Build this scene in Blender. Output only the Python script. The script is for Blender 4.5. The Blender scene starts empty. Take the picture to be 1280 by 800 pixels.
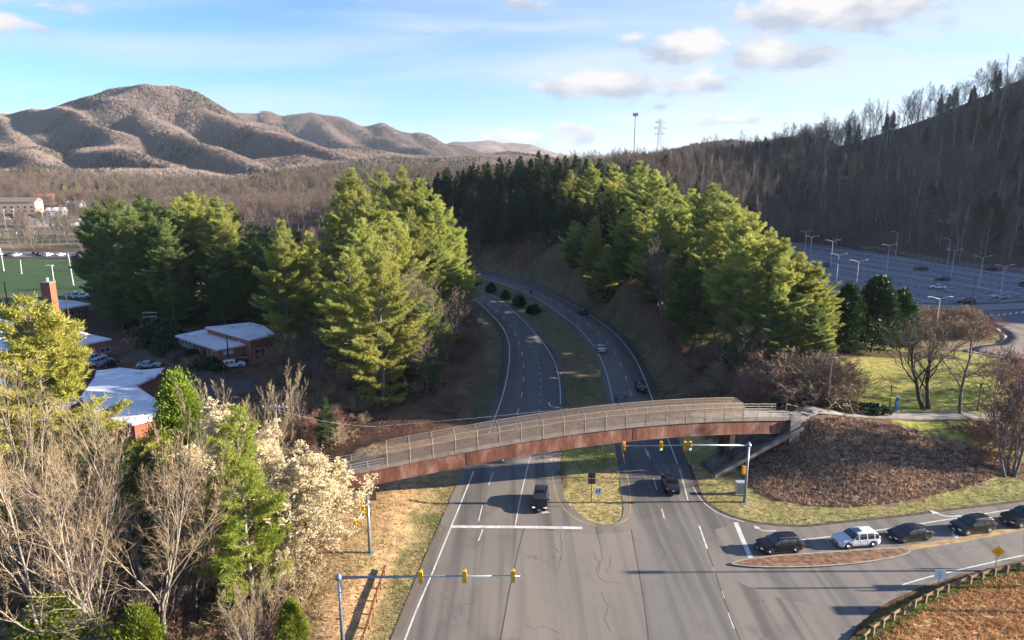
import bpy, bmesh, math, random
import numpy as np
from mathutils import Vector, Matrix, noise as mnoise
from mathutils.geometry import tessellate_polygon

random.seed(7); np.random.seed(7)
RNG = np.random.default_rng(11)
scene = bpy.context.scene
COL = scene.collection
PI = math.pi

# ------------------------------------------------------------------ camera
FPX = 865.0; CAM_H = 40.0
PITCH = math.atan(195 / FPX)
cam_d = bpy.data.cameras.new("camera")
cam_d.sensor_width = 36.0
cam_d.lens = FPX / 1280 * 36.0
cam_d.clip_start = 0.5; cam_d.clip_end = 30000
cam = bpy.data.objects.new("camera", cam_d); COL.objects.link(cam)
cam.location = (0, 0, CAM_H)
cam.rotation_euler = (PI / 2 - PITCH, 0, 0)
scene.camera = cam

# ------------------------------------------------------------------ light
SUN_EL = math.radians(16.0); SUN_AZ = math.radians(0.5)      # azimuth from +X towards +Y
sd = bpy.data.lights.new("sun", 'SUN'); sd.energy = 5.0; sd.angle = math.radians(0.5)
sd.color = (1.0, 0.87, 0.70)
sun = bpy.data.objects.new("sun", sd); COL.objects.link(sun)
to_sun = Vector((math.cos(SUN_AZ) * math.cos(SUN_EL), math.sin(SUN_AZ) * math.cos(SUN_EL), math.sin(SUN_EL)))
sun.rotation_euler = to_sun.to_track_quat('Z', 'Y').to_euler()
scene.view_settings.view_transform = 'Standard'
scene.view_settings.look = 'None'
scene.view_settings.exposure = 2.0
scene.view_settings.gamma = 1.0
try:
    scene.cycles.max_bounces = 5; scene.cycles.diffuse_bounces = 2; scene.cycles.glossy_bounces = 2
    scene.cycles.transparent_max_bounces = 12; scene.cycles.volume_bounces = 0
    scene.cycles.transmission_bounces = 2; scene.cycles.caustics_reflective = False; scene.cycles.caustics_refractive = False
except Exception:
    pass

world = bpy.data.worlds.new("World"); scene.world = world
world.use_nodes = True
wt = world.node_tree; wn = wt.nodes; wl = wt.links
wn.clear()
def wmath(op, a, b=None, c=None):
    n = wn.new('ShaderNodeMath'); n.operation = op
    for i, v in enumerate((a, b, c)):
        if v is None: continue
        if isinstance(v, (int, float)): n.inputs[i].default_value = v
        else: wl.new(v, n.inputs[i])
    return n.outputs[0]
sky = wn.new('ShaderNodeTexSky'); sky.sky_type = 'NISHITA'; sky.sun_disc = False
sky.sun_elevation = SUN_EL; sky.sun_rotation = PI / 2 - SUN_AZ
sky.altitude = 600; sky.air_density = 1.0; sky.dust_density = 0.3; sky.ozone_density = 2.5
tc = wn.new('ShaderNodeTexCoord')
sep = wn.new('ShaderNodeSeparateXYZ'); wl.new(tc.outputs['Generated'], sep.inputs[0])
az = wmath('ARCTAN2', sep.outputs[0], sep.outputs[1])
el = wmath('ARCSINE', sep.outputs[2])
def px_dir(x, y):
    u = (x - 640) / FPX; v = (y - 400) / FPX
    c_, s_ = math.cos(PITCH), math.sin(PITCH)
    d = (u, c_ - v * s_, -s_ - v * c_); n = math.sqrt(sum(q * q for q in d))
    return math.atan2(d[0], d[1]), math.asin(d[2] / n)
# cumulus puffs: angular ellipses with fractal edges
cv = wn.new('ShaderNodeCombineXYZ'); wl.new(az, cv.inputs[0]); wl.new(wmath('MULTIPLY', el, 1.9), cv.inputs[1])
nz = wn.new('ShaderNodeTexNoise'); nz.inputs['Scale'].default_value = 22; nz.inputs['Detail'].default_value = 8
nz.inputs['Roughness'].default_value = 0.62; wl.new(cv.outputs[0], nz.inputs['Vector'])
puffs = [(1060, 6, 90, 26, 1.35), (985, 20, 60, 16, 1.1), (858, 58, 52, 17, 1.15), (752, 107, 78, 16, 1.2), (965, 70, 62, 17, 1.1), (1000, 78, 40, 10, .8),
         (872, 106, 55, 16, .8), (786, 50, 20, 9, .75), (645, 4, 36, 9, .8), (640, 177, 48, 15, 1.2), (716, 168, 28, 15, 1.1),
         (825, 132, 10, 5, .8), (10, 30, 60, 12, .55), (60, 8, 50, 8, .5), (900, 150, 60, 10, .5)]
tot = None; wsum = None; gsum = None
for (x, y, w, h, a) in puffs:
    a0, e0 = px_dir(x, y)
    dx = wmath('DIVIDE', wmath('SUBTRACT', az, a0), w / FPX)
    dy = wmath('DIVIDE', wmath('SUBTRACT', el, e0), h / FPX)
    g = wmath('MULTIPLY', wmath('EXPONENT', wmath('MULTIPLY', wmath('ADD', wmath('MULTIPLY', dx, dx), wmath('MULTIPLY', dy, dy)), -0.9)), a)
    tot = g if tot is None else wmath('MAXIMUM', tot, g)
    gd = wmath('MULTIPLY', g, dy); wsum = gd if wsum is None else wmath('ADD', wsum, gd); gsum = g if gsum is None else wmath('ADD', gsum, g)
dens = wmath('ADD', wmath('MULTIPLY', tot, 1.0), wmath('MULTIPLY', wmath('SUBTRACT', nz.outputs['Fac'], 0.5), 2.1))
cm = wn.new('ShaderNodeMapRange'); cm.interpolation_type = 'SMOOTHSTEP'
wl.new(dens, cm.inputs[0]); cm.inputs[1].default_value = 0.25; cm.inputs[2].default_value = 0.75
cmask = wmath('MULTIPLY', cm.outputs[0], wmath('MINIMUM', wmath('MULTIPLY', tot, 2.6), 1.0))
# high thin wisps over the whole sky
uv = wn.new('ShaderNodeCombineXYZ')
zz = wmath('ADD', wmath('MAXIMUM', sep.outputs[2], 0.0), 0.16)
wl.new(wmath('DIVIDE', sep.outputs[0], zz), uv.inputs[0]); wl.new(wmath('MULTIPLY', wmath('DIVIDE', sep.outputs[1], zz), 2.4), uv.inputs[1])
nz2 = wn.new('ShaderNodeTexNoise'); nz2.inputs['Scale'].default_value = 0.55; nz2.inputs['Detail'].default_value = 7
nz2.inputs['Roughness'].default_value = 0.55; nz2.inputs['Distortion'].default_value = 0.6; wl.new(uv.outputs[0], nz2.inputs['Vector'])
wm = wn.new('ShaderNodeMapRange'); wm.interpolation_type = 'SMOOTHSTEP'; wl.new(nz2.outputs['Fac'], wm.inputs[0])
wm.inputs[1].default_value = 0.40; wm.inputs[2].default_value = 0.78; wm.inputs[4].default_value = 0.7
# cloud body tone: slightly darker on the underside
nz3 = wn.new('ShaderNodeTexNoise'); nz3.inputs['Scale'].default_value = 14; nz3.inputs['Detail'].default_value = 4; wl.new(cv.outputs[0], nz3.inputs['Vector'])
tone = wn.new('ShaderNodeMapRange'); vrt = wmath('DIVIDE', wsum, wmath('ADD', gsum, .02)); wl.new(wmath('ADD', nz3.outputs['Fac'], wmath('MULTIPLY', vrt, .22)), tone.inputs[0]); tone.inputs[1].default_value = .34; tone.inputs[2].default_value = .60
ccol = wn.new('ShaderNodeMix'); ccol.data_type = 'RGBA'; wl.new(tone.outputs[0], ccol.inputs['Factor'])
ccol.inputs['A'].default_value = (2.3, 2.6, 3.15, 1); ccol.inputs['B'].default_value = (4.1, 4.0, 4.0, 1)
mixw = wn.new('ShaderNodeMix'); mixw.data_type = 'RGBA'; a0, e0 = px_dir(1080, 110)
vx_ = wmath('DIVIDE', wmath('SUBTRACT', az, a0), .50); vy_ = wmath('DIVIDE', wmath('SUBTRACT', el, e0), .20)
veil = wmath('MULTIPLY', wmath('EXPONENT', wmath('MULTIPLY', wmath('ADD', wmath('MULTIPLY', vx_, vx_), wmath('MULTIPLY', vy_, vy_)), -1.0)), wmath('ADD', wmath('MULTIPLY', nz2.outputs['Fac'], 1.1), .1))
wl.new(wmath('MINIMUM', wmath('ADD', wm.outputs[0], veil), .72), mixw.inputs['Factor'])
tintn = wn.new('ShaderNodeMix'); tintn.data_type = 'RGBA'; tintn.blend_type = 'MULTIPLY'; tintn.inputs['Factor'].default_value = 1
wl.new(sky.outputs[0], tintn.inputs['A']); tintn.inputs['B'].default_value = (.63, .85, 1.2, 1)
wl.new(tintn.outputs['Result'], mixw.inputs['A']); mixw.inputs['B'].default_value = (3.6, 3.85, 4.15, 1)
mixc = wn.new('ShaderNodeMix'); mixc.data_type = 'RGBA'; wl.new(cmask, mixc.inputs['Factor'])
wl.new(mixw.outputs['Result'], mixc.inputs['A']); wl.new(ccol.outputs['Result'], mixc.inputs['B'])
bg = wn.new('ShaderNodeBackground'); bg.inputs['Strength'].default_value = 0.058
wl.new(mixc.outputs['Result'], bg.inputs['Color'])
wo = wn.new('ShaderNodeOutputWorld'); wl.new(bg.outputs[0], wo.inputs['Surface'])

# ------------------------------------------------------------------ geometry of the view (only used to survey where things stand)
_c, _s = math.cos(PITCH), math.sin(PITCH)
def G(x, y, z=0.0):
    """ground point that a surveyed photo position corresponds to at height z"""
    u = (x - 640) / FPX; v = (y - 400) / FPX
    r = (u, _c - v * _s, -_s - v * _c)
    t = (z - CAM_H) / r[2]
    return (r[0] * t, r[1] * t)
def XZ(px, py, Y):
    """world X and Z of a photo position known to be at distance Y"""
    k = (400 - py) / FPX
    z = CAM_H + Y * (k * _c - _s) / (_c + k * _s)
    dep = Y * _c - (z - CAM_H) * _s
    return (px - 640) / FPX * dep, z

# ------------------------------------------------------------------ object helpers
def tag(o, label=None, cat=None, group=None, kind=None):
    if label: o["label"] = label
    if cat: o["category"] = cat
    if group: o["group"] = group
    if kind: o["kind"] = kind
    return o
def thing(name, label, cat, loc=(0, 0, 0), rz=0.0, group=None):
    o = bpy.data.objects.new(name, None); COL.objects.link(o)
    o.location = loc; o.rotation_euler = (0, 0, rz); o.empty_display_size = 0.3
    return tag(o, label, cat, group)
def link_mesh(name, me, parent=None, mat=None):
    o = bpy.data.objects.new(name, me); COL.objects.link(o)
    if parent: o.parent = parent
    if mat is not None:
        me.materials.clear(); me.materials.append(mat)
    return o
def copy_tree(o, parent=None):
    c = o.copy(); COL.objects.link(c); c.parent = parent
    for ch in KIDS.get(o.name, []) or list(o.children): copy_tree(ch, c)
    return c
KIDS = {}
def np_mesh(name, V, polys, smooth=False, mats=None, midx=None, colors=None):
    """V: (n,3); polys: list of (m,k) int arrays"""
    me = bpy.data.meshes.new(name)
    V = np.asarray(V, dtype=np.float32)
    polys = [np.asarray(p, dtype=np.int32) for p in polys if len(p)]
    me.vertices.add(len(V)); me.vertices.foreach_set("co", V.ravel())
    nl = sum(p.size for p in polys); nf = sum(len(p) for p in polys)
    me.loops.add(nl); me.polygons.add(nf)
    me.loops.foreach_set("vertex_index", np.concatenate([p.ravel() for p in polys]))
    tots = np.concatenate([np.full(len(p), p.shape[1], dtype=np.int32) for p in polys])
    starts = np.concatenate([[0], np.cumsum(tots)[:-1]]).astype(np.int32)
    me.polygons.foreach_set("loop_start", starts)
    try: me.polygons.foreach_set("loop_total", tots)
    except Exception: pass
    if smooth: me.polygons.foreach_set("use_smooth", np.ones(nf, dtype=bool))
    if mats:
        for m in mats: me.materials.append(m)
    if midx is not None: me.polygons.foreach_set("material_index", np.asarray(midx, dtype=np.int32))
    if colors is not None:
        a = me.attributes.new("tint", 'FLOAT_COLOR', 'POINT')
        cc = np.ones((len(V), 4), dtype=np.float32); cc[:, :3] = colors
        a.data.foreach_set("color", cc.ravel())
    me.update(calc_edges=True)
    return me

class MB:
    """collects simple shapes into one mesh"""
    def __init__(s): s.V = []; s.F = []
    def add(s, vs, fs):
        b = len(s.V); s.V.extend([tuple(v) for v in vs]); s.F.extend([tuple(b + i for i in f) for f in fs]); return s
    def box(s, c, d, rz=0.0, M=None, bev=0.0):
        x, y, z = d[0] / 2, d[1] / 2, d[2] / 2
        if bev > 0:
            b = min(bev, x * .9, y * .9, z * .9); pts = []; fs = []
            for sz, ins in ((-z, b), (-z + b, 0), (z - b, 0), (z, b)):
                pts += [(-x + ins, -y + ins + 0, sz), (x - ins, -y + ins, sz), (x - ins, y - ins, sz), (-x + ins, y - ins, sz)]
            fs = [(3, 2, 1, 0), (12, 13, 14, 15)]
            for k in range(3):
                for i in range(4):
                    a = k * 4 + i; bb = k * 4 + (i + 1) % 4
                    fs.append((a, bb, bb + 4, a + 4))
        else:
            pts = [(-x, -y, -z), (x, -y, -z), (x, y, -z), (-x, y, -z), (-x, -y, z), (x, -y, z), (x, y, z), (-x, y, z)]
            fs = [(3, 2, 1, 0), (4, 5, 6, 7), (0, 1, 5, 4), (1, 2, 6, 5), (2, 3, 7, 6), (3, 0, 4, 7)]
        ca, sa = math.cos(rz), math.sin(rz)
        out = []
        for p in pts:
            if M is not None:
                q = M @ Vector(p); out.append((q.x + c[0], q.y + c[1], q.z + c[2]))
            else:
                out.append((p[0] * ca - p[1] * sa + c[0], p[0] * sa + p[1] * ca + c[1], p[2] + c[2]))
        return s.add(out, fs)
    def tube(s, pts, r, n=8, caps=True):
        pts = [Vector(p) for p in pts]
        rs = r if isinstance(r, (list, tuple)) else [r] * len(pts)
        rings = []
        up = Vector((0, 0, 1))
        for i, p in enumerate(pts):
            t = (pts[min(i + 1, len(pts) - 1)] - pts[max(i - 1, 0)]).normalized()
            a = t.cross(up)
            if a.length < 1e-3: a = Vector((1, 0, 0))
            a.normalize(); b = a.cross(t).normalized()
            rings.append([p + (a * math.cos(2 * PI * k / n) + b * math.sin(2 * PI * k / n)) * rs[i] for k in range(n)])
        vs = [v for ring in rings for v in ring]; fs = []
        for i in range(len(pts) - 1):
            for k in range(n):
                k2 = (k + 1) % n
                fs.append((i * n + k, i * n + k2, (i + 1) * n + k2, (i + 1) * n + k))
        if caps:
            fs.append(tuple(range(n))[::-1]); fs.append(tuple((len(pts) - 1) * n + k for k in range(n)))
        return s.add(vs, fs)
    def cyl(s, c, r, h, axis='Z', n=16, r2=None):
        d = {'X': Vector((h / 2, 0, 0)), 'Y': Vector((0, h / 2, 0)), 'Z': Vector((0, 0, h / 2))}[axis]
        c = Vector(c)
        return s.tube([c - d, c + d], [r, r if r2 is None else r2], n)
    def prism(s, poly, z0, z1):
        n = len(poly)
        area = sum(poly[i][0] * poly[(i + 1) % n][1] - poly[(i + 1) % n][0] * poly[i][1] for i in range(n))
        if area < 0: poly = poly[::-1]
        vs = [(p[0], p[1], z0) for p in poly] + [(p[0], p[1], z1) for p in poly]
        fs = [(i, (i + 1) % n, n + (i + 1) % n, n + i) for i in range(n)]
        tris = tessellate_polygon([[Vector((p[0], p[1], 0)) for p in poly]])
        for t in tris:
            a, b, c = [Vector((poly[i][0], poly[i][1], 0)) for i in t]
            if (b - a).cross(c - a).z < 0: t = (t[0], t[2], t[1])
            fs.append((n + t[0], n + t[1], n + t[2])); fs.append((t[2], t[1], t[0]))
        return s.add(vs, fs)
    def build(s, name, mat, parent=None, smooth=False):
        me = bpy.data.meshes.new(name); me.from_pydata(s.V, [], s.F)
        if smooth: me.polygons.foreach_set("use_smooth", [True] * len(me.polygons))
        me.materials.append(mat); me.update()
        return link_mesh(name, me, parent)

def catmull(pts, step=3.0):
    P = [np.array(p, float) for p in pts]
    P = [2 * P[0] - P[1]] + P + [2 * P[-1] - P[-2]]
    out = []
    for i in range(1, len(P) - 2):
        n = max(2, int(np.linalg.norm(P[i + 1] - P[i]) / step))
        for k in range(n):
            t = k / n
            out.append(0.5 * ((2 * P[i]) + (-P[i - 1] + P[i + 1]) * t + (2 * P[i - 1] - 5 * P[i] + 4 * P[i + 1] - P[i + 2]) * t * t + (-P[i - 1] + 3 * P[i] - 3 * P[i + 1] + P[i + 2]) * t ** 3))
    out.append(P[-2]); return np.array(out)
def resample(L, n):
    d = np.concatenate([[0], np.cumsum(np.linalg.norm(np.diff(L, axis=0), axis=1))])
    t = np.linspace(0, d[-1], n)
    return np.stack([np.interp(t, d, L[:, k]) for k in range(L.shape[1])], 1)
def smooth_line(L, it=6):
    L = L.copy()
    for _ in range(it): L[1:-1] = (L[:-2] + 2 * L[1:-1] + L[2:]) / 4
    return L
def offset(L, d):
    t = np.gradient(L, axis=0); t /= np.linalg.norm(t, axis=1)[:, None]
    return L + np.stack([-t[:, 1], t[:, 0]], 1) * d     # + = to the left of travel
def pip(X, Y, poly):
    inside = np.zeros(X.shape, bool); n = len(poly)
    for i in range(n):
        x1, y1 = poly[i]; x2, y2 = poly[(i + 1) % n]
        if y1 == y2: continue
        c = ((y1 > Y) != (y2 > Y)) & (X < (x2 - x1) * (Y - y1) / (y2 - y1) + x1)
        inside ^= c
    return inside
def seg_dist(X, Y, L, closed=False):
    d = np.full(X.shape, 1e9)
    n = len(L)
    for i in range(n if closed else n - 1):
        ax, ay = L[i]; bx, by = L[(i + 1) % n]
        vx, vy = bx - ax, by - ay; l2 = vx * vx + vy * vy + 1e-9
        t = np.clip(((X - ax) * vx + (Y - ay) * vy) / l2, 0, 1)
        d = np.minimum(d, np.hypot(X - ax - t * vx, Y - ay - t * vy))
    return d
def sstep(a, b, x):
    t = np.clip((x - a) / (b - a), 0, 1); return t * t * (3 - 2 * t)
def vnoise(X, Y, sc, seed=0, octs=3):
    """cheap value noise"""
    r = np.zeros(np.shape(X)); amp = 1.0; tot = 0
    for o in range(octs):
        rs = np.random.default_rng(seed + o * 17); T = rs.random((256, 256))
        x = np.asarray(X) / sc * 2 ** o; y = np.asarray(Y) / sc * 2 ** o
        xi = np.floor(x).astype(int); yi = np.floor(y).astype(int); fx = x - xi; fy = y - yi
        fx = fx * fx * (3 - 2 * fx); fy = fy * fy * (3 - 2 * fy)
        a = T[xi & 255, yi & 255]; b = T[(xi + 1) & 255, yi & 255]; c = T[xi & 255, (yi + 1) & 255]; d = T[(xi + 1) & 255, (yi + 1) & 255]
        r += amp * ((a * (1 - fx) + b * fx) * (1 - fy) + (c * (1 - fx) + d * fx) * fy); tot += amp; amp *= .5
    return r / tot

# ------------------------------------------------------------------ materials
MATS = {}
def mat(name, color, rough=0.7, metal=0.0, var=0.15, scale=3.0, bump=0.0, bscale=None, emit=None, spec=0.5, transl=0.0, col2=None, coat=0.0, objrand=0.0, attr=False, coords='Object'):
    """principled material with noise-driven colour variation, optional bump, translucency and per-object variation"""
    if name in MATS: return MATS[name]
    m = bpy.data.materials.new(name); m.use_nodes = True; nt = m.node_tree; N = nt.nodes; Lk = nt.links
    b = N["Principled BSDF"]; out = N["Material Output"]
    b.inputs['Roughness'].default_value = rough; b.inputs['Metallic'].default_value = metal
    b.inputs['Specular IOR Level'].default_value = spec
    if coat: b.inputs['Coat Weight'].default_value = coat; b.inputs['Coat Roughness'].default_value = 0.04
    t = N.new('ShaderNodeTexCoord')
    nz = N.new('ShaderNodeTexNoise'); nz.inputs['Scale'].default_value = scale; nz.inputs['Detail'].default_value = 5
    Lk.new(t.outputs[coords], nz.inputs['Vector'])
    c2 = col2 if col2 else tuple(v * (1 - var * 1.6) for v in color)
    mx = N.new('ShaderNodeMix'); mx.data_type = 'RGBA'
    mr = N.new('ShaderNodeMapRange'); Lk.new(nz.outputs['Fac'], mr.inputs[0]); mr.inputs[1].default_value = .35; mr.inputs[2].default_value = .65
    Lk.new(mr.outputs[0], mx.inputs['Factor'])
    if attr:
        at = N.new('ShaderNodeAttribute'); at.attribute_name = 'tint'
        vm = N.new('ShaderNodeMix'); vm.data_type = 'RGBA'; vm.blend_type = 'MULTIPLY'; vm.inputs['Factor'].default_value = 1
        Lk.new(at.outputs['Color'], mx.inputs['A']); vm.inputs['B'].default_value = (1 - var, 1 - var, 1 - var, 1)
        Lk.new(at.outputs['Color'], vm.inputs['A']); Lk.new(vm.outputs['Result'], mx.inputs['B'])
    else:
        mx.inputs['A'].default_value = (*color, 1); mx.inputs['B'].default_value = (*c2, 1)
    res = mx.outputs['Result']
    if objrand:
        oi = N.new('ShaderNodeObjectInfo')
        hs = N.new('ShaderNodeHueSaturation'); Lk.new(res, hs.inputs['Color'])
        r1 = N.new('ShaderNodeMapRange'); Lk.new(oi.outputs['Random'], r1.inputs[0]); r1.inputs[3].default_value = 1 - objrand; r1.inputs[4].default_value = 1 + objrand * .7
        Lk.new(r1.outputs[0], hs.inputs['Value'])
        m2 = N.new('ShaderNodeMath'); m2.operation = 'FRACT'
        m3 = N.new('ShaderNodeMath'); m3.operation = 'MULTIPLY'; m3.inputs[1].default_value = 7.31; Lk.new(oi.outputs['Random'], m3.inputs[0]); Lk.new(m3.outputs[0], m2.inputs[0])
        r2 = N.new('ShaderNodeMapRange'); Lk.new(m2.outputs[0], r2.inputs[0]); r2.inputs[3].default_value = .5 - objrand * .055; r2.inputs[4].default_value = .5 + objrand * .04
        Lk.new(r2.outputs[0], hs.inputs['Hue']); res = hs.outputs['Color']
    Lk.new(res, b.inputs['Base Color'])
    if bump:
        nb = N.new('ShaderNodeTexNoise'); nb.inputs['Scale'].default_value = bscale or scale * 4; nb.inputs['Detail'].default_value = 4
        Lk.new(t.outputs[coords], nb.inputs['Vector'])
        bp = N.new('ShaderNodeBump'); bp.inputs['Strength'].default_value = bump; bp.inputs['Distance'].default_value = .1
        Lk.new(nb.outputs['Fac'], bp.inputs['Height']); Lk.new(bp.outputs[0], b.inputs['Normal'])
    if emit:
        b.inputs['Emission Color'].default_value = (*emit[:3], 1); b.inputs['Emission Strength'].default_value = emit[3]
    if transl:
        tr = N.new('ShaderNodeBsdfTranslucent'); Lk.new(res, tr.inputs['Color'])
        ms = N.new('ShaderNodeMixShader'); ms.inputs[0].default_value = transl
        Lk.new(b.outputs[0], ms.inputs[1]); Lk.new(tr.outputs[0], ms.inputs[2]); Lk.new(ms.outputs[0], out.inputs['Surface'])
    MATS[name] = m; return m

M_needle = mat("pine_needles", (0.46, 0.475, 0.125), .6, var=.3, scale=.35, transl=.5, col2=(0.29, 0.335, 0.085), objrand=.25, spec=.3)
M_needle_mid = mat("shaded_pine_needles", (0.20, 0.26, 0.075), .55, var=.3, scale=.4, transl=.4, col2=(0.11, 0.16, 0.045), objrand=.28, spec=.3)  # darker hemlock-like green, with the grove's shade put into the needle colour
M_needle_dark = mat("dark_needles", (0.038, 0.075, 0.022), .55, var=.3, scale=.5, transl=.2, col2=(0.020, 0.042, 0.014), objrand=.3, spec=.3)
M_needle_yel = mat("yellow_pine_needles", (0.47, 0.44, 0.11), .6, var=.3, scale=.4, transl=.5, col2=(0.33, 0.33, 0.06), spec=.3)
M_cedar = mat("cedar_foliage", (0.26, 0.32, 0.03), .55, var=.3, scale=.9, transl=.4, col2=(0.12, 0.18, 0.02), spec=.3, objrand=.2)
M_bark_grey = mat("grey_bark", (0.22, 0.195, 0.17), .9, var=.35, scale=5, objrand=.35)
M_bark_pale = mat("pale_bark", (0.33, 0.285, 0.235), .9, var=.4, scale=4, col2=(0.2, .17, .14), objrand=.2)
M_bark_dark = mat("dark_bark", (0.075, 0.055, 0.042), .9, var=.3, scale=5, objrand=.2)
M_twig = mat("bare_twigs", (0.175, 0.13, 0.105), .9, var=.3, scale=.5, objrand=.35)
M_twig_warm = mat("warm_twigs", (0.37, 0.285, 0.17), .9, var=.3, scale=.6, objrand=.2)
M_twig_red = mat("reddish_twigs", (0.28, 0.15, 0.11), .9, var=.3, scale=.6, objrand=.2)
M_blossom = mat("cream_blossom", (0.80, 0.71, 0.48), .7, var=.2, scale=1.2, transl=.4, col2=(.58, .48, .32), objrand=.1)
M_leaf_dark = mat("glossy_hedge_leaves", (0.035, 0.07, 0.02), .4, var=.4, scale=2, transl=.15, objrand=.2)
M_steel = mat("galvanised_steel", (0.27, 0.33, 0.38), .45, metal=.5, var=.15, scale=3)
M_lamp_metal = mat("pale_lamp_metal", (0.50, 0.52, 0.55), .45, metal=.3, var=.12)
M_black_metal = mat("black_metal", (0.012, 0.013, 0.014), .45, metal=.3)
M_yellow_sig = mat("signal_yellow", (0.75, 0.42, 0.03), .45, var=.1)
M_lens_off_r = mat("dull_red_lens", (0.10, 0.012, 0.01), .2)
M_lens_off_y = mat("dull_amber_lens", (0.14, 0.07, 0.01), .2)
M_lens_off_g = mat("dull_green_lens", (0.01, 0.07, 0.04), .2)
M_lens_green = mat("lit_green_lens", (0.02, .4, .2), .2, emit=(.05, 1, .45, 1.2))
M_lens_red = mat("lit_red_lens", (0.5, .02, .02), .2, emit=(1, .04, .02, 1.2))
M_concrete = mat("concrete", (0.34, 0.31, 0.27), .85, var=.25, scale=.8, bump=.3, bscale=8)
M_concrete_dirty = mat("stained_concrete", (0.24, 0.22, 0.19), .85, var=.45, scale=.6, bump=.3, bscale=8)
M_deck = mat("bridge_deck_concrete", (0.27, 0.235, 0.20), .85, var=.25, scale=.9)
M_white_roof = mat("white_roof_membrane", (0.68, 0.70, 0.73), .6, var=.13, scale=.25)
M_grey_trim = mat("roof_edge_metal", (0.55, .57, .60), .5, var=.1)
M_glass = mat("dark_window_glass", (0.03, .04, .055), .08, spec=.8)
M_white_frame = mat("white_frame", (0.6, .6, .6), .5)
M_wood_post = mat("weathered_wood", (0.26, 0.19, 0.13), .85, var=.35, scale=4)
M_pole_wood = mat("utility_pole_wood", (0.22, 0.18, 0.14), .85, var=.3, scale=3)
M_rust_rail = mat("rusty_guardrail", (0.26, 0.105, 0.045), .75, var=.4, scale=1.5, metal=.1)
M_white_line = mat("white_road_paint", (0.62, 0.61, 0.58), .65, var=.22, scale=1.5)
M_yellow_line = mat("yellow_road_paint", (0.50, 0.33, 0.10), .65, var=.3, scale=1.5)
M_seal = mat("crack_sealant", (0.06, 0.056, 0.053), .7, var=.3, scale=2)
M_blue = mat("blue_paint", (0.02, 0.19, 0.55), .35)
M_brown_sand = mat("island_earth", (0.25, 0.13, 0.07), .95, var=.45, scale=1.6, bump=.6, bscale=9)

def brick_mat():
    m = bpy.data.materials.new("red_brick"); m.use_nodes = True; N = m.node_tree.nodes; Lk = m.node_tree.links
    b = N["Principled BSDF"]; t = N.new('ShaderNodeTexCoord'); mp = N.new('ShaderNodeMapping')
    mp.inputs['Rotation'].default_value = (PI / 2, 0, 0)
    br = N.new('ShaderNodeTexBrick'); br.inputs['Scale'].default_value = 4; br.inputs['Color1'].default_value = (.32, .085, .045, 1); br.inputs['Color2'].default_value = (.22, .055, .035, 1)
    br.inputs['Mortar'].default_value = (.22, .16, .13, 1); br.inputs['Mortar Size'].default_value = .015
    Lk.new(t.outputs['Object'], mp.inputs[0]); Lk.new(mp.outputs[0], br.inputs['Vector']); Lk.new(br.outputs['Color'], b.inputs['Base Color'])
    b.inputs['Roughness'].default_value = .85
    return m
M_brick = brick_mat()

def steel_rust_mat():
    m = bpy.data.materials.new("weathering_steel"); m.use_nodes = True; N = m.node_tree.nodes; Lk = m.node_tree.links
    b = N["Principled BSDF"]; t = N.new('ShaderNodeTexCoord'); mp = N.new('ShaderNodeMapping'); mp.inputs['Scale'].default_value = (.35, .35, .12)
    n1 = N.new('ShaderNodeTexNoise'); n1.inputs['Scale'].default_value = 1.3; n1.inputs['Detail'].default_value = 8; n1.inputs['Roughness'].default_value = .7
    Lk.new(t.outputs['Object'], mp.inputs[0]); Lk.new(mp.outputs[0], n1.inputs['Vector'])
    r = N.new('ShaderNodeValToRGB'); Lk.new(n1.outputs['Fac'], r.inputs[0])
    r.color_ramp.elements[0].position = .36; r.color_ramp.elements[0].color = (.10, .034, .022, 1)
    r.color_ramp.elements[1].position = .66; r.color_ramp.elements[1].color = (.34, .21, .165, 1)
    e = r.color_ramp.elements.new(.5); e.color = (.19, .075, .048, 1)
    n2 = N.new('ShaderNodeTexNoise'); n2.inputs['Scale'].default_value = 9; n2.inputs['Detail'].default_value = 4
    mp2 = N.new('ShaderNodeMapping'); mp2.inputs['Scale'].default_value = (1, 1, .15); Lk.new(t.outputs['Object'], mp2.inputs[0]); Lk.new(mp2.outputs[0], n2.inputs['Vector'])
    mr = N.new('ShaderNodeMapRange'); Lk.new(n2.outputs['Fac'], mr.inputs[0]); mr.inputs[1].default_value = .3; mr.inputs[2].default_value = .7; mr.inputs[3].default_value = .75; mr.inputs[4].default_value = 1.15
    mm = N.new('ShaderNodeMix'); mm.data_type = 'RGBA'; mm.blend_type = 'MULTIPLY'; mm.inputs['Factor'].default_value = 1
    Lk.new(r.outputs[0], mm.inputs['A']); Lk.new(mr.outputs[0], mm.inputs['B']); Lk.new(mm.outputs['Result'], b.inputs['Base Color'])
    b.inputs['Roughness'].default_value = .8; b.inputs['Metallic'].default_value = .1
    return m
M_corten = steel_rust_mat()

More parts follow.
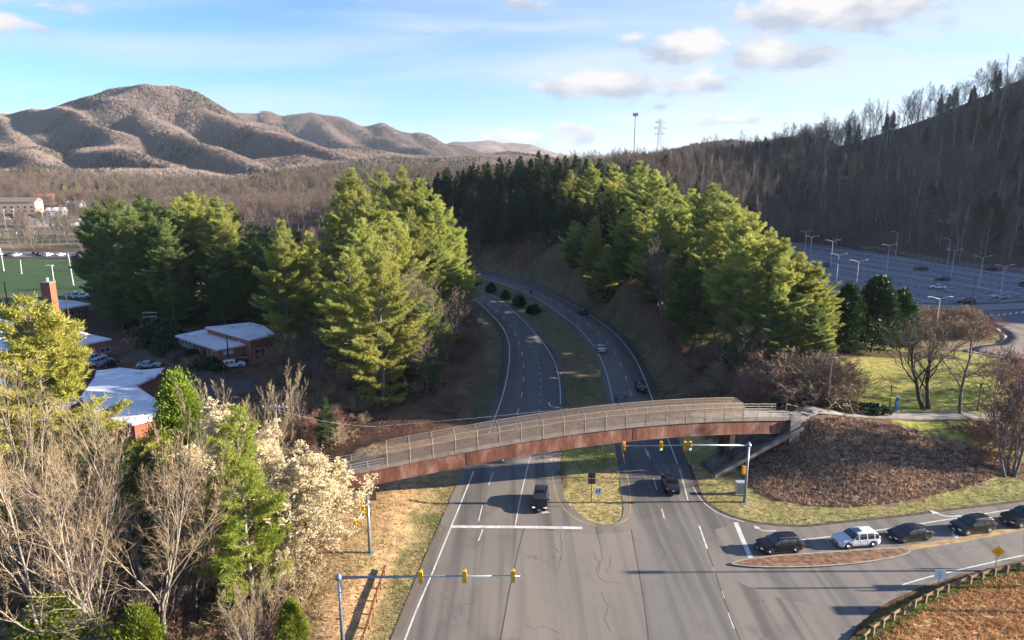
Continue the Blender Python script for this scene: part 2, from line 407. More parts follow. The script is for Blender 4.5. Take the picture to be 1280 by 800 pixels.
def mesh_fence_mat(name="chain_link_mesh", cov=.42, col=(.26, .19, .135), sc=8.0):
    """woven wire: diamond pattern of opaque wire and open holes"""
    m = bpy.data.materials.new(name); m.use_nodes = True; N = m.node_tree.nodes; Lk = m.node_tree.links
    b = N["Principled BSDF"]; b.inputs['Base Color'].default_value = (*col, 1); b.inputs['Metallic'].default_value = .2; b.inputs['Roughness'].default_value = .6
    t = N.new('ShaderNodeTexCoord'); sp = N.new('ShaderNodeSeparateXYZ'); Lk.new(t.outputs['Object'], sp.inputs[0])
    def mth(op, a, bb=None):
        n = N.new('ShaderNodeMath'); n.operation = op
        for i, v in enumerate((a, bb)):
            if v is None: continue
            if isinstance(v, (int, float)): n.inputs[i].default_value = v
            else: Lk.new(v, n.inputs[i])
        return n.outputs[0]
    h = mth('ADD', sp.outputs[2], sp.outputs[1])
    d1 = mth('PINGPONG', mth('MULTIPLY', mth('ADD', sp.outputs[0], h), sc), .5)
    d2 = mth('PINGPONG', mth('MULTIPLY', mth('SUBTRACT', sp.outputs[0], h), sc), .5)
    k = .5 * (1 - math.sqrt(1 - cov))
    wire = mth('MAXIMUM', mth('LESS_THAN', d1, k), mth('LESS_THAN', d2, k))
    tr = N.new('ShaderNodeBsdfTransparent'); ms = N.new('ShaderNodeMixShader')
    Lk.new(wire, ms.inputs[0]); Lk.new(tr.outputs[0], ms.inputs[1]); Lk.new(b.outputs[0], ms.inputs[2]); Lk.new(ms.outputs[0], N["Material Output"].inputs['Surface'])
    return m
M_mesh = mesh_fence_mat()
M_fence_mesh = mesh_fence_mat("lot_fence_mesh", .3, (.3, .3, .3), 5)

def asphalt_mat(name, base=(0.170, 0.153, 0.138), tan=(0.235, 0.202, 0.165), dark=(0.08, 0.077, 0.075), ang=0.0, cracks=True, tanamt=.5):
    m = bpy.data.materials.new(name); m.use_nodes = True; N = m.node_tree.nodes; Lk = m.node_tree.links
    b = N["Principled BSDF"]; b.inputs['Roughness'].default_value = .85; b.inputs['Specular IOR Level'].default_value = .3
    t = N.new('ShaderNodeTexCoord')
    def ntex(scale, detail, stretch=None, rough=.55, dist=0.0):
        n = N.new('ShaderNodeTexNoise'); n.inputs['Scale'].default_value = scale; n.inputs['Detail'].default_value = detail; n.inputs['Roughness'].default_value = rough; n.inputs['Distortion'].default_value = dist
        mp = N.new('ShaderNodeMapping'); mp.inputs['Rotation'].default_value = (0, 0, ang)
        if stretch: mp.inputs['Scale'].default_value = (stretch[0], stretch[1], 1)
        Lk.new(t.outputs['Object'], mp.inputs[0]); Lk.new(mp.outputs[0], n.inputs['Vector']); return n.outputs['Fac']
    def rng(v, a, c, lo=0., hi=1.):
        r = N.new('ShaderNodeMapRange'); r.inputs[1].default_value = a; r.inputs[2].default_value = c; r.inputs[3].default_value = lo; r.inputs[4].default_value = hi
        r.interpolation_type = 'SMOOTHSTEP'; Lk.new(v, r.inputs[0]); return r.outputs[0]
    def mixc(f, a, bb, mode='MIX'):
        x = N.new('ShaderNodeMix'); x.data_type = 'RGBA'; x.blend_type = mode
        if isinstance(f, float): x.inputs['Factor'].default_value = f
        else: Lk.new(f, x.inputs['Factor'])
        for k, v in (('A', a), ('B', bb)):
            if isinstance(v, tuple): x.inputs[k].default_value = (*v, 1)
            else: Lk.new(v, x.inputs[k])
        return x.outputs['Result']
    c = mixc(rng(ntex(.09, 4, (1, .35)), .40, .60, 0., tanamt), base, tan)
    c = mixc(rng(ntex(.55, 3, (1, .035)), .44, .66, 0., .85), c, dark)            # long wheel tracks
    c = mixc(rng(ntex(.30, 6, (1, .6), .7), .50, .72, 0., .5), c, dark)
    c = mixc(rng(ntex(14, 3), .3, .7, 0.0, .22), c, dark)
    if cracks:
        v = N.new('ShaderNodeTexVoronoi'); v.feature = 'DISTANCE_TO_EDGE'; v.inputs['Scale'].default_value = .16
        nd = N.new('ShaderNodeTexNoise'); nd.inputs['Scale'].default_value = .9; nd.inputs['Detail'].default_value = 5
        va = N.new('ShaderNodeVectorMath'); va.operation = 'MULTIPLY_ADD'; va.inputs[1].default_value = (2.6, 2.6, 0)
        Lk.new(t.outputs['Object'], nd.inputs['Vector']); Lk.new(nd.outputs['Color'], va.inputs[0]); Lk.new(t.outputs['Object'], va.inputs[2]); Lk.new(va.outputs[0], v.inputs['Vector'])
        cr = rng(v.outputs['Distance'], .004, .011, 1., 0.)
        msk = rng(ntex(.12, 2), .55, .63, 0., .4)
        mm = N.new('ShaderNodeMath'); mm.operation = 'MULTIPLY'; Lk.new(cr, mm.inputs[0]); Lk.new(msk, mm.inputs[1])
        c = mixc(mm.outputs[0], c, (.03, .028, .027))
    Lk.new(c, b.inputs['Base Color'])
    nb = N.new('ShaderNodeTexNoise'); nb.inputs['Scale'].default_value = 30; Lk.new(t.outputs['Object'], nb.inputs['Vector'])
    bp = N.new('ShaderNodeBump'); bp.inputs['Strength'].default_value = .25; bp.inputs['Distance'].default_value = .02; Lk.new(nb.outputs['Fac'], bp.inputs['Height']); Lk.new(bp.outputs[0], b.inputs['Normal'])
    return m
M_asph = asphalt_mat("worn_asphalt")
M_asph_n = asphalt_mat("highway_asphalt", (.125, .118, .112), (.165, .15, .13), (.085, .083, .082), cracks=False, tanamt=.5)
M_asph_side = asphalt_mat("side_road_asphalt", (.155, .14, .13), (.20, .17, .14), (.10, .094, .09), ang=1.35)
M_asph_lot = asphalt_mat("parking_lot_asphalt", (.13, .13, .145), (.155, .15, .155), (.10, .10, .112), ang=.6, cracks=False, tanamt=.5)
# ================================================================== ROAD SURVEY
def Gs(pts, z=0.0): return [G(x, y, z) for x, y in pts]
L1 = catmull(Gs([(506, 800), (538, 722), (565, 656), (596, 580), (617.5, 525), (626.5, 501), (632.5, 480), (637, 450), (637.6, 432), (633.4, 417), (623.5, 402), (607, 387), (587.5, 371.4)]) + [(-38, 229), (-75, 240), (-115, 244)])
L1 = smooth_line(L1, 8)
L2 = catmull(Gs([(690, 592), (693, 564), (701, 510), (700, 480), (695.5, 456), (682, 432), (661, 408), (640, 387), (619, 370.5), (584.5, 359)]) + [(-42, 243), (-78, 254), (-118, 258)])
L2 = smooth_line(L2, 8)
R1 = catmull(Gs([(783, 590), (776, 552), (766.6, 505.5), (760, 471), (751, 447), (736, 423), (715, 403.5), (685, 381), (655, 364.5), (610, 349.5), (587.5, 345)]) + [(-45, 262), (-80, 272), (-120, 276)])
R1 = smooth_line(R1, 8)
R2 = catmull(Gs([(849, 585), (834, 546), (816, 501), (805, 471), (790, 441), (766, 414), (736, 393), (700, 372), (664, 354), (619, 342), (587, 337.5)]) + [(-48, 277), (-84, 286), (-124, 290)])
R2 = smooth_line(R2, 8)
YJ = 88.0
def cut(L, y0, side=1):
    k = np.where(L[:, 1] >= y0)[0][0]
    a, b = L[k - 1], L[k]; t = (y0 - a[1]) / (b[1] - a[1])
    return np.vstack([a + (b - a) * t, L[k:]]) if side > 0 else np.vstack([L[:k], a + (b - a) * t])
pavL1 = offset(L1, 1.6); pavL2 = offset(L2, -0.95); pavR1 = offset(R1, .95); pavR2 = offset(R2, -1.5)
def strip(La, Lb, n=90): return resample(La, n), resample(Lb, n)
A_l, A_r = strip(cut(pavL1, YJ), cut(pavL2, YJ)); B_l, B_r = strip(cut(pavR1, YJ), cut(pavR2, YJ))
nose = Gs([(701.5, 605), (705, 621), (712, 632), (722.5, 641), (732, 648), (741, 652.5), (752, 655.5), (763, 655), (773, 652), (778, 646), (779.5, 636), (778, 622), (776, 608)])
side_n = Gs([(876, 618), (884, 627), (896, 635), (910, 642), (928, 648), (944, 651.5), (960, 653.5), (1000, 656), (1060, 650), (1120, 644), (1200, 634), (1280, 624)]) + [(95, 86), (150, 104), (240, 140)]
side_n = [tuple(p) for p in side_n]
side_s = Gs([(1060, 800), (1072, 782), (1088, 766), (1112, 750), (1150, 734), (1195, 719.5), (1240, 709), (1280, 699.5)]) + [(70, 68.2), (95, 75), (150, 93), (240, 128)]
left_s = Gs([(574, 600), (564, 620), (549, 656), (520, 722), (488, 800)]) + [(-11.6, 45), (-13.5, 15)]
inter = [tuple(A_r[0])] + nose + [tuple(B_l[0]), tuple(B_r[0])] + side_n + side_s[::-1] + [(27.3, 48), (26, 42), (25.3, 15)] + left_s[::-1] + [tuple(A_l[0])]

# ================================================================== TERRAIN
ctrl = []
def cp(x, y, z): ctrl.append((x, y, z))
for x, y, z in [
    # left foreground slope, falling away from the highway
    (-16, 52, .3), (-16, 65, .6), (-17, 75, .9), (-19.5, 60, .2), (-20, 70, .8), (-25, 50, -2), (-25, 60, -1.4), (-27, 72, -1), (-35, 55, -4.5), (-35, 75, -4), (-50, 55, -5.5), (-50, 90, -4.5), (-80, 60, -6), (-80, 120, -3.5), (-14, 35, -.5), (-30, 30, -4),
    (-19, 80, .3), (-16, 86, 0), (-30, 90, -2.2), (-14, 100, .3), (-24, 105, -.5), (-40, 110, -2.5), (-13, 120, 1.0), (-22, 125, .5), (-8, 140, 1.2), (-18, 145, 2), (-9, 165, 1.6), (-22, 170, 3), (-20, 190, 2.5), (-30, 205, 3),
    (-45, 135, -2), (-60, 150, -2.2), (-80, 150, -2.2), (-100, 150, -2.4), (-60, 170, -1.8), (-100, 180, -2), (-140, 150, -2.6), (-160, 200, -2), (-100, 220, -1), (-60, 210, 1), (-150, 260, -2), (-200, 280, -2), (-250, 300, -2), (-260, 220, -2), (-170, 330, -2), (-90, 270, 2),
    (-60, 250, 4), (-60, 300, 7), (-100, 330, 7), (-150, 400, 6), (-60, 400, 9), (-250, 400, 0), (-400, 400, -1), (-300, 520, 2), (-150, 600, 5), (-450, 700, 4), (-300, 800, 8), (-100, 800, 10), (50, 700, 16), (-600, 500, 3), (-900, 800, 8), (-900, 300, 4), (0, 1000, 12), (-500, 1100, 15),
    (-160, 100, -4), (-300, 100, -5), (-120, 20, -7), (-400, 0, -5), (0, -50, -.5), (0, -300, 0), (-600, -400, 0), (600, -400, 10),
    # right bank, path level and lawn
    (38, 92, 6.3), (41.5, 88.8, 6.2), (43.5, 95, 6.2), (47, 90.6, 5.75), (48, 94, 5.8), (53, 91, 5.4), (53, 94, 5.5), (59, 91.2, 5.2), (59, 94, 5.3), (65, 91.2, 5.0), (65, 94, 5.1), (75, 92, 4.8), (75, 95, 4.9), (90, 94, 4.5), (90, 99, 4.6), (110, 104, 4.2),
    (36, 80.6, .35), (40, 79.0, .35), (48, 78.5, .4), (56, 80, .4), (64, 81.5, .4), (72, 83.5, .5), (84, 86, .8), (32, 83, .4), (30, 89, .5), (27.5, 92, .15),
    (42, 84, 3.0), (50, 85, 2.9), (58, 86.2, 2.7), (66, 87.3, 2.5), (74, 88.5, 2.5), (39, 82.2, 1.3), (38, 85.5, 3.0), (49, 88, 4.5), (57, 89, 4.0), (66, 89.5, 3.8), (76, 90.5, 3.6), (88, 91.5, 3.0), (34, 87.5, 2.0), (34.5, 91.5, 2.6), (31, 92.5, .8), (37, 89.3, 4.9),
    (60, 108, 6.3), (75, 108, 6.1), (95, 112, 5.5), (60, 120, 7.0), (80, 120, 6.0), (100, 126, 4.0), (60, 135, 6.0), (80, 136, 4.0), (48, 105, 6.7), (48, 120, 7.3), (40, 100, 5.5), (40, 112, 6.2), (34, 100, 2.5), (31, 112, 2.2), (29, 104, .6), (27, 112, .4),
    (120, 130, 2.5), (110, 150, 1.0), (90, 155, 1.2), (140, 150, 1), (130, 110, 4), (160, 140, 2), (180, 120, 5), (100, 90, 2.5), (150, 112, 5), (200, 160, 2),
    # wooded ridge between highway and car park
    (26, 130, .5), (31, 130, 3), (42, 135, 7), (60, 150, 6), (22, 150, .5), (28, 155, 4), (42, 160, 9), (65, 175, 6), (16, 172, .5), (24, 178, 5), (40, 185, 11), (66, 200, 6), (8, 195, .6), (16, 203, 6), (35, 212, 13), (66, 230, 8), (-2, 225, .8), (6, 238, 7), (30, 245, 16), (65, 262, 10),
    (-20, 262, 1), (-15, 278, 6), (5, 272, 12), (30, 285, 19), (70, 300, 12), (-45, 290, 5), (-40, 310, 12), (0, 310, 22), (40, 330, 24), (-60, 330, 14), (-20, 370, 24), (40, 390, 30), (95, 340, 14), (100, 400, 28),
    # car park, flat
    (90, 200, .6), (90, 185, .6), (105, 195, 0), (110, 230, 0), (120, 270, 0), (130, 310, 0), (145, 330, .4), (160, 210, 0), (170, 260, 0), (175, 300, .2), (200, 230, 0), (220, 260, 0), (250, 230, 0), (215, 285, .2), (250, 265, .3), (280, 235, .6), (240, 200, 0), (160, 185, 0), (210, 175, .5), (110, 335, .5), (92, 240, 3), (98, 290, 4), (104, 320, 3),
    # big hill behind and beside the car park
    (160, 345, 8), (200, 325, 9), (245, 305, 9), (290, 275, 9), (190, 380, 26), (240, 360, 28), (300, 340, 34), (340, 290, 32), (330, 240, 32), (310, 200, 22), (280, 170, 8), (300, 130, 10), (370, 182, 62), (400, 240, 80), (400, 300, 78), (350, 360, 72), (290, 400, 64), (310, 430, 92), (240, 430, 60), (190, 430, 46), (150, 430, 36),
    (380, 420, 112), (460, 360, 118), (480, 260, 104), (450, 185, 100), (560, 300, 130), (500, 480, 130), (400, 520, 84), (300, 520, 62), (220, 520, 42), (130, 520, 30), (100, 640, 30), (250, 700, 36), (420, 700, 60), (700, 200, 120), (700, 500, 140), (600, 120, 60), (450, 110, 24), (700, 0, 40), (1000, 300, 140), (400, 0, 10), (900, 800, 90),
    (500, 1100, 50), (200, 1100, 22), (-300, 1500, 60), (1200, -200, 60),
    # south-east field
    (32, 50, -.1), (40, 56, -.1), (50, 60.5, 0), (60, 62, .1), (36, 48, -.7), (45, 52, -.8), (55, 55, -.7), (65, 57, -.5), (45, 40, -1.5), (65, 45, -1.5), (90, 60, 0), (90, 40, -1), (120, 60, 2), (28, 40, -.1), (30, 20, -.2), (60, 0, -1)]:
    cp(x, y, z)
for L in (L1, L2, R1, R2):
    for q in resample(L, 14): cp(q[0], q[1], 0)
for q in [(-8, 60), (5, 60), (18, 60), (18, 72), (5, 75), (12, 84), (30, 60), (35, 68), (45, 70), (58, 73), (75, 78), (95, 81), (150, 98), (0, 30), (15, 30), (10, 10)]: cp(q[0], q[1], 0)
ctrl = np.array(ctrl, float)
_S = 5.0; _sc = 100.0
def _phi(dx, dy): return np.sqrt(dx * dx + dy * dy + _S * _S) / _sc
_n = len(ctrl)
_A = _phi(ctrl[:, 0][:, None] - ctrl[:, 0], ctrl[:, 1][:, None] - ctrl[:, 1]) - 1e-3 * np.eye(_n)
_A = np.block([[_A, np.ones((_n, 1))], [np.ones((1, _n)), np.zeros((1, 1))]])
_w = np.linalg.solve(_A, np.concatenate([ctrl[:, 2], [0]]))
highway_hull = [tuple(p) for p in resample(pavL1, 90)] + [tuple(p) for p in resample(pavR2, 90)[::-1]]
highway_hull = [tuple(p) for p in cut(pavL1, YJ)[::2]] + [tuple(p) for p in cut(pavR2, YJ)[::2][::-1]]
lot_poly = Gs([(978, 300), (1040, 306), (1069, 311.5), (1120.6, 319.7), (1184, 331), (1224, 336.5), (1280, 341.5)]) + [(235, 250), (262, 225), (240, 196), (215, 196), (188, 199.5)] + Gs([(1280, 377), (1214, 379.5), (1149, 379), (1090, 375), (1027, 366), (985, 362)])
ring_poly = [(94, 188)] + Gs([(1040, 373), (1090, 381), (1149, 386.5), (1214, 388.5), (1280, 386)]) + [(215, 188), (262, 190), (262, 196), (215, 194)] + Gs([(1280, 378.5), (1214, 381), (1149, 380.5), (1090, 376.6), (1027, 367.6)]) + [(94, 196)]
def far_blend(X, Y): return sstep(1200, 2600, np.hypot(X, Y))
def gz(X, Y):
    X = np.asarray(X, float); Y = np.asarray(Y, float); sh = X.shape
    x = X.ravel(); y = Y.ravel(); out = np.empty(len(x))
    for i in range(0, len(x), 4000):
        out[i:i + 4000] = _phi(x[i:i + 4000, None] - ctrl[:, 0], y[i:i + 4000, None] - ctrl[:, 1]) @ _w[:-1] + _w[-1]
    out = np.clip(out, -7, 145)
    rr_ = np.hypot(x, y); out = out + (vnoise(x, y, 170, 201, 3) - .42) * 46 * sstep(430, 800, rr_) * (1 - sstep(-60, 160, x))
    fb = far_blend(x, y); out = out * (1 - fb) + 8 * fb
    near = (x > -260) & (x < 330) & (y > -20) & (y < 420)
    xn, yn, zn = x[near], y[near], out[near]
    # small lumps
    zn = zn + (vnoise(xn, yn, 6, 3) - .5) * .5
    d = np.full(xn.shape, 1e9)
    ins = np.zeros(xn.shape, bool)
    for P in (highway_hull, inter):
        ins |= pip(xn, yn, P)
    for Lx in (pavL1, pavR2): d = np.minimum(d, seg_dist(xn, yn, resample(Lx, 40)))
    for P in (nose, side_n, side_s, left_s, side_n[-1:] + side_s[-1:]): d = np.minimum(d, seg_dist(xn, yn, P))
    d[ins] = 0
    k = sstep(1.2, 5.0, d)
    zn = zn * k + (-.05) * (1 - k)
    # car park and campus drives are flat
    dl = seg_dist(xn, yn, lot_poly, True); dl[pip(xn, yn, lot_poly)] = 0
    dr = seg_dist(xn, yn, ring_poly, True); dr[pip(xn, yn, ring_poly)] = 0
    k = sstep(1.5, 7, np.minimum(dl, dr)); zn = zn * k + (-.04) * (1 - k)
    out[near] = zn
    return out.reshape(sh)
def gz1(x, y): return float(gz(np.array([x]), np.array([y]))[0])

def axis(lo, hi, st, flo, fhi, g=1.13):
    a = list(np.arange(lo, hi, st)); s = st; v = a[0]
    left = []
    while v > flo: s *= g; v -= s; left.append(v)
    s = st; v = a[-1]; right = []
    while v < fhi: s *= g; v += s; right.append(v)
    return np.array(left[::-1] + a + right)
gx = axis(-70, 112, 0.9, -9000, 9000, 1.06); gy = axis(44, 215, 0.9, -3000, 12000, 1.06)
GX, GY = np.meshgrid(gx, gy)
GZ = gz(GX, GY)
H_, W_ = GX.shape
def cmix(a, b, t): return a * (1 - t[..., None]) + np.asarray(b) * t[..., None]
# material zones of the ground, looked up with ragged edges
jx = GX + (vnoise(GX, GY, 3.5, 20) - .5) * 3.0; jy = GY + (vnoise(GX, GY, 3.5, 40) - .5) * 3.0
n1 = vnoise(GX, GY, 9, 60); n2 = vnoise(GX, GY, 2.6, 80); n3 = vnoise(GX, GY, 40, 90)
litter = np.array((.115, .062, .040)); litter2 = np.array((.17, .105, .065)); duff = np.array((.055, .036, .026))
dry = np.array((.30, .225, .115)); green = np.array((.115, .165, .03)); olive = np.array((.15, .15, .05))
C_ = np.zeros(GX.shape + (3,)) + litter
C_ = cmix(C_, litter2, sstep(.42, .65, n1)); C_ = cmix(C_, duff, sstep(.5, .7, n2) * .6)
# verge of dry grass along the highway
dv = np.minimum(seg_dist(GX, GY, resample(pavL1, 60)), seg_dist(GX, GY, resample(pavR2, 60)))
vg = 1 - sstep(2.6, 5.5, dv + (n1 - .5) * 2.5)
vcol = cmix(cmix(np.zeros_like(C_) + np.array((.17, .135, .075)), np.array((.10, .10, .045)), sstep(.4, .6, n1)), np.array((.21, .15, .085)), sstep(.5, .7, n2))
C_ = C_ * (1 - vg[..., None]) + vcol * vg[..., None]
def zone(poly, col, jit=True, soft=1.0):
    global C_
    m = pip(jx if jit else GX, jy if jit else GY, poly).astype(float) * soft
    C_ = C_ * (1 - m[..., None]) + col * m[..., None]
mix3 = lambda a, b, c, t1, t2: cmix(cmix(np.zeros_like(C_) + np.asarray(a), b, t1), c, t2)
tn1 = sstep(.42, .6, n1); tn2 = sstep(.45, .62, n2)
# left roadside bank: pale straw and orange soil
zone([(-21, 48), (-9.5, 50), (-8, 95), (-22, 95), (-24, 75), (-22, 62)], mix3((.56, .35, .19), (.46, .31, .17), (.24, .22, .09), tn1, tn2 * .35))
zone([(-13.5, 44), (-9, 44), (-6, 90), (-10, 90)], mix3((.26, .22, .10), (.14, .15, .055), (.42, .32, .16), tn1, tn2 * .7))
# median
zone(highway_hull + [], mix3((.155, .135, .075), (.10, .105, .045), (.19, .155, .09), tn1, tn2 * .6), False)
zone([(6, 60), (20, 60), (20, 100), (7, 100)], mix3((.48, .38, .17), (.23, .26, .06), (.36, .30, .13), tn1, tn2 * .6), False)
# ne grass strip
zone([(24, 98), (22, 80), (26, 70), (45, 70), (75, 76), (110, 84), (110, 90), (80, 86.5), (62, 82), (48, 79.3), (36, 80.5), (31, 85), (29, 98)], mix3((.42, .33, .15), (.23, .235, .08), (.22, .235, .075), sstep(30, 66, GX) * .8 + .2 * tn1, tn2 * .6))
# brush mound and mulch slope
mound = Gs([(925, 580), (935, 600), (950, 611), (975, 620), (1010, 626), (1060, 629), (1110, 625), (1170, 615), (1225, 604), (1268, 592)], .5) + [(66, 86.2), (58, 87.5), (53, 89.7), (46, 90.3), (42.5, 88.6), (38, 89.5), (34, 89.5)]
zone(mound, mix3((.19, .12, .085), (.28, .185, .135), (.11, .07, .052), tn1, tn2 * .6))
# lawn
zone([(52, 91), (57, 88), (64, 86.4), (74, 85.5), (86, 88), (120, 92), (120, 110), (104, 126), (84, 132), (62, 128), (50, 118), (51, 100)], mix3((.33, .32, .075), (.24, .29, .05), (.36, .30, .11), tn1, tn2 * .6))
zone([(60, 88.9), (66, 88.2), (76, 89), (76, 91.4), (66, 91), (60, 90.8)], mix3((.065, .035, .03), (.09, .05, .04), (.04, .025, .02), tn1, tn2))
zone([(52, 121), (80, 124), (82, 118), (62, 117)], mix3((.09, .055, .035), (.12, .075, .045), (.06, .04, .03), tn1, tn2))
zone([(96, 128), (112, 122), (150, 140), (150, 170), (118, 176), (88, 172), (80, 150), (86, 136)], mix3((.22, .17, .09), (.14, .15, .04), (.26, .17, .11), tn1, tn2))
# south-east verge and dry field
zone([(26, 40), (24, 30), (40, 20), (90, 20), (130, 80), (110, 80), (75, 66), (54, 62), (42, 58), (32, 52)], mix3((.58, .36, .17), (.42, .21, .10), (.62, .43, .21), tn1, tn2))
zone([(25.5, 30), (29, 48), (37, 56), (50, 61.5), (75, 68.5), (110, 81), (112, 79.5), (76, 67.3), (54, 61.6), (45, 59), (37, 55), (32.5, 51.5), (29, 40)], mix3((.24, .29, .055), (.18, .24, .04), (.38, .32, .11), tn1, tn2 * .5))
# campus
zone([(-300, 225), (-108, 226), (-112, 250), (-125, 282), (-128, 312), (-300, 312)], mix3((.050, .105, .035), (.045, .09, .03), (.06, .11, .04), tn1, tn2), False)
zone([(-300, 208), (-110, 210), (-108, 226), (-300, 225)], mix3((.12, .13, .07), (.14, .13, .08), (.1, .1, .06), tn1, tn2), False)
zone([(-300, 520), (-140, 400), (-150, 345), (-420, 345), (-520, 520)], mix3((.30, .24, .17), (.26, .2, .13), (.18, .19, .08), tn1, tn2), False)
# wooded hill in winter: leaf floor
hill = sstep(100, 160, GX) * sstep(290, 340, GY + .45 * np.maximum(GX - 200, 0)) 
C_ = cmix(C_, (.060, .042, .036), hill * .9)
far = sstep(500, 1200, np.hypot(GX, GY)); C_ = cmix(C_, (.16, .115, .085), far)
idx = np.arange(H_ * W_).reshape(H_, W_)
q = np.stack([idx[:-1, :-1], idx[:-1, 1:], idx[1:, 1:], idx[1:, :-1]], -1).reshape(-1, 4)
M_ground = mat("ground_cover", (.2, .15, .1), .95, var=.42, scale=.9, bump=.8, bscale=1.7, attr=True, spec=.2)
_nt = M_ground.node_tree
me = np_mesh("ground", np.stack([GX, GY, GZ], -1).reshape(-1, 3), [q], True, [M_ground], None, C_.reshape(-1, 3))
ground = tag(link_mesh("ground", me), kind="structure")

# ================================================================== PAVEMENT
def strip_mesh(name, La, Lb, z, mat_, parent=None, thick=.12):
    n = len(La)
    V = [(p[0], p[1], z) for p in La] + [(p[0], p[1], z) for p in Lb] + [(p[0], p[1], z - thick) for p in La] + [(p[0], p[1], z - thick) for p in Lb]
    i = np.arange(n - 1)
    F = np.vstack([np.stack([i, n + i, n + i + 1, i + 1], 1), np.stack([i, i + 1, 2 * n + i + 1, 2 * n + i], 1), np.stack([n + i + 1, n + i, 3 * n + i, 3 * n + i + 1], 1)])
    return link_mesh(name, np_mesh(name, V, [F], False, [mat_]), parent)
def poly_slab(name, poly, z, mat_, parent=None, thick=.12):
    mb = MB(); mb.prism([tuple(p) for p in poly], z - thick, z)
    return mb.build(name, mat_, parent)
# draped version for paths that follow the ground
def drape_strip(name, La, Lb, dz, mat_, parent=None, thick=.3, across=4):
    n = len(La); rows = []
    for k in range(across + 1):
        t = k / across; P = La * (1 - t) + Lb * t; rows.append(np.column_stack([P, gz(P[:, 0], P[:, 1]) + dz]))
    top = np.stack(rows); zc = top[:, :, 2].max(0); top[:, :, 2] = zc
    V = top.reshape(-1, 3); F = []
    i = np.arange(n - 1)
    for k in range(across): F.append(np.stack([k * n + i, (k + 1) * n + i, (k + 1) * n + i + 1, k * n + i + 1], 1))
    b = len(V); lo = V[np.r_[0:n, across * n:(across + 1) * n]].copy(); lo[:, 2] -= thick; V = np.vstack([V, lo])
    F.append(np.stack([i, i + 1, b + i + 1, b + i], 1)); F.append(np.stack([across * n + i + 1, across * n + i, b + n + i, b + n + i + 1], 1))
    return link_mesh(name, np_mesh(name, V, [np.vstack(F)], False, [mat_]), parent)

road_sb = tag(strip_mesh("southbound_road", A_l, A_r, 0.0, M_asph_n), kind="structure")
road_nb = tag(strip_mesh("northbound_road", B_l, B_r, 0.0, M_asph_n), kind="structure")
crossing = tag(poly_slab("intersection", inter, 0.0, M_asph), kind="structure")
lot = tag(poly_slab("parking_lot", lot_poly, 0.02, M_asph_lot), kind="structure")
M_ring = asphalt_mat("pale_drive", (.24, .22, .20), (.30, .27, .24), (.19, .18, .17), cracks=False)
ring = tag(poly_slab("campus_road", ring_poly, 0.03, M_ring), kind="structure")

def line_strip(L, w, z, mb, taper=False):
    L = np.asarray(L, float); t = np.gradient(L, axis=0); t /= np.linalg.norm(t, axis=1)[:, None] + 1e-9
    nrm = np.stack([-t[:, 1], t[:, 0]], 1) * w / 2; n = len(L)
    zz_ = np.full(n, z) if np.isscalar(z) else z
    vs = [(p[0] + q_[0], p[1] + q_[1], a) for p, q_, a in zip(L, nrm, zz_)] + [(p[0] - q_[0], p[1] - q_[1], a) for p, q_, a in zip(L, nrm, zz_)]
    mb.add(vs, [(n + i, n + i + 1, i + 1, i) for i in range(n - 1)])
def arclen(L): return np.concatenate([[0], np.cumsum(np.linalg.norm(np.diff(L, axis=0), axis=1))])
def paint(name, lines, w, mat_, parent, z=0.008):
    mb = MB()
    for L in lines: line_strip(L, w, z, mb)
    return mb.build(name, mat_, parent)
def dashes(L, on, off, s0=0, s1=None):
    d = arclen(L); out = []; s = s0; end = s1 or d[-1]
    while s + on < end:
        t = np.linspace(s, s + on, 4); out.append(np.stack([np.interp(t, d, L[:, 0]), np.interp(t, d, L[:, 1])], 1)); s += on + off
    return out
def up(L, y0, y1): return L[(L[:, 1] >= y0) & (L[:, 1] <= y1)]
L1d = catmull(L1, 2.0)
paint("edge_line", [cut(L1, YJ + .0)], .17, M_white_line, road_sb)
paint("edge_line", [catmull(Gs([(592.2, 589), (565, 656), (538, 722), (506, 800)]) + [(-11.0, 30)])], .17, M_white_line, crossing)
paint("edge_line", [cut(L2, 112)], .15, M_white_line, road_sb)
paint("centre_line", [cut(L2, YJ)[:9]], .13, M_yellow_line, road_sb)
n_ = 400
La = resample(cut(L1, 75), n_); Lb = resample(cut(L2, 82), n_)
for f in (.335,):
    mid = La * (1 - f) + Lb * f
    for seg in dashes(up(mid, YJ + 1, 400), 3.0, 6.0): o = paint("lane_dash", [seg], .13, M_white_line, road_sb)
mid = La * .34 + Lb * .66
for seg in dashes(up(mid, 104, 168), .9, 3.2): paint("lane_dash", [seg], .12, M_white_line, road_sb)
paint("turn_lane_line", [catmull(Gs([(644, 658), (651, 620), (661, 578), (663.5, 568)]))], .14, M_white_line, crossing)
for a, b in (((603, 632), (598, 652)), ((611, 606), (616.5, 590)), ((603.5, 662), (598, 676))):
    paint("lane_dash", [np.array(Gs([a, b]))], .13, M_white_line, crossing)
Ra = resample(cut(R1, YJ), n_); Rb = resample(cut(R2, YJ), n_); mid = (Ra + Rb) / 2
for seg in dashes(mid, 3.0, 6.0, 1.5): paint("lane_dash", [seg], .13, M_white_line, road_nb)
for a, b in (((810, 570), (806, 560)), ((821, 612), (817, 598)), ((830.5, 648), (827, 636))):
    paint("lane_dash", [np.array(Gs([a, b]))], .13, M_white_line, crossing)
paint("edge_line", [cut(R1, 108)], .15, M_white_line, road_nb); paint("centre_line", [up(cut(R1, YJ), YJ, 108)], .13, M_yellow_line, road_nb)
paint("edge_line", [cut(R2, YJ)], .17, M_white_line, road_nb)
paint("edge_line", [catmull(Gs([(849.5, 586), (856.5, 612), (860, 626)]))], .15, M_white_line, crossing)
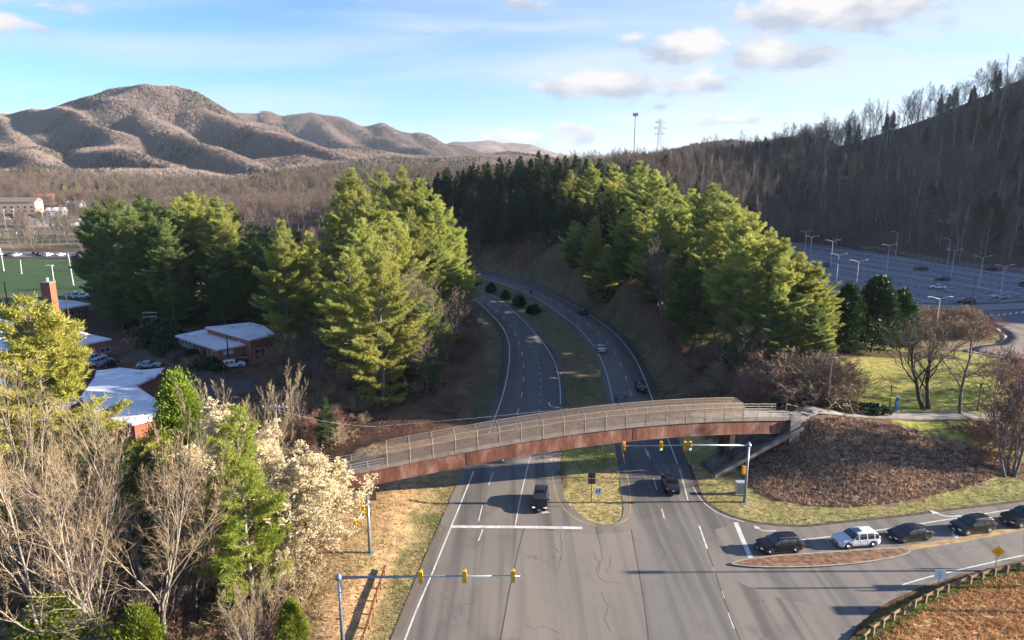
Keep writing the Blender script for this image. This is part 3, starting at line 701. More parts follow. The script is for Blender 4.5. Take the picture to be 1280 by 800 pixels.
paint("edge_line", [catmull(Gs([(866, 608), (876, 624), (890, 636.5), (908, 646), (930, 652)]))], .12, M_white_line, crossing)
paint("centre_line", [catmull(Gs([(690.5, 590), (692, 604), (696, 621), (706, 637), (719, 648), (735, 655), (746, 657.5)]))], .15, M_yellow_line, crossing)
paint("centre_line", [catmull(Gs([(783, 590), (786, 606), (788, 626), (787, 642), (782, 650), (768, 657)]))], .15, M_yellow_line, crossing)
mb = MB(); line_strip(np.array(Gs([(563, 658.3), (645, 658.8), (728, 660)])), .55, .012, mb); mb.build("stop_line", M_white_line, crossing)
mb = MB(); line_strip(np.array(Gs([(919.5, 653), (929, 676), (939.5, 700)])), .50, .012, mb); mb.build("stop_line", M_white_line, crossing)
for a, b in (((874, 657), (884, 686)), ((891.5, 709), (894, 717)), ((902, 739), (905, 748)), ((911, 766), (918, 786))):
    paint("guide_dash", [np.array(Gs([a, b]))], .17, M_white_line, crossing)
M_seam = mat("asphalt_seam", (.07, .062, .055), .9, var=.2)
paint("pavement_seam", [catmull(Gs([(884, 686), (896, 722), (908, 757), (927, 805)]))], .10, M_seam, crossing, .0085)
paint("pavement_seam", [catmull(Gs([(655, 660), (645, 700), (636, 742), (625, 805)]))], .10, M_seam, crossing, .0085)
paint("pavement_seam", [catmull(Gs([(789, 662), (798, 712), (806, 760), (811, 805)]))], .10, M_seam, crossing, .0085)
paint("dark_gutter_strip", [catmull([tuple(B_r[0])] + side_n[:14], 1.5) + np.array([-.05, -.28])], .5, mat("dark_gutter_strip", (.085, .06, .045), .95, var=.5, scale=1.2), crossing, .006)  # dark brown strip following the outer pavement edge round the corner
# side road paint
paint("lane_line", [catmull(Gs([(944, 679), (1000, 675), (1050, 669), (1110, 661), (1180, 650), (1280, 634.5)]))], .16, M_white_line, crossing)
paint("centre_line", [catmull(Gs([(1128, 686), (1160, 681), (1200, 674.5), (1240, 667), (1290, 657)]))], .9, mat("faded_yellow_paint", (.42, .29, .13), .8, var=.35, scale=1.2), crossing)
paint("edge_line", [catmull(Gs([(1128, 731), (1160, 721.5), (1200, 712), (1240, 703), (1280, 694)]) + [(76, 71.5), (110, 83)])], .15, M_white_line, crossing)
def arrow(px, py, rz, s=1.0, turn=1):
    x, y = G(px, py); mb = MB()
    pts = [(-1.5, 0), (-.4, 0), (.35, .25 * turn), (.75, .85 * turn)]
    line_strip(catmull([(p[0] * s, p[1] * s) for p in pts], .3), .22 * s, 0, mb)
    mb.add([(.35 * s, .95 * turn * s, 0), (1.2 * s, .75 * turn * s, 0), (.95 * s, 1.7 * turn * s, 0)], [(0, 1, 2) if turn > 0 else (2, 1, 0)])
    o = mb.build("turn_arrow", M_white_line, crossing); o.location = (x, y, .014); o.rotation_euler = (0, 0, rz); return o
arrow(667, 635, -PI / 2, 1.15, 1)
arrow(1186, 626 + 20, PI + .15, 1.1, -1); arrow(957, 664, PI + .1, .8, -1); arrow(1192, 663, PI + .2, 1.0, 1)
o = arrow(687, 507, -PI / 2, 1.15, 1); o.parent = road_sb
# sealed cracks in the old asphalt
mb = MB()
for pts in ([(742, 690), (748, 704), (745, 716), (757, 728), (765, 727), (778, 730)], [(757, 716), (762, 708), (764, 694)], [(751, 740), (760, 758), (756, 772), (764, 790)], [(700, 665), (702, 690), (696, 716)], [(820, 672), (830, 690), (828, 702)], [(655, 780), (668, 786), (680, 783), (700, 792)], [(930, 700), (950, 716), (968, 724), (985, 731)], [(745, 660), (752, 690), (748, 716)]):
    L = catmull(Gs(pts), .4); L += (RNG.random(L.shape) - .5) * .18; line_strip(L, .045, .0075, mb)
tag(mb.build("crack_seal", M_seal, crossing), kind="stuff")

def patch(poly, base, tan, dk, ang=0.0):
    m = asphalt_mat("resurfaced_asphalt", base, tan, dk, cracks=True, tanamt=.6, ang=ang); mb = MB(); mb.prism([tuple(p) for p in poly], -.02, .0045); mb.build("resurfaced_patch", m, crossing)
patch(Gs([(646, 663), (700, 664), (742, 668), (789, 664), (799, 712), (811, 800), (626, 800), (637, 740)]), (.19, .168, .146), (.245, .208, .168), (.13, .12, .112))
patch(Gs([(792, 664), (800, 650), (850, 640), (876, 660), (898, 722), (924, 800), (815, 800), (803, 720)]), (.165, .155, .143), (.21, .185, .16), (.10, .096, .092))
patch(Gs([(550.5, 656), (560, 658), (536, 712), (501, 796), (490.5, 796), (521, 722)]), (.14, .118, .10), (.17, .14, .115), (.11, .095, .085))
patch(Gs([(893, 662), (925, 653), (960, 656), (1000, 659), (1060, 653), (1200, 637), (1279, 627), (1279, 697), (1195, 717), (1150, 732), (1112, 747), (1050, 762), (960, 745), (905, 720)]), (.165, .152, .142), (.215, .188, .16), (.105, .10, .096), 1.31)
# splitter island
island = Gs([(913, 706), (930, 701), (960, 697), (1000, 694), (1050, 690.5), (1095, 687.5), (1122, 686), (1136, 688), (1134, 693), (1110, 699), (1075, 704.5), (1030, 708.5), (980, 710), (935, 709)])
mb = MB(); mb.prism(island, -.02, .13); isl = tag(mb.build("traffic_island", M_brown_sand), kind="structure")
mb = MB(); Lc = catmull(island + island[:1], .8); line_strip(Lc, .16, .0, mb)
mb2 = MB(); 
ins_ = offset(Lc, .1); n = len(Lc)
line = [(p[0], p[1]) for p in Lc]
line_strip(Lc, .2, .145, mb2); mb2.build("kerb", M_concrete, isl)

# path along the top of the bank, continuing from the footbridge
path_c = catmull([(38.5, 89.4), (43, 91.0), (48, 91.9), (53, 92.3), (59, 92.5), (65, 92.5), (75, 93.3), (90, 96), (120, 104)], 1.5)
path = tag(drape_strip("footpath", offset(path_c, 1.3), offset(path_c, -1.3), .05, M_concrete), kind="structure")
# loop drive seen beyond the lawn
M_drive = asphalt_mat("brown_drive", (.17, .14, .12), (.22, .18, .15), (.12, .10, .09), ang=.9, cracks=False)
loop_c = catmull([(118, 106), (108, 116), (96, 123), (95, 130), (106, 139), (117, 150), (124, 162), (128, 175), (134, 189)], 2)
loop = tag(drape_strip("loop_drive", offset(loop_c, 5.0), offset(loop_c, -5.0), .10, M_drive), kind="structure")
drape_strip("kerb", offset(loop_c, 5.9), offset(loop_c, 5.05), .2, M_concrete, loop, across=2)
M_yard = asphalt_mat("school_yard_asphalt", (.095, .075, .062), (.13, .10, .08), (.065, .055, .05), cracks=False)
# campus drives on the left
c_drive = catmull([(-46, 108), (-58, 128), (-66, 140), (-78, 150), (-100, 156), (-130, 158)], 3)
tag(drape_strip("school_drive", offset(c_drive, 3.4), offset(c_drive, -3.4), .12, M_yard), kind="structure")
c2_ = catmull([(-56, 128), (-46, 134), (-38, 142), (-34, 150)], 2)
tag(drape_strip("school_forecourt", offset(c2_, 5.5), offset(c2_, -5.5), .16, M_yard), kind="structure")
# ================================================================== TREES
def cones(P0, P1, r0, r1, n=5):
    P0 = np.asarray(P0, float); P1 = np.asarray(P1, float); r0 = np.asarray(r0, float); r1 = np.asarray(r1, float)
    t = P1 - P0; t /= np.linalg.norm(t, axis=1)[:, None] + 1e-9
    ref = np.where(np.abs(t[:, 2:3]) > .9, np.array([[1., 0, 0]]), np.array([[0., 0, 1]]))
    a = np.cross(t, ref); a /= np.linalg.norm(a, axis=1)[:, None] + 1e-9; b = np.cross(a, t)
    ang = np.arange(n) * 2 * PI / n
    ring = a[:, None, :] * np.cos(ang)[None, :, None] + b[:, None, :] * np.sin(ang)[None, :, None]
    V = np.concatenate([P0[:, None] + ring * r0[:, None, None], P1[:, None] + ring * r1[:, None, None]], 1)
    m = len(P0); base = (np.arange(m) * 2 * n)[:, None, None]
    k = np.arange(n); k2 = (k + 1) % n
    F = np.stack([k, k + n, k2 + n, k2], -1)[None] + base
    return V.reshape(-1, 3), F.reshape(-1, 4)
def slivers(P, D, L, Wd, rng, flat=0.0):
    """thin triangles: needles, twigs, leaves"""
    m = len(P)
    s = rng.normal(size=(m, 3)); s[:, 2] *= (1 - flat)
    s = np.cross(D, s); s /= np.linalg.norm(s, axis=1)[:, None] + 1e-9
    w = (np.asarray(Wd) / 2).reshape(-1, 1)
    V = np.stack([P - s * w, P + s * w, P + D * np.asarray(L).reshape(-1, 1)], 1)
    return V.reshape(-1, 3), np.arange(m * 3).reshape(-1, 3)
def diamonds(P, D, L, Wd, rng):
    m = len(P); s = np.cross(D, rng.normal(size=(m, 3))); s /= np.linalg.norm(s, axis=1)[:, None] + 1e-9
    w = (np.asarray(Wd) / 2).reshape(-1, 1); L = np.asarray(L).reshape(-1, 1)
    V = np.stack([P, P + D * L * .5 + s * w, P + D * L, P + D * L * .5 - s * w], 1)
    return V.reshape(-1, 3), np.arange(m * 4).reshape(-1, 4)
def unit(v): return v / (np.linalg.norm(v, axis=-1, keepdims=True) + 1e-9)

def bare_tree(h, seed, spread=.5, up=.35, nl=(13, 7, 5, 4), r0=.2, first=.3, stems=1, crook=.12, twig=(.9, .035), lenk=.5, bud=0, fan=1.0):
    rng = np.random.default_rng(seed); S = []; TW = []
    def rec(p, d, L, r, lv):
        nseg = (7, 5, 3, 2)[lv]; pts = [p]; dd = d.copy()
        for i in range(nseg):
            dd = unit(dd + rng.normal(size=3) * crook * (1 + .4 * lv) + np.array([0, 0, up * .25 * (lv > 0)]))
            pts.append(pts[-1] + dd * L / nseg)
        rs = r * (1 - np.linspace(0, .8 if lv else .75, nseg + 1))
        for i in range(nseg): S.append((pts[i], pts[i + 1], rs[i], rs[i + 1], lv))
        nc = nl[lv]; a0 = rng.random() * 6.28
        P = np.array(pts)
        for k in range(nc):
            t0 = first if lv == 0 else .22
            t = t0 + (1 - t0) * (k + rng.random() * .8) / nc
            t = min(t, .99); f = t * nseg; i = min(int(f), nseg - 1); q = P[i] + (P[i + 1] - P[i]) * (f - i)
            ax = unit(P[i + 1] - P[i]); o1 = unit(np.cross(ax, np.array([.3, .2, 1.]) if abs(ax[2]) < .9 else np.array([1., 0, 0]))); o2 = np.cross(ax, o1)
            an = a0 + k * 2.4; side = o1 * math.cos(an) + o2 * math.sin(an)
            tilt = spread * (1 + .35 * rng.normal() * .5) * (1.15 - .5 * t) * (1.0 if lv == 0 else 1.1)
            nd = unit(ax * math.cos(tilt) + side * math.sin(tilt) + np.array([0, 0, up * .35]))
            cl = L * lenk * ((1.15 - .75 * t) if lv == 0 else (1.0 - .45 * t)) * (.75 + .5 * rng.random())
            if lv + 1 < 3: rec(q, nd, cl, rs[i] * .55, lv + 1)
            elif lv + 1 == 3:
                for _ in range(nl[3]):
                    TW.append((q + nd * rng.random() * cl * .5, unit(nd + rng.normal(size=3) * .35), cl * (.5 + .6 * rng.random())))
        TW.append((pts[-1], dd, L * .25))
    for s_ in range(stems):
        a = rng.random() * 6.28; tl = 0 if stems == 1 else .12 + .22 * rng.random() * fan
        d0 = unit(np.array([math.cos(a) * tl, math.sin(a) * tl, 1.]))
        rec(np.array([math.cos(a), math.sin(a), 0]) * (0 if stems == 1 else .35) + np.array([0, 0, -.4]), d0, h * (1 if stems == 1 else .75 + .3 * rng.random()), r0 * (1 if stems == 1 else .75), 0)
    big = [s for s in S if s[4] <= 1]; small = [s for s in S if s[4] > 1]
    bv = cones([s[0] for s in big], [s[1] for s in big], [s[2] for s in big], [s[3] for s in big], 6)
    V2, F2 = cones([s[0] for s in small], [s[1] for s in small], [max(s[2], .012) for s in small], [max(s[3], .01) for s in small], 3)
    TP = np.array([t[0] for t in TW]); TD = np.array([t[1] for t in TW]); TL = np.array([t[2] for t in TW]) * twig[0]
    V3, F3 = slivers(TP, TD, TL, np.full(len(TP), twig[1]), rng)
    crown = [(V2, F2), (V3, F3)]
    buds = None
    if bud:
        k = rng.integers(0, len(TP), bud); u = rng.random((bud, 1)) ** .7
        bp = TP[k] + TD[k] * TL[k][:, None] * u + rng.normal(size=(bud, 3)) * .05
        buds = diamonds(bp, unit(rng.normal(size=(bud, 3)) + TD[k]), rng.uniform(.08, .18, bud), rng.uniform(.06, .12, bud), rng)
    allz = np.concatenate([bv[0][:, 2], V3[:, 2]]).max()
    return dict(trunk=[bv], crown=crown, buds=buds, h=allz)

def pine_tree(h, R, seed, whorls=30, bare=.25, nb=(4, 7), tl=.42, tw=.10, per=6, dens=1.0, droop=0.0, pointy=.75, gap=.12, r0=.28, upsweep=.35):
    rng = np.random.default_rng(seed); B0 = []; B1 = []; R0 = []; R1 = []; TP = []; TD = []; 
    # trunk
    n = 10; zs = np.linspace(0, h * .985, n + 1); tx = np.cumsum(rng.normal(size=n + 1) * .06) * (h / 25); ty = np.cumsum(rng.normal(size=n + 1) * .06) * (h / 25)
    tx -= tx[0]; ty -= ty[0]
    Pt = np.stack([tx, ty, zs - .5 * (zs == 0)], 1); rt = r0 * (1 - .93 * zs / h)
    trunk = cones(Pt[:-1], Pt[1:], rt[:-1], rt[1:], 7)
    ph = rng.random(4) * 6.28
    for w in range(whorls):
        t = (w + rng.random() * .7) / whorls; z = h * (bare + (1 - bare) * t)
        prof = (1 - t ** (1.2 / pointy)) ** .85 * (.55 + .45 * min(1, t / .25)) + .06
        for b in range(rng.integers(nb[0], nb[1])):
            if rng.random() < gap + .25 * (t < .15): continue
            a = rng.random() * 6.28
            mod = 1 + .22 * math.sin(a * 2 + ph[0] + z * .35) + .15 * math.sin(a * 3 + ph[1] - z * .5)
            L = R * prof * mod * rng.uniform(.68, 1.12)
            if L < .3: L = .3
            rise = upsweep * (t ** 1.3) * 1.6 + .05 - droop * (1 - t)
            ns = 5; P = [np.array([np.interp(z, zs, tx), np.interp(z, zs, ty), z])]
            for i in range(ns):
                e = rise + (.10 + .3 * i / ns) * (1 if droop < .2 else -.3) + rng.normal() * .05
                P.append(P[-1] + np.array([math.cos(a) * math.cos(e), math.sin(a) * math.cos(e), math.sin(e)]) * L / ns)
                a += rng.normal() * .07
            P = np.array(P); rr = np.linspace(.055, .014, ns + 1) * max(.5, L / 4)
            B0 += list(P[:-1]); B1 += list(P[1:]); R0 += list(rr[:-1]); R1 += list(rr[1:])
            m = max(3, int(L * 2.3 * dens))
            for k in range(m):
                s = .30 + .70 * (k + rng.random()) / m; f = s * ns; i = min(int(f), ns - 1); q = P[i] + (P[i + 1] - P[i]) * (f - i)
                ax = unit(P[i + 1] - P[i]); sd = np.array([-ax[1], ax[0], 0.0]); sd = sd * (1 if k % 2 else -1)
                bl = (.25 + .38 * L * (1 - s) ** .8) * rng.uniform(.7, 1.2)
                bd = unit(ax * .75 + sd * .85 + np.array([0, 0, .22 + rng.normal() * .15]))
                nt_ = max(1, int(bl / .34 * dens))
                for j in range(nt_):
                    TP.append(q + bd * bl * (j + rng.random()) / nt_ + rng.normal(size=3) * .07); TD.append(bd)
    top = np.array([tx[-1], ty[-1], h * .985])
    for k in range(8): TP.append(top - np.array([0, 0, k * .12])); TD.append(np.array([0, 0, 1.]))
    TP = np.array(TP); TD = np.array(TD); m = len(TP)
    P = np.repeat(TP, per, 0) + rng.normal(size=(m * per, 3)) * .09
    D = unit(np.repeat(TD, per, 0) * .7 + rng.normal(size=(m * per, 3)) * .62 + np.array([0, 0, .28 - droop]))
    fol = slivers(P, D, tl * rng.uniform(.6, 1.25, m * per), tw * rng.uniform(.7, 1.3, m * per), rng)
    br = cones(B0, B1, R0, R1, 3)
    return dict(trunk=[trunk, br], crown=[fol], buds=None, h=h)

def bush(R, h, seed, n=2600, ll=.22, lw=.14, lumps=9, twigs=120):
    """dense leafy shrub: leaf faces spread through lumpy volume"""
    rng = np.random.default_rng(seed)
    C = np.stack([rng.normal(size=lumps) * R * .42, rng.normal(size=lumps) * R * .42, rng.uniform(.25, .8, lumps) * h], 1); rad = rng.uniform(.35, .6, lumps) * R
    k = rng.integers(0, lumps, n); d = unit(rng.normal(size=(n, 3))); r = rad[k] * rng.random(n) ** .3
    P = C[k] + d * r[:, None] * np.array([1, 1, min(1.2, h / R * .55)]); P[:, 2] = np.clip(P[:, 2], .05, None)
    fol = diamonds(P, unit(d + rng.normal(size=(n, 3)) * .6), ll * rng.uniform(.6, 1.3, n), lw * rng.uniform(.6, 1.3, n), rng)
    tp = np.zeros((twigs, 3)) + rng.normal(size=(twigs, 3)) * np.array([R * .2, R * .2, 0]); te = C[rng.integers(0, lumps, twigs)]
    br = cones(tp, te, np.full(twigs, .03), np.full(twigs, .012), 3)
    return dict(trunk=[br], crown=[fol], buds=None, h=h)
def cedar(R, h, seed, n=5000, ll=.26, lw=.14, w0=.9):
    """dense conical evergreen with ragged tufted outline"""
    rng = np.random.default_rng(seed); nb = 260
    t = rng.random(nb) ** .8; a = rng.random(nb) * 6.28; prof = R * (1 - t ** 1.5) ** .75 * (.75 + .25 * np.minimum(1, t / .15)) * rng.uniform(.75, 1.12, nb)
    tips = np.stack([np.cos(a) * prof, np.sin(a) * prof, h * (.06 + .9 * t) + prof * .25], 1)
    base = np.stack([np.zeros(nb), np.zeros(nb), h * (.04 + .86 * t)], 1)
    br = cones(base, tips, np.full(nb, .035), np.full(nb, .012), 3)
    k = rng.integers(0, nb, n); s = 1 - rng.random(n) ** 1.6 * .75
    ax = unit(tips - base)
    P = base[k] + (tips - base)[k] * s[:, None] + rng.normal(size=(n, 3)) * (.16 + .10 * R * (1.15 - s[:, None]))
    fol = diamonds(P, unit(ax[k] + rng.normal(size=(n, 3)) * .5 + np.array([0, 0, .5])), ll * rng.uniform(.6, 1.4, n), lw * rng.uniform(.6, 1.3, n), rng)
    tr = cones([[0, 0, -.3]], [[0, 0, h * .95]], [.16], [.02], 6)
    return dict(trunk=[tr, br], crown=[fol], buds=None, h=h)

def join(parts):
    V = []; polys = {3: [], 4: []}; b = 0
    for v, f in parts:
        V.append(v); polys[f.shape[1]].append(f + b); b += len(v)
    return np.vstack(V), [np.vstack(polys[k]) for k in (4, 3) if polys[k]]
TREE = {}
def reg(key, d, mt, mc, mb_=None):
    """makes the trunk and crown meshes (and one combined mesh for far trees)"""
    Vt, Ft = join(d['trunk']); Vc, Fc = join(d['crown'])
    t = np_mesh(key + "_trunk", Vt, Ft, True, [mt]); c = np_mesh(key + "_crown", Vc, Fc, False, [mc])
    bm_ = None
    if d['buds']: bm_ = np_mesh(key + "_blossom", d['buds'][0], [d['buds'][1]], False, [mb_])
    Va = np.vstack([Vt, Vc]); pol = []; mi = []
    for k in (4, 3):
        for F, off, m in ((Ft, 0, 0), (Fc, len(Vt), 1)):
            for f in F:
                if f.shape[1] == k: pol.append(f + off); mi.append(np.full(len(f), m))
    a = np_mesh(key + "_whole", Va, pol, False, [mt, mc], np.concatenate(mi))
    TREE[key] = (t, c, bm_, a, d['h'])
    return TREE[key]

for i in range(5):
    reg("white_pine%d" % i, pine_tree(26, (6.4, 5.6, 6.8, 5.0, 5.8)[i], 100 + i, whorls=(38, 42, 36, 38, 34)[i], bare=(.05, .09, .03, .22, .36)[i], per=16, dens=1.35, tl=.43, tw=.08, pointy=(.55, .48, .62, .6, .8)[i], gap=.12), M_bark_grey, M_needle)
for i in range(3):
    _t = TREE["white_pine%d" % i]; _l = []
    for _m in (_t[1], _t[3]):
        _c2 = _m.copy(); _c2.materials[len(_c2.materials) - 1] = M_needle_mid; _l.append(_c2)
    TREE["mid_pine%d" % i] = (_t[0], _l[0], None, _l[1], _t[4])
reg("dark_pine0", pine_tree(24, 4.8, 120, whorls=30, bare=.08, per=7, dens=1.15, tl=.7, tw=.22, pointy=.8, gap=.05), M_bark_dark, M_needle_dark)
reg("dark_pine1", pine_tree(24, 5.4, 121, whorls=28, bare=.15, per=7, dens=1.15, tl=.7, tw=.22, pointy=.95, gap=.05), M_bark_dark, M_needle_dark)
reg("near_pine", pine_tree(19, 4.8, 130, whorls=30, bare=.08, per=12, tl=.40, tw=.07, dens=1.6, gap=.12, r0=.22), M_bark_pale, mat("bright_pine_needles", (0.34, 0.37, 0.075), .6, var=.3, scale=.6, transl=.5, col2=(0.20, 0.27, 0.04), spec=.3))
reg("yellow_pine", pine_tree(21, 6.0, 131, whorls=32, bare=.06, per=12, tl=.42, tw=.085, dens=1.6, gap=.16, pointy=.6, r0=.24), M_bark_grey, M_needle_yel)
reg("small_spruce", pine_tree(10, 2.4, 132, whorls=26, bare=.03, per=9, tl=.36, tw=.09, dens=1.6, pointy=.7, r0=.13), M_bark_dark, mat("spruce_needles", (0.055, 0.10, 0.03), .55, var=.3, scale=.6, transl=.3, spec=.3))
for i in range(5):
    reg("bare%d" % i, bare_tree(16, 200 + i, spread=(.75, .6, .85, .65, .7)[i], nl=(13, 7, 6, 4), r0=.19, first=(.30, .38, .25, .45, .33)[i], twig=(.95, .045)), M_bark_grey, M_twig)
reg("pale0", bare_tree(18, 215, crook=.03, spread=.5, nl=(10, 5, 5, 4), r0=.26, first=.55, twig=(.9, .045), lenk=.36), M_bark_pale, M_twig)
reg("pale1", bare_tree(18, 216, crook=.05, spread=.55, nl=(12, 6, 5, 4), r0=.16, first=.45, twig=(.9, .045), lenk=.42), M_bark_pale, M_twig)
reg("vase", bare_tree(13, 220, spread=.42, up=.5, nl=(11, 7, 6, 5), r0=.13, first=.12, stems=7, crook=.06, twig=(1.15, .017), lenk=.40), M_bark_grey, M_twig_warm)
reg("lawn0", bare_tree(11, 230, spread=.6, up=.5, nl=(10, 7, 6, 4), r0=.30, first=.22, stems=2, crook=.08, twig=(1.0, .035), lenk=.6), M_bark_dark, M_twig)
reg("lawn1", bare_tree(10, 231, spread=.75, up=.4, nl=(6, 6, 4, 3), r0=.19, first=.32, crook=.10, twig=(1.0, .035), lenk=.62), M_bark_grey, M_twig)
reg("lawn2", bare_tree(12, 232, spread=.45, up=.55, nl=(8, 6, 5, 4), r0=.16, first=.15, stems=5, crook=.07, twig=(1.0, .035), lenk=.5), M_bark_grey, M_twig)
reg("birch", bare_tree(19, 233, spread=.55, up=.5, nl=(10, 7, 6, 5), r0=.17, first=.3, stems=4, crook=.08, twig=(1.1, .014), lenk=.42, fan=.6), M_bark_pale, M_twig_warm)
reg("white_bare", bare_tree(15, 234, spread=.55, up=.35, nl=(14, 7, 6, 5), r0=.17, first=.35, crook=.08, twig=(1.1, .015), lenk=.52), M_bark_pale, M_twig_warm)
reg("blossom0", bare_tree(13, 240, spread=.75, up=.3, nl=(11, 7, 6, 4), r0=.17, first=.22, stems=2, twig=(.9, .03), bud=42000), M_bark_dark, M_twig_warm, M_blossom)
reg("blossom1", bare_tree(10, 241, spread=.85, up=.2, nl=(11, 7, 6, 4), r0=.16, first=.2, stems=2, twig=(.9, .03), bud=36000), M_bark_dark, M_twig_warm, M_blossom)
for i in range(3):
    reg("scrub%d" % i, bare_tree(3.2, 250 + i, spread=.9, up=.15, nl=(6, 5, 5, 3), r0=.045, first=.1, stems=7, crook=.15, twig=(1.1, .028), lenk=.6), M_twig_warm if i == 1 else M_twig_red, M_twig_red if i != 1 else M_twig_warm)
reg("cedar0", cedar(2.2, 6.5, 260, n=22000, ll=.17, lw=.085), M_bark_dark, M_cedar)
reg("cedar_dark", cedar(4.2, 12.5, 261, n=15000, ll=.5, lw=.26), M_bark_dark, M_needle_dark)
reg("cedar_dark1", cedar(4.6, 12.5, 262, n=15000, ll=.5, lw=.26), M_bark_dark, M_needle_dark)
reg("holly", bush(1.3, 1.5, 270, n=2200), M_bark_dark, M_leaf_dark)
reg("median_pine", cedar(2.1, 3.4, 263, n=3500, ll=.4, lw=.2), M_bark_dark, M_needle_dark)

ORD = {}
NUMS = ("first second third fourth fifth sixth seventh eighth ninth tenth eleventh twelfth thirteenth fourteenth fifteenth sixteenth seventeenth eighteenth nineteenth twentieth "
        "twenty-first twenty-second twenty-third twenty-fourth twenty-fifth twenty-sixth twenty-seventh twenty-eighth twenty-ninth thirtieth thirty-first thirty-second thirty-third thirty-fourth thirty-fifth").split()
def name_by_place():
    """things of a group that look alike are told apart by their order from left to right as one sees them"""
    for (lab, grp), obs in ORD.items():
        obs.sort(key=lambda q: q[0] / q[1])
        if 1 < len(obs) <= len(NUMS):
            for n_o, (x, y, o) in enumerate(obs): o["label"] = NUMS[n_o] + " from the left: " + lab
def plant(key, x, y, h, label=None, cat="tree", name="tree", group=None, split=True, rz=None, wide=1.0, z=None, tilt=0):
    t, c, b, a, hh = TREE[key]
    z = gz1(x, y) if z is None else z
    s = h / hh; rz = random.uniform(0, 6.28) if rz is None else rz
    if split:
        r = thing(name, label, cat, (x, y, z), rz, group)
        r.scale = (s * wide, s * wide, s)
        for nm, me_ in (("trunk", t), ("crown", c), ("blossom", b)):
            if me_: link_mesh(nm, me_, r)
    else:
        r = link_mesh(name, a); r.location = (x, y, z); r.rotation_euler = (0, 0, rz); r.scale = (s * wide, s * wide, s)
        tag(r, label, cat, group)
    if group: ORD.setdefault((label, group), []).append((x, y, r))
    r.rotation_euler[0] = tilt
    return r
def plant_px(key, px, ytop, Y, label=None, **k):
    """tree whose top is surveyed at a photo position, standing at distance Y"""
    X, ztop = XZ(px, ytop, Y); g = gz1(X, Y)
    return plant(key, X, Y, max(ztop - g, 1.0), label, z=g, **k)

# -------- white pine stands
PG1 = "white pines of the grove behind the school"
for i, (px, yt, Y) in enumerate([(118, 254, 196), (135, 247, 204), (156, 250, 196), (171, 244, 208), (190, 250, 200), (207, 261, 190), (224, 249, 202), (240, 243, 198), (255, 246, 204), (272, 249, 192), (289, 256, 197), (127, 275, 182), (148, 268, 180), (165, 262, 184), (186, 268, 180), (205, 275, 178), (112, 262, 210), (180, 256, 214), (262, 262, 184), (278, 262, 182)]):
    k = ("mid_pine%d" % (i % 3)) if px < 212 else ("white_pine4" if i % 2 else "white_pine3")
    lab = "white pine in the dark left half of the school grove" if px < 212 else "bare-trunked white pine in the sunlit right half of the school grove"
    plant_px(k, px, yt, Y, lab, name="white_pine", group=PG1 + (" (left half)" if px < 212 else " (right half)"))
plant_px("white_pine0", 350, 278, 148, "white pine behind the flat-roofed brick annexe, left and taller of two", name="white_pine")
plant_px("white_pine1", 384, 292, 150, "white pine just right of the taller pine behind the brick school annexe", name="white_pine")
PG2 = "sunlit white pines of the stand left of the highway"
lp = [(440, 213, 200, 1), (478, 218, 188, 0), (500, 211, 178, 2), (522, 226, 172, 1), (545, 246, 168, 0), (562, 272, 170, 2), (572, 298, 186, 1), (462, 243, 165, 2), (455, 276, 135, 1), (492, 268, 140, 0), (516, 262, 150, 2), (433, 312, 122, 0), (470, 298, 112, 2), (538, 282, 160, 0), (552, 305, 158, 1), (424, 250, 190, 2)]
for px, yt, Y, v in lp:
    if (px, yt) == (470, 298): plant_px("white_pine2", px, yt, Y, "broad bright green white pine in front, nearest the footbridge in the left stand", name="white_pine", wide=1.05)
    elif (px, yt) == (500, 211): plant_px("white_pine2", px, yt, Y, "tallest sunlit white pine of the stand left of the highway", name="white_pine")
    else: plant_px("white_pine%d" % v, px, yt, Y, "sunlit white pine in the stand left of the highway", name="white_pine", group=PG2, wide=1.12)
plant_px("dark_pine1", 581, 302, 196, "dark green pine at the right tip of the left stand by the bend", name="pine_tree", cat="tree")
plant_px("small_spruce", 405, 499, 97, "small young spruce in shade left of the footbridge end", name="spruce_tree")
PG3 = "sunlit white pines between the highway and the car park"
rp = [(715, 214, 262, 0), (738, 206, 250, 1), (768, 207, 236, 2), (800, 203, 222, 0), (818, 214, 205, 1), (845, 232, 182, 2), (868, 238, 172, 0), (892, 232, 156, 1), (905, 242, 150, 2), (916, 250, 140, 0), (938, 268, 128, 1), (962, 288, 120, 2), (985, 300, 117, 0), (1003, 318, 113, 1), (1018, 352, 110, 2), (1028, 392, 108, 0),
      (745, 272, 205, 3), (790, 256, 180, 4), (812, 264, 168, 0), (832, 262, 158, 1), (858, 285, 146, 3), (880, 300, 137, 2), (900, 318, 128, 0), (925, 300, 120, 4), (948, 330, 112, 1), (975, 355, 108, 2), (996, 385, 106, 0), (760, 235, 222, 1), (775, 300, 188, 3), (850, 318, 150, 4), (780, 228, 230, 2), (828, 232, 195, 0)]
for px, yt, Y, v in rp:
    plant_px("white_pine%d" % v, px, yt, Y, "sunlit white pine on the wooded bank between highway and car park", name="white_pine", group=PG3, wide=1.22)
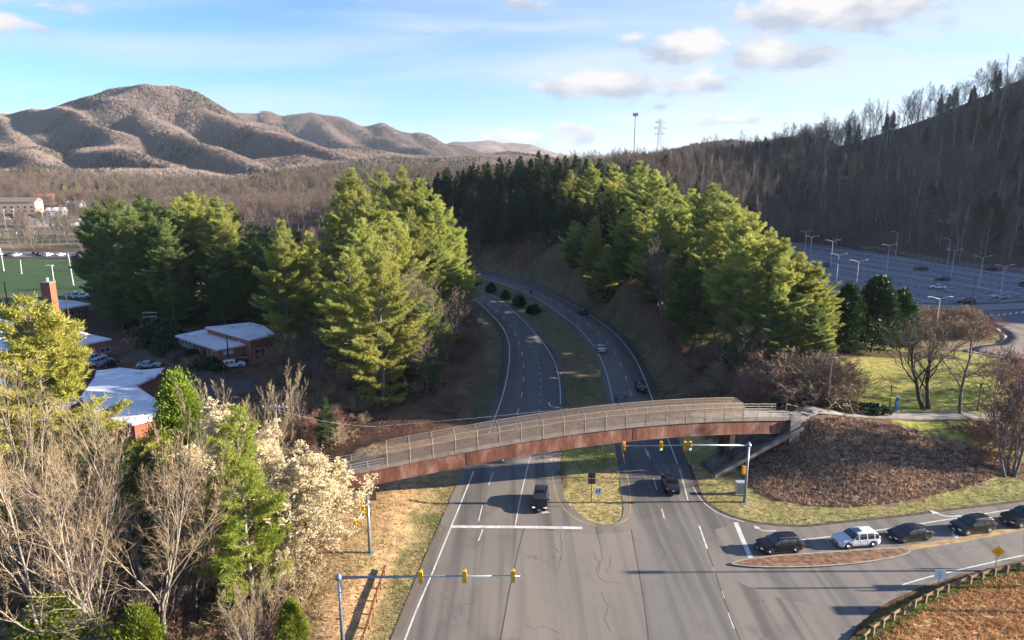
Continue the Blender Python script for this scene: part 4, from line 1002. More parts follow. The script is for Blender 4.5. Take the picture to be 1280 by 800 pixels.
# dark wood on the ridge inside the bend
PG4 = "dark pines on the shaded ridge above the bend"
rs = random.Random(5)
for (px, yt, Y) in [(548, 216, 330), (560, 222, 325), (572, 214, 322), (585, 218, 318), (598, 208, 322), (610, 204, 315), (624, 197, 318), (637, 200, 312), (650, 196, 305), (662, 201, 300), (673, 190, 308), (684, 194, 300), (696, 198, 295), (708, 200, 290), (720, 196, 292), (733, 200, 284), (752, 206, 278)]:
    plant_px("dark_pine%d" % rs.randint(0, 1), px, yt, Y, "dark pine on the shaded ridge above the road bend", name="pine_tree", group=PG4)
c = 0
while c < 185:
    x = rs.uniform(-48, 60); y = rs.uniform(272, 332) if c < 105 else rs.uniform(205, 290)
    if seg_dist(np.array([x]), np.array([y]), pavR2)[0] < 9 or pip(np.array([x]), np.array([y]), highway_hull)[0]: continue
    if y < 285 and x < float(np.interp(y, [200, 225, 250, 262, 275, 285], [18, 8, -2, -12, -30, -40])): continue
    if y < 262 and x > 58 : continue
    plant("dark_pine%d" % rs.randint(0, 1) if rs.random() < .82 else "bare%d" % rs.randint(0, 4), x, y, rs.uniform(13, 21), "tree in the dark shaded wood on the inside of the highway bend", name="woodland_tree", group="trees of the dark wood on the bend", split=False); c += 1

for k_, poly, n_p, lab, grp in ((0, [(34, 112), (40, 100), (50, 103), (52, 125), (48, 160), (46, 195), (26, 200), (26, 170), (32, 140)], 30, "lower white pine filling the bank right of the northbound lanes", "lower pines filling the right bank"),
                          (2, [(34, 150), (36, 132), (36, 140), (28, 168), (23, 188), (12, 214), (0, 240), (8, 246), (20, 220), (30, 195), (38, 165), (44, 112)], 34, "pine on the lower slope right beside the northbound verge", "pines on the lower slope beside the northbound lanes"),
                          (3, [(-105, 176), (-66, 174), (-62, 205), (-104, 214), (-128, 205), (-122, 182)], 22, "lower pine filling the school grove", "lower pines of the school grove"),
                          (1, [(-15, 118), (-11, 150), (-14, 185), (-24, 205), (-36, 185), (-36, 140), (-30, 116)], 22, "lower white pine filling the stand left of the highway", "lower pines filling the left stand")):
    rq = random.Random(60 + k_); n_d = 0
    while n_d < n_p:
        x = rq.uniform(min(p[0] for p in poly), max(p[0] for p in poly)); y = rq.uniform(min(p[1] for p in poly), max(p[1] for p in poly))
        if not pip(np.array([x]), np.array([y]), poly)[0]: continue
        if seg_dist(np.array([x]), np.array([y]), pavR2)[0] < 5.5 or pip(np.array([x]), np.array([y]), highway_hull)[0]: continue
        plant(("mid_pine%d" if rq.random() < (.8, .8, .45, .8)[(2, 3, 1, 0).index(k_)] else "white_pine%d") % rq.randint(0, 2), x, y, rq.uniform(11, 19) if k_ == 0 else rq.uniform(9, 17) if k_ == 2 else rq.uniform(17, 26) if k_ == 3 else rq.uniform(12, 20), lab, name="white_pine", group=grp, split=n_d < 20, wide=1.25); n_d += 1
# -------- bare woodland
def scatter_pts(n, poly, rng, mind=3.0, tries=40, avoid=None):
    xs = [p[0] for p in poly]; ys = [p[1] for p in poly]; out = []; grid = {}
    for _ in range(n * tries):
        if len(out) >= n: break
        x = rng.uniform(min(xs), max(xs)); y = rng.uniform(min(ys), max(ys))
        if not pip(np.array([x]), np.array([y]), poly)[0]: continue
        key = (int(x // mind), int(y // mind)); ok = True
        for i in (-1, 0, 1):
            for j in (-1, 0, 1):
                for q in grid.get((key[0] + i, key[1] + j), []):
                    if (q[0] - x) ** 2 + (q[1] - y) ** 2 < mind * mind: ok = False
        if not ok: continue
        grid.setdefault(key, []).append((x, y)); out.append((x, y))
    return out
rg = random.Random(21)
nbare = 0
# by the road in front of the left stand
for px, yt, Y, v in [(508, 318, 128, 0), (518, 330, 122, 3), (530, 322, 132, 1), (541, 338, 124, 4), (552, 350, 132, 2), (562, 372, 138, 3), (571, 392, 146, 0), (548, 400, 118, 1), (528, 398, 112, 4), (505, 360, 116, 2), (578, 405, 160, 2), (560, 415, 128, 0)]:
    plant_px("bare%d" % v, px, yt, Y, "leafless brown tree along the bank left of the southbound lanes", name="bare_tree", group="leafless trees on the bank left of the highway"); nbare += 1
for px, yt, Y, v in [(842, 290, 140, 1), (868, 330, 128, 3), (905, 372, 112, 0), (925, 392, 107, 2), (952, 405, 103, 4), (775, 330, 180, 3), (980, 430, 101, 1)]:
    plant_px("bare%d" % v, px, yt, Y, "leafless tree among the pines on the bank right of the highway", name="bare_tree", group="leafless trees among the right-hand pines"); nbare += 1
# behind the school and towards the valley
for x, y in scatter_pts(62, [(-62, 150), (-26, 160), (-24, 215), (-50, 270), (-50, 330), (-150, 330), (-118, 250), (-105, 218), (-82, 206), (-55, 205), (-50, 178)], rg, 5.5):
    plant("bare%d" % rg.randint(0, 4), x, y, rg.uniform(13, 19), "leafless tree in the brown wood between the pine grove and the left stand", name="bare_tree", group="leafless wood behind the left stand", split=False); nbare += 1
for x, y in scatter_pts(34, [(-40, 112), (-34, 100), (-26, 118), (-30, 140), (-40, 172), (-60, 196), (-56, 186), (-44, 165), (-40, 140)], rg, 3.6):
    plant("bare%d" % rg.randint(0, 4), x, y, rg.uniform(8, 15), "leafless tree in the dark hollow left of the highway bank", name="bare_tree", group="leafless trees in the shaded hollow", split=False); nbare += 1
# hill behind the car park
hl = [(92, 345), (150, 338), (205, 322), (250, 300), (292, 268), (330, 225), (400, 240), (400, 330), (330, 425), (230, 428), (150, 428), (95, 400)]
for x, y in scatter_pts(88, hl, rg, 7.5):
    plant(("pale%d" % rg.randint(0, 1)) if rg.random() < .35 else "bare%d" % rg.randint(0, 4), x, y, rg.uniform(14, 21), "leafless tree on the shaded hillside behind the car park", name="bare_tree", group="leafless wood on the hillside behind the car park", split=False); nbare += 1
for (x, y) in scatter_pts(16, hl, rg, 12):
    plant("dark_pine%d" % rg.randint(0, 1), x, y, rg.uniform(11, 19), "dark pine among bare trees on the hillside behind the car park", name="pine_tree", group="dark pines on the hillside", split=False)
# crest line, silhouetted against the sky
for px, yt in [(862, 172), (878, 168), (890, 160), (905, 155), (925, 140), (935, 145), (948, 148), (962, 150), (975, 140), (985, 145), (1000, 142), (1012, 128), (1027, 127), (1042, 112), (1055, 116), (1066, 120), (1078, 112), (1090, 112), (1100, 104), (1112, 100), (1122, 98), (1135, 96), (1142, 88), (1160, 86), (1172, 82), (1190, 80), (1206, 78), (1218, 70), (1238, 58), (1250, 84), (1262, 82), (1272, 86), (1282, 80), (1230, 90), (1180, 92), (1150, 98)]:
    conif = px in (925, 962, 1066, 1078, 1122, 1250, 948)
    Y = 418 + (px * 7 % 23); X, zt = XZ(px, yt + 6, Y); g = gz1(X, Y)
    plant("dark_pine0" if conif else ("pale1", "bare1", "bare3", "bare0")[px % 4], X, Y, min(max(zt - g, 8), 15 if conif else 26), ("dark pine" if conif else "leafless tree") + " silhouetted on the skyline of the right-hand hill", name="pine_tree" if conif else "bare_tree", group=("pines" if conif else "leafless trees") + " on the skyline of the right hill", split=False, z=g); nbare += not conif

rk = random.Random(44)
for i in range(36):
    x = 118 + i * 5.9 + rk.uniform(-2, 2); y = float(np.interp(x, [118, 200, 320], [420, 418, 424])) + rk.uniform(-8, 8)
    plant(rk.choice(["pale1", "bare1", "bare3", "pale0"]), x, y, rk.uniform(15, 22), "smaller leafless tree along the skyline of the right hill", name="bare_tree", group="smaller leafless trees on the skyline", split=False)
# -------- lawn and its surroundings
plant_px("cedar_dark", 1063, 355, 119, "left one of three dense dark evergreens beside the lawn", name="evergreen_tree")
plant_px("cedar_dark1", 1100, 346, 121, "tallest, middle one of three dense dark evergreens beside the lawn", name="evergreen_tree")
plant_px("cedar_dark", 1130, 362, 126, "right one of three dense dark evergreens beside the lawn", name="evergreen_tree")
def plant_base(key, px, py, zg, ytop, label, **k):
    x, y = G(px, py, zg); X, zt = XZ(px, ytop, y); g = gz1(x, y)
    return plant(key, x, y, zt - g, label, z=g, **k)
plant_base("lawn0", 1161, 515, 5.0, 392, "leafless forked tree on the lawn by the path, bushier one", name="bare_tree", wide=1.5)
plant_base("lawn1", 1200, 524, 4.6, 398, "leafless tree with two spreading limbs just below the path", name="bare_tree", wide=1.3)
plant_base("lawn2", 1266, 588, 1.6, 432, "leafless multi-limbed tree at the right edge above the side road", name="bare_tree", wide=1.3)
for i, (px, py, zg, yt) in enumerate([(968, 500, 6, 440), (988, 503, 6, 436), (1008, 500, 6, 445), (1030, 496, 6.5, 440), (1050, 492, 6.5, 452), (1072, 486, 6.6, 458), (955, 505, 5, 452), (1000, 488, 6.6, 430), (1020, 484, 6.6, 432), (942, 500, 5, 455), (1040, 480, 7, 440)]):
    plant_base("scrub%d" % (i % 3), px, py, zg, yt, "tangled leafless bush in the thicket behind the right bridge end", cat="bush", name="bare_bush", group="leafless thicket behind the bridge end", wide=1.5)
for i in range(30):
    px = 1140 + (i * 37 % 100); py = 395 + (i * 23 % 46); x, y = G(px, py, 1.5)
    if seg_dist(np.array([x]), np.array([y]), loop_c)[0] < 7.5: continue
    plant("scrub%d" % (1 if i % 3 else 0), x, y, 3.4 + (i % 4) * .7, "reddish leafless shrub inside the loop drive", cat="bush", name="bare_bush", group="reddish shrubs inside the loop drive", wide=1.4, split=False)
for i, (px, py, yt) in enumerate([(1262, 500, 430), (1278, 520, 440), (1250, 470, 440), (1272, 480, 436), (1285, 550, 470), (1240, 560, 545), (1232, 545, 528)]):
    plant_base("scrub%d" % (0 if i % 2 else 2), px, py, 4.0, yt, "reddish leafless shrub at the right edge of the lawn", cat="bush", name="bare_bush", group="reddish shrubs at the right edge", wide=1.2)
for i, px in enumerate([1008, 1024, 1034, 1044, 1054, 1064, 1074, 1084, 1094, 1102]):
    x, y = G(px, 517 if px > 1015 else 516, 5.8); plant("holly", x, y + .6, 1.55 if px > 1015 else 1.0, "dark leathery evergreen shrub of the low hedge along the path", cat="shrub", name="hedge_shrub", group="hedge shrubs along the path")
for i, (px, py, h) in enumerate([(596, 357, 2.7), (614, 366, 2.9), (632, 375, 2.7), (649, 384, 3.4), (663, 392.5, 2.2), (669, 393, 2.6)]):
    x, y = G(px, py, 0); plant("median_pine", x, y, h, ("farthest", "second", "third", "fourth, largest", "left one of the nearest pair,", "right one of the nearest pair,")[i] + " dark shrub in the median, counting from the bend", cat="shrub", name="median_shrub")

for i in range(9):
    x, y = G(200 + i * 8.2, 432 + i * 2.9, -1.6); plant("holly", x, y - .8, 1.9 + (i % 3) * .5, "dark evergreen bush along the window wall of the brick annexe", cat="shrub", name="hedge_shrub", group="bushes along the annexe", wide=1.25)
for i, (px, py, h) in enumerate([(186, 428, 4.5), (198, 424, 5.0), (210, 428, 4.2), (222, 452, 3.2), (240, 458, 3.4), (232, 468, 3.0), (330, 462, 4.0), (352, 455, 5.5), (365, 470, 6.0), (344, 480, 4.5), (375, 450, 7.0), (160, 440, 4.0)]):
    x, y = G(px, py, -2); plant("scrub%d" % (i % 3) if i > 2 else "holly", x, y, h, "bush in the yard around the brick annexe", cat="bush", name="yard_bush", group="bushes around the school yard", wide=1.3, split=False)
# -------- foreground left
plant_px("birch", 28, 452, 50, "large multi-stemmed pale-barked tree at the lower left edge", name="bare_tree", rz=.6)
plant_px("white_bare", 84, 520, 50, "pale-barked thin tree just right of the large one at the lower left", name="bare_tree", rz=2.6)
plant_px("white_bare", 14, 440, 56, "tall pale-trunked leafless tree at the extreme left edge", name="bare_tree", rz=.3)
plant_px("white_bare", 176, 530, 52, "slender pale-trunked leafless tree left of the upswept tree", name="bare_tree", rz=4)
plant_px("yellow_pine", 36, 374, 74, "yellow-green broad pine at the left edge before the white school roofs", name="white_pine", wide=1.2)
plant_px("white_bare", 143, 478, 60, "white-barked leafless tree before the school roofs", name="bare_tree", rz=1.0)
plant_px("vase", 212, 508, 58, "upswept many-stemmed leafless tree in the middle of the lower left wood", name="bare_tree")
plant_px("vase", 290, 449, 82, "wide fan-shaped leafless tree before the brick school annexe", name="bare_tree", wide=1.15)
plant_px("cedar0", 219, 468, 90, "bright green pointed conifer right of the star-shaped school roof", name="cedar_tree", wide=.85)
plant_px("near_pine", 296, 512, 57, "feathery bright green pine with a thin pale trunk in the lower left wood", name="white_pine", wide=1.0)
plant_px("blossom0", 338, 512, 66, "cream budding tree in front of the utility pole, taller one", name="budding_tree", wide=1.55)
plant_px("blossom1", 362, 560, 66, "cream budding tree with a dark trunk beside the left bridge end", name="budding_tree", wide=1.5)
plant_px("blossom0", 380, 590, 64, "cream budding tree reaching in front of the bridge's left end", name="budding_tree", wide=1.1, rz=4)
plant_px("blossom1", 352, 620, 60, "lower cream budding tree between the pine and the bridge end", name="budding_tree", wide=1.1, rz=2)
plant_px("cedar0", 62, 750, 49, "bright yellow-green cedar at the bottom left corner", name="cedar_tree", wide=1.3)
plant_px("cedar0", 170, 760, 49, "bright yellow-green cedar at the bottom, right of the corner one", name="cedar_tree", wide=.9)
plant_px("cedar0", 362, 750, 51, "small green cedar among scrub left of the mast arm pole", name="cedar_tree", wide=.9)
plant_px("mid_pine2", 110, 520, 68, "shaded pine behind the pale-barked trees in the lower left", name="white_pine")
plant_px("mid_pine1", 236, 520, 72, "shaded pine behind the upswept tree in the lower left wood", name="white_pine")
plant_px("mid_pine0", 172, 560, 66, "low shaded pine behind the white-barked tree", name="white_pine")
for i, (px, yt, Y, k) in enumerate([(60, 620, 56, "bare1"), (110, 610, 60, "bare0"), (165, 640, 57, "bare2"), (245, 610, 63, "bare3"), (190, 680, 53, "bare4"), (310, 690, 50, "vase"), (130, 660, 51, "bare2"), (265, 660, 56, "bare1"), (15, 560, 62, "bare4"), (350, 640, 60, "bare0")]):
    plant_px(k, px, yt, Y, "leafless tree in the tangled lower left wood", name="bare_tree", group="leafless trees in the lower left wood")
pts = scatter_pts(150, [(-52, 42), (-17.5, 42), (-19, 56), (-21, 66), (-26, 78), (-44, 84), (-60, 70)], random.Random(3), 1.7)
for i, (x, y) in enumerate(pts):
    plant("scrub%d" % (i % 3), x, y, random.uniform(1.8, 4.2), "tangled leafless underbrush in the lower left wood", cat="bush", name="bare_bush", group="underbrush in the lower left wood", split=False, wide=random.uniform(.9, 1.5))
pts = scatter_pts(70, [(-60, 98), (-30, 92), (-22, 104), (-22, 130), (-30, 140), (-42, 118), (-56, 108)], random.Random(4), 2.8)
for i, (x, y) in enumerate(pts):
    plant("scrub%d" % (i % 3), x, y, random.uniform(1.6, 4.0), "leafless brush in the shaded hollow left of the highway", cat="bush", name="bare_bush", group="brush in the shaded hollow", split=False, wide=random.uniform(1, 1.6))

for poly, n_s, lab, grp, sd_ in (([(27, 108), (36, 104), (38, 130), (34, 160), (26, 190), (14, 218), (0, 240), (-6, 244), (8, 215), (16, 195), (22, 165), (26, 135)], 110, "low leafless brush on the slope right of the northbound lanes", "brush on the right-hand slope", 5),
                                 ([(-9, 108), (-6, 130), (-6, 160), (-11, 195), (-22, 205), (-24, 160), (-20, 120)], 50, "low leafless brush on the bank left of the southbound lanes", "brush on the left-hand bank", 6)):
    rq = random.Random(sd_)
    for i, (x, y) in enumerate(scatter_pts(n_s, poly, rq, 2.2)):
        if pip(np.array([x]), np.array([y]), highway_hull)[0] or min(seg_dist(np.array([x]), np.array([y]), pavR2)[0], seg_dist(np.array([x]), np.array([y]), pavL1)[0]) < 5: continue
        plant("scrub%d" % (i % 3), x, y, rq.uniform(1.5, 3.6), lab, cat="bush", name="undergrowth_bush", group=grp, split=False, wide=rq.uniform(1, 1.6))
# ================================================================== SCATTERED MASSES (nobody could count them)
def gn_scatter(name, P, scl, rot, protos, which, label, cat):
    me_ = bpy.data.meshes.new(name); me_.vertices.add(len(P)); me_.vertices.foreach_set("co", np.asarray(P, np.float32).ravel())
    for nm, arr, ty in (("scl", scl, 'FLOAT'), ("rot", rot, 'FLOAT'), ("which", which, 'INT')):
        at = me_.attributes.new(nm, ty, 'POINT'); at.data.foreach_set("value", np.asarray(arr, np.int32 if ty == 'INT' else np.float32))
    me_.update(); o = link_mesh(name, me_)
    ng = bpy.data.node_groups.new(name + "_nodes", 'GeometryNodeTree')
    ng.interface.new_socket("Geometry", in_out='INPUT', socket_type='NodeSocketGeometry'); ng.interface.new_socket("Geometry", in_out='OUTPUT', socket_type='NodeSocketGeometry')
    N = ng.nodes; Lk = ng.links; gi = N.new('NodeGroupInput'); go = N.new('NodeGroupOutput'); jn = N.new('GeometryNodeJoinGeometry')
    def attr(nm, ty):
        a = N.new('GeometryNodeInputNamedAttribute'); a.data_type = ty; a.inputs['Name'].default_value = nm; return a.outputs['Attribute']
    s = attr("scl", 'FLOAT'); r = attr("rot", 'FLOAT'); w = attr("which", 'INT')
    cx = N.new('ShaderNodeCombineXYZ'); Lk.new(r, cx.inputs[2])
    for i, pm in enumerate(protos):
        po = bpy.data.objects.new(name + "_source", pm)
        oi = N.new('GeometryNodeObjectInfo'); oi.inputs['Object'].default_value = po
        cmp = N.new('FunctionNodeCompare'); cmp.data_type = 'INT'; cmp.operation = 'EQUAL'; Lk.new(w, cmp.inputs[2]); cmp.inputs[3].default_value = i
        ip = N.new('GeometryNodeInstanceOnPoints'); Lk.new(gi.outputs[0], ip.inputs['Points']); Lk.new(cmp.outputs[0], ip.inputs['Selection']); Lk.new(oi.outputs['Geometry'], ip.inputs['Instance'])
        Lk.new(cx.outputs[0], ip.inputs['Rotation']); Lk.new(s, ip.inputs['Scale']); Lk.new(ip.outputs[0], jn.inputs[0])
    Lk.new(jn.outputs[0], go.inputs[0])
    md = o.modifiers.new("scatter", 'NODES'); md.node_group = ng
    return tag(o, label, cat, kind="stuff")
def npscatter(n, x0, x1, y0, y1, keep, seed):
    r = np.random.default_rng(seed); X = r.uniform(x0, x1, n); Y = r.uniform(y0, y1, n); k = keep(X, Y); return X[k], Y[k], r
def in_view(X, Y): return (np.abs(X) < Y * .80 + 25)
PW = [TREE["bare%d" % i][3] for i in range(5)] + [TREE["pale0"][3], TREE["pale1"][3], TREE["dark_pine0"][3], TREE["dark_pine1"][3], TREE["white_pine0"][3], TREE["white_pine3"][3]]
hw = lambda X, Y: seg_dist(X, Y, pavR2) > 9
# hillside wood
X, Y, r = npscatter(5200, 60, 620, 225, 640, lambda X, Y: in_view(X, Y) & (~pip(X, Y, lot_poly)) & (seg_dist(X, Y, lot_poly, True) > 9) & (Y > 300 - .35 * (X - 150)) & (Y > 235) & ~((X < 130) & (Y < 330)) & (vnoise(X, Y, 30, 7) > .22) & ~((X > 180) & (Y > 455)), 31)
bare_patch = (X > 230) & (Y > 330) & (vnoise(X, Y, 60, 9) > .45)
keep = ~bare_patch | (r.random(len(X)) < .35); X, Y = X[keep], Y[keep]
cl_ = vnoise(X, Y, 55, 12) > .56; wh = np.where(r.random(len(X)) < np.where(cl_, .30, .03), r.integers(7, 9, len(X)), np.where(r.random(len(X)) < .28, 5 + 0 * r.integers(5, 7, len(X)), r.integers(0, 5, len(X)))); Z = gz(X, Y)
gn_scatter("hillside_wood", np.stack([X, Y, Z], 1), r.uniform(.7, 1.15, len(X)) * np.where(wh > 6, .62, 1), r.uniform(0, 6.28, len(X)), PW, wh, "leafless winter wood covering the shaded hill behind the car park", "wood")
# valley wood behind both stands
X, Y, r = npscatter(11000, -760, 200, 335, 900, lambda X, Y: in_view(X, Y) & (vnoise(X, Y, 50, 5) > .28) & ~((X < -100) & (Y < 345)) & ~((X < -.58 * Y) & (Y < 575) & (vnoise(X, Y, 22, 99) < .58)) & ~((X < -300) & (X > -520) & (Y > 455) & (Y < 580)), 33)
pn = vnoise(X, Y, 70, 15); wh = np.where((r.random(len(X)) < .5) & (pn > .58), r.integers(7, 11, len(X)), r.integers(0, 5, len(X))); Z = gz(X, Y)
gn_scatter("valley_wood", np.stack([X, Y, Z], 1), r.uniform(.7, 1.05, len(X)) * np.where(wh > 6, .6, 1), r.uniform(0, 6.28, len(X)), PW, wh, "brown leafless wood with a few pines filling the valley before the mountain", "wood")

# ------- ground tufts
def tufts(name, poly, n, hgt, wid, cols, mat_, label, cat, per=5, seed=1, lean=.5, keep=None, hvar=.5):
    r = np.random.default_rng(seed); xs = [p[0] for p in poly]; ys = [p[1] for p in poly]
    X = r.uniform(min(xs), max(xs), n * 3); Y = r.uniform(min(ys), max(ys), n * 3); k = pip(X, Y, poly)
    if keep is not None: k &= keep(X, Y)
    X, Y = X[k][:n], Y[k][:n]; Z = gz(X, Y); m = len(X)
    P = np.repeat(np.stack([X, Y, Z - .03], 1), per, 0); P[:, :2] += r.normal(size=(m * per, 2)) * wid * .8
    D = r.normal(size=(m * per, 3)) * lean; D[:, 2] = 1; D = unit(D)
    hh = np.repeat(hgt * r.uniform(1 - hvar, 1 + hvar, m), per) * r.uniform(.6, 1.2, m * per)
    V, F = slivers(P, D, hh, np.full(m * per, wid), r)
    cc = np.asarray(cols)[np.repeat(r.integers(0, len(cols), m), per)]; cc = np.repeat(cc, 3, 0) * r.uniform(.75, 1.25, (m * per * 3, 1))
    o = link_mesh(name, np_mesh(name, V, [F], False, [mat_], None, cc))
    return tag(o, label, cat, kind="stuff")
M_tuft = mat("dry_grass_blades", (.3, .2, .1), .85, var=.2, scale=2, attr=True, transl=.25, spec=.2)
tufts("dead_brush", mound, 15000, .34, .10, [(.62, .44, .30), (.42, .26, .17), (.74, .54, .36), (.20, .13, .10), (.12, .08, .065), (.44, .33, .27), (.28, .18, .14)], M_tuft, "dead cut brush and leaf mulch on the slope between path and side road", "brush", per=5, seed=2, lean=.95)
fieldp = [(26, 22), (28, 40), (32, 48), (42, 56), (54, 60), (76, 67), (112, 80), (110, 50), (80, 22)]
tufts("dry_grass_field", Gs([(1092, 808), (1106, 793), (1126, 779), (1152, 763), (1182, 748), (1214, 734), (1252, 722), (1300, 711)]) + [(76, 45), (32, 38)], 20000, .30, .09, [(.64, .38, .17), (.54, .28, .13), (.70, .48, .24), (.44, .21, .10), (.60, .40, .19), (.36, .19, .10)], M_tuft, "tall tawny grass in the field below the guardrail", "grass", per=5, seed=3, lean=.6)
vg_poly = [tuple(p) for p in (Gs([(1070, 800), (1085, 775), (1120, 752), (1180, 730), (1240, 714), (1285, 704)]))] + Gs([(1285, 716), (1240, 730), (1180, 752), (1130, 780), (1105, 800)])
tufts("verge_grass", vg_poly, 5500, .15, .07, [(.23, .30, .05), (.18, .25, .04), (.38, .34, .11), (.28, .32, .07)], M_tuft, "short green grass between the side road and the guardrail", "grass", per=4, seed=4)
strip_poly = side_n[3:12] + [(75, 83.5), (62, 81.5), (48, 79.0), (36, 80.0), (31, 84), (27, 92), (24.5, 92)]
tufts("roadside_grass", [p for p in side_n if p[0] < 80] + [(75, 83.5), (62, 82), (48, 79.6), (36, 80.4), (31, 84), (27.5, 92), (25, 92)], 6500, .13, .07, [(.24, .25, .075), (.38, .32, .13), (.46, .37, .18), (.20, .21, .06), (.15, .14, .06)], M_tuft, "short yellow-green grass strip along the side road below the brush mound", "grass", per=4, seed=5, keep=lambda X, Y: ~pip(X, Y, mound))
med_poly = [tuple(p) for p in A_r[:16]] + [tuple(p) for p in B_l[:16][::-1]] + nose[::-1]
tufts("median_grass", nose + [tuple(p) for p in B_l[:14]] + [tuple(p) for p in A_r[:14][::-1]], 7000, .16, .07, [(.52, .41, .19), (.24, .28, .06), (.40, .34, .14), (.56, .45, .22), (.19, .22, .06)], M_tuft, "rough straw and green grass on the median nose", "grass", per=4, seed=6)
tufts("bank_grass", [(-12.5, 46), (-10.7, 50), (-8.4, 66), (-7.0, 80), (-5.8, 90), (-9, 96), (-20, 95), (-25, 78), (-23, 62), (-20, 48)], 14000, .16, .075, [(.60, .39, .21), (.50, .33, .17), (.24, .23, .08), (.66, .48, .27), (.44, .23, .11), (.18, .2, .06)], M_tuft, "pale dry grass and orange leaf litter on the bank left of the highway", "grass", per=4, seed=7, lean=.9)
tufts("bank_litter", [(-12, 96), (-5, 100), (-1, 140), (-3, 165), (-9, 200), (-22, 205), (-28, 150), (-28, 100)], 9000, .22, .10, [(.28, .14, .08), (.20, .10, .06), (.12, .07, .05), (.34, .2, .11)], M_tuft, "fallen brown leaves under the roadside trees left of the highway", "leaf litter", per=3, seed=8, lean=1.4, keep=lambda X, Y: ~pip(X, Y, highway_hull))
tufts("ridge_litter", [(24, 98), (34, 97), (48, 110), (44, 150), (34, 190), (20, 230), (6, 236), (12, 200), (20, 160), (27, 125)], 9000, .24, .11, [(.20, .10, .07), (.14, .075, .055), (.10, .06, .045), (.24, .14, .09)], M_tuft, "fallen brown leaves on the bank right of the northbound lanes", "leaf litter", per=3, seed=9, lean=1.4, keep=lambda X, Y: ~pip(X, Y, highway_hull))
tufts("lawn_grass", [(53, 99), (64, 100.5), (78, 102.5), (94, 104.5), (104, 112), (94, 120), (84, 130), (64, 126), (54, 118)], 9000, .10, .09, [(.36, .34, .08), (.24, .29, .05), (.40, .33, .13)], M_tuft, "mown yellow-green grass of the sunlit lawn", "grass", per=3, seed=10)

name_by_place()
# ================================================================== FOOTBRIDGE
BA = math.radians(12); BO = G(465, 636)
bridge = thing("footbridge", "arched rust-brown steel footbridge with a wire mesh cage crossing both carriageways", "bridge", (BO[0], BO[1], 0), BA)
bs = np.array([-14, -8, -2, 4.5, 11.65, 19.5, 27.2, 34, 40, 47, 54.6]); bz = np.array([3.3, 3.9, 4.5, 5.45, 6.2, 6.95, 7.4, 7.58, 7.6, 7.3, 6.75])
def ztop(s):
    c_ = np.polyfit(bs, bz, 4); return float(np.polyval(c_, s))
_pf = np.polyfit(bs, bz, 4)
def ztop(s): return float(np.polyval(_pf, s))
def BP(px, py):
    """bridge-local position (along, height) of a point on the near face"""
    u = (px - 640) / FPX; v = (py - 400) / FPX; r = (u, _c - v * _s, -_s - v * _c); n = (-math.sin(BA), math.cos(BA))
    t = (n[0] * BO[0] + n[1] * BO[1]) / (n[0] * r[0] + n[1] * r[1]); x, y = r[0] * t - BO[0], r[1] * t - BO[1]
    return x * math.cos(BA) + y * math.sin(BA), CAM_H + r[2] * t
BW = 3.0
SS = np.arange(-14, 54.61, .7)
def beam(y0, y1, f0, f1, s0, s1, name, m):
    ss = [s0] + [s for s in SS if s0 < s < s1] + [s1]; mb = MB(); V = []; n = len(ss)
    for s in ss: V += [(s, y0, f0(s)), (s, y1, f0(s)), (s, y1, f1(s)), (s, y0, f1(s))]
    F = [(3, 2, 1, 0), tuple((n - 1) * 4 + k for k in range(4))]
    for i in range(n - 1):
        for k in range(4): F.append((i * 4 + k, i * 4 + (k + 1) % 4, i * 4 + 4 + (k + 1) % 4, i * 4 + 4 + k))
    mb.add(V, F); return mb.build(name, m, bridge)
for y in (0.10, 2.5):
    for (a, b) in ((-9, 11.7), (11.7, 33.0), (33.0, 54.3)):
        beam(y, y + .36, lambda s: ztop(s) - 1.78, lambda s: ztop(s) - .002, a + .012, b - .012, "girder", M_corten)
        beam(y - .12, y + .48, lambda s: ztop(s) - 1.84, lambda s: ztop(s) - 1.782, a + .012, b - .012, "girder_flange", M_corten)
for s in (11.7, 33.0):
    mb = MB(); mb.box((s, .085, ztop(s) - .9), (.55, .03, 1.6)); mb.build("splice_plate", mat("dark_rust", (.12, .05, .035), .8, var=.3), bridge)
for s in np.arange(-6, 54, 5.3):
    mb = MB(); mb.box((s, 1.5, ztop(s) - 1.0), (.15, 2.03, .9)); mb.build("cross_frame", M_corten, bridge)
beam(-.06, BW + .06, lambda s: ztop(s), lambda s: ztop(s) + .22, -14, 54.6, "deck", M_deck)
for y in (-.05, BW - .10): beam(y, y + .15, lambda s: ztop(s) + .222, lambda s: ztop(s) + .52, -14, 54.6, "deck_kerb", M_deck)
M_post = mat("fence_post_metal", (.46, .40, .33), .5, metal=.3, var=.15)
F0 = 2.0; NP = 17; F1 = 47.9; dS = (F1 - F0) / NP
prof = [(-.02, .3), (-.02, 1.85), (.10, 2.12), (.42, 2.36), (BW - .42, 2.36), (BW - .10, 2.12), (BW + .02, 1.85), (BW + .02, .3)]
for i in range(NP + 1):
    s = F0 + i * dS; z = ztop(s); mb = MB()
    mb.tube([(s, y, z + h) for y, h in [(-.05, .02)] + prof[1:7] + [(BW + .05, .02)]], .034, 6)
    mb.build("fence_post", M_post, bridge)
    if i < NP:
        V = []; F = []; cols = [s + dS * k / 3 for k in range(4)]
        for sc in cols:
            for (y, h) in prof: V.append((sc, y, ztop(sc) + h))
        for a in range(3):
            for k in range(7): F.append((a * 8 + k, (a + 1) * 8 + k, (a + 1) * 8 + k + 1, a * 8 + k + 1))
        mb = MB(); mb.add(V, F); mb.build("mesh_panel", M_mesh, bridge)
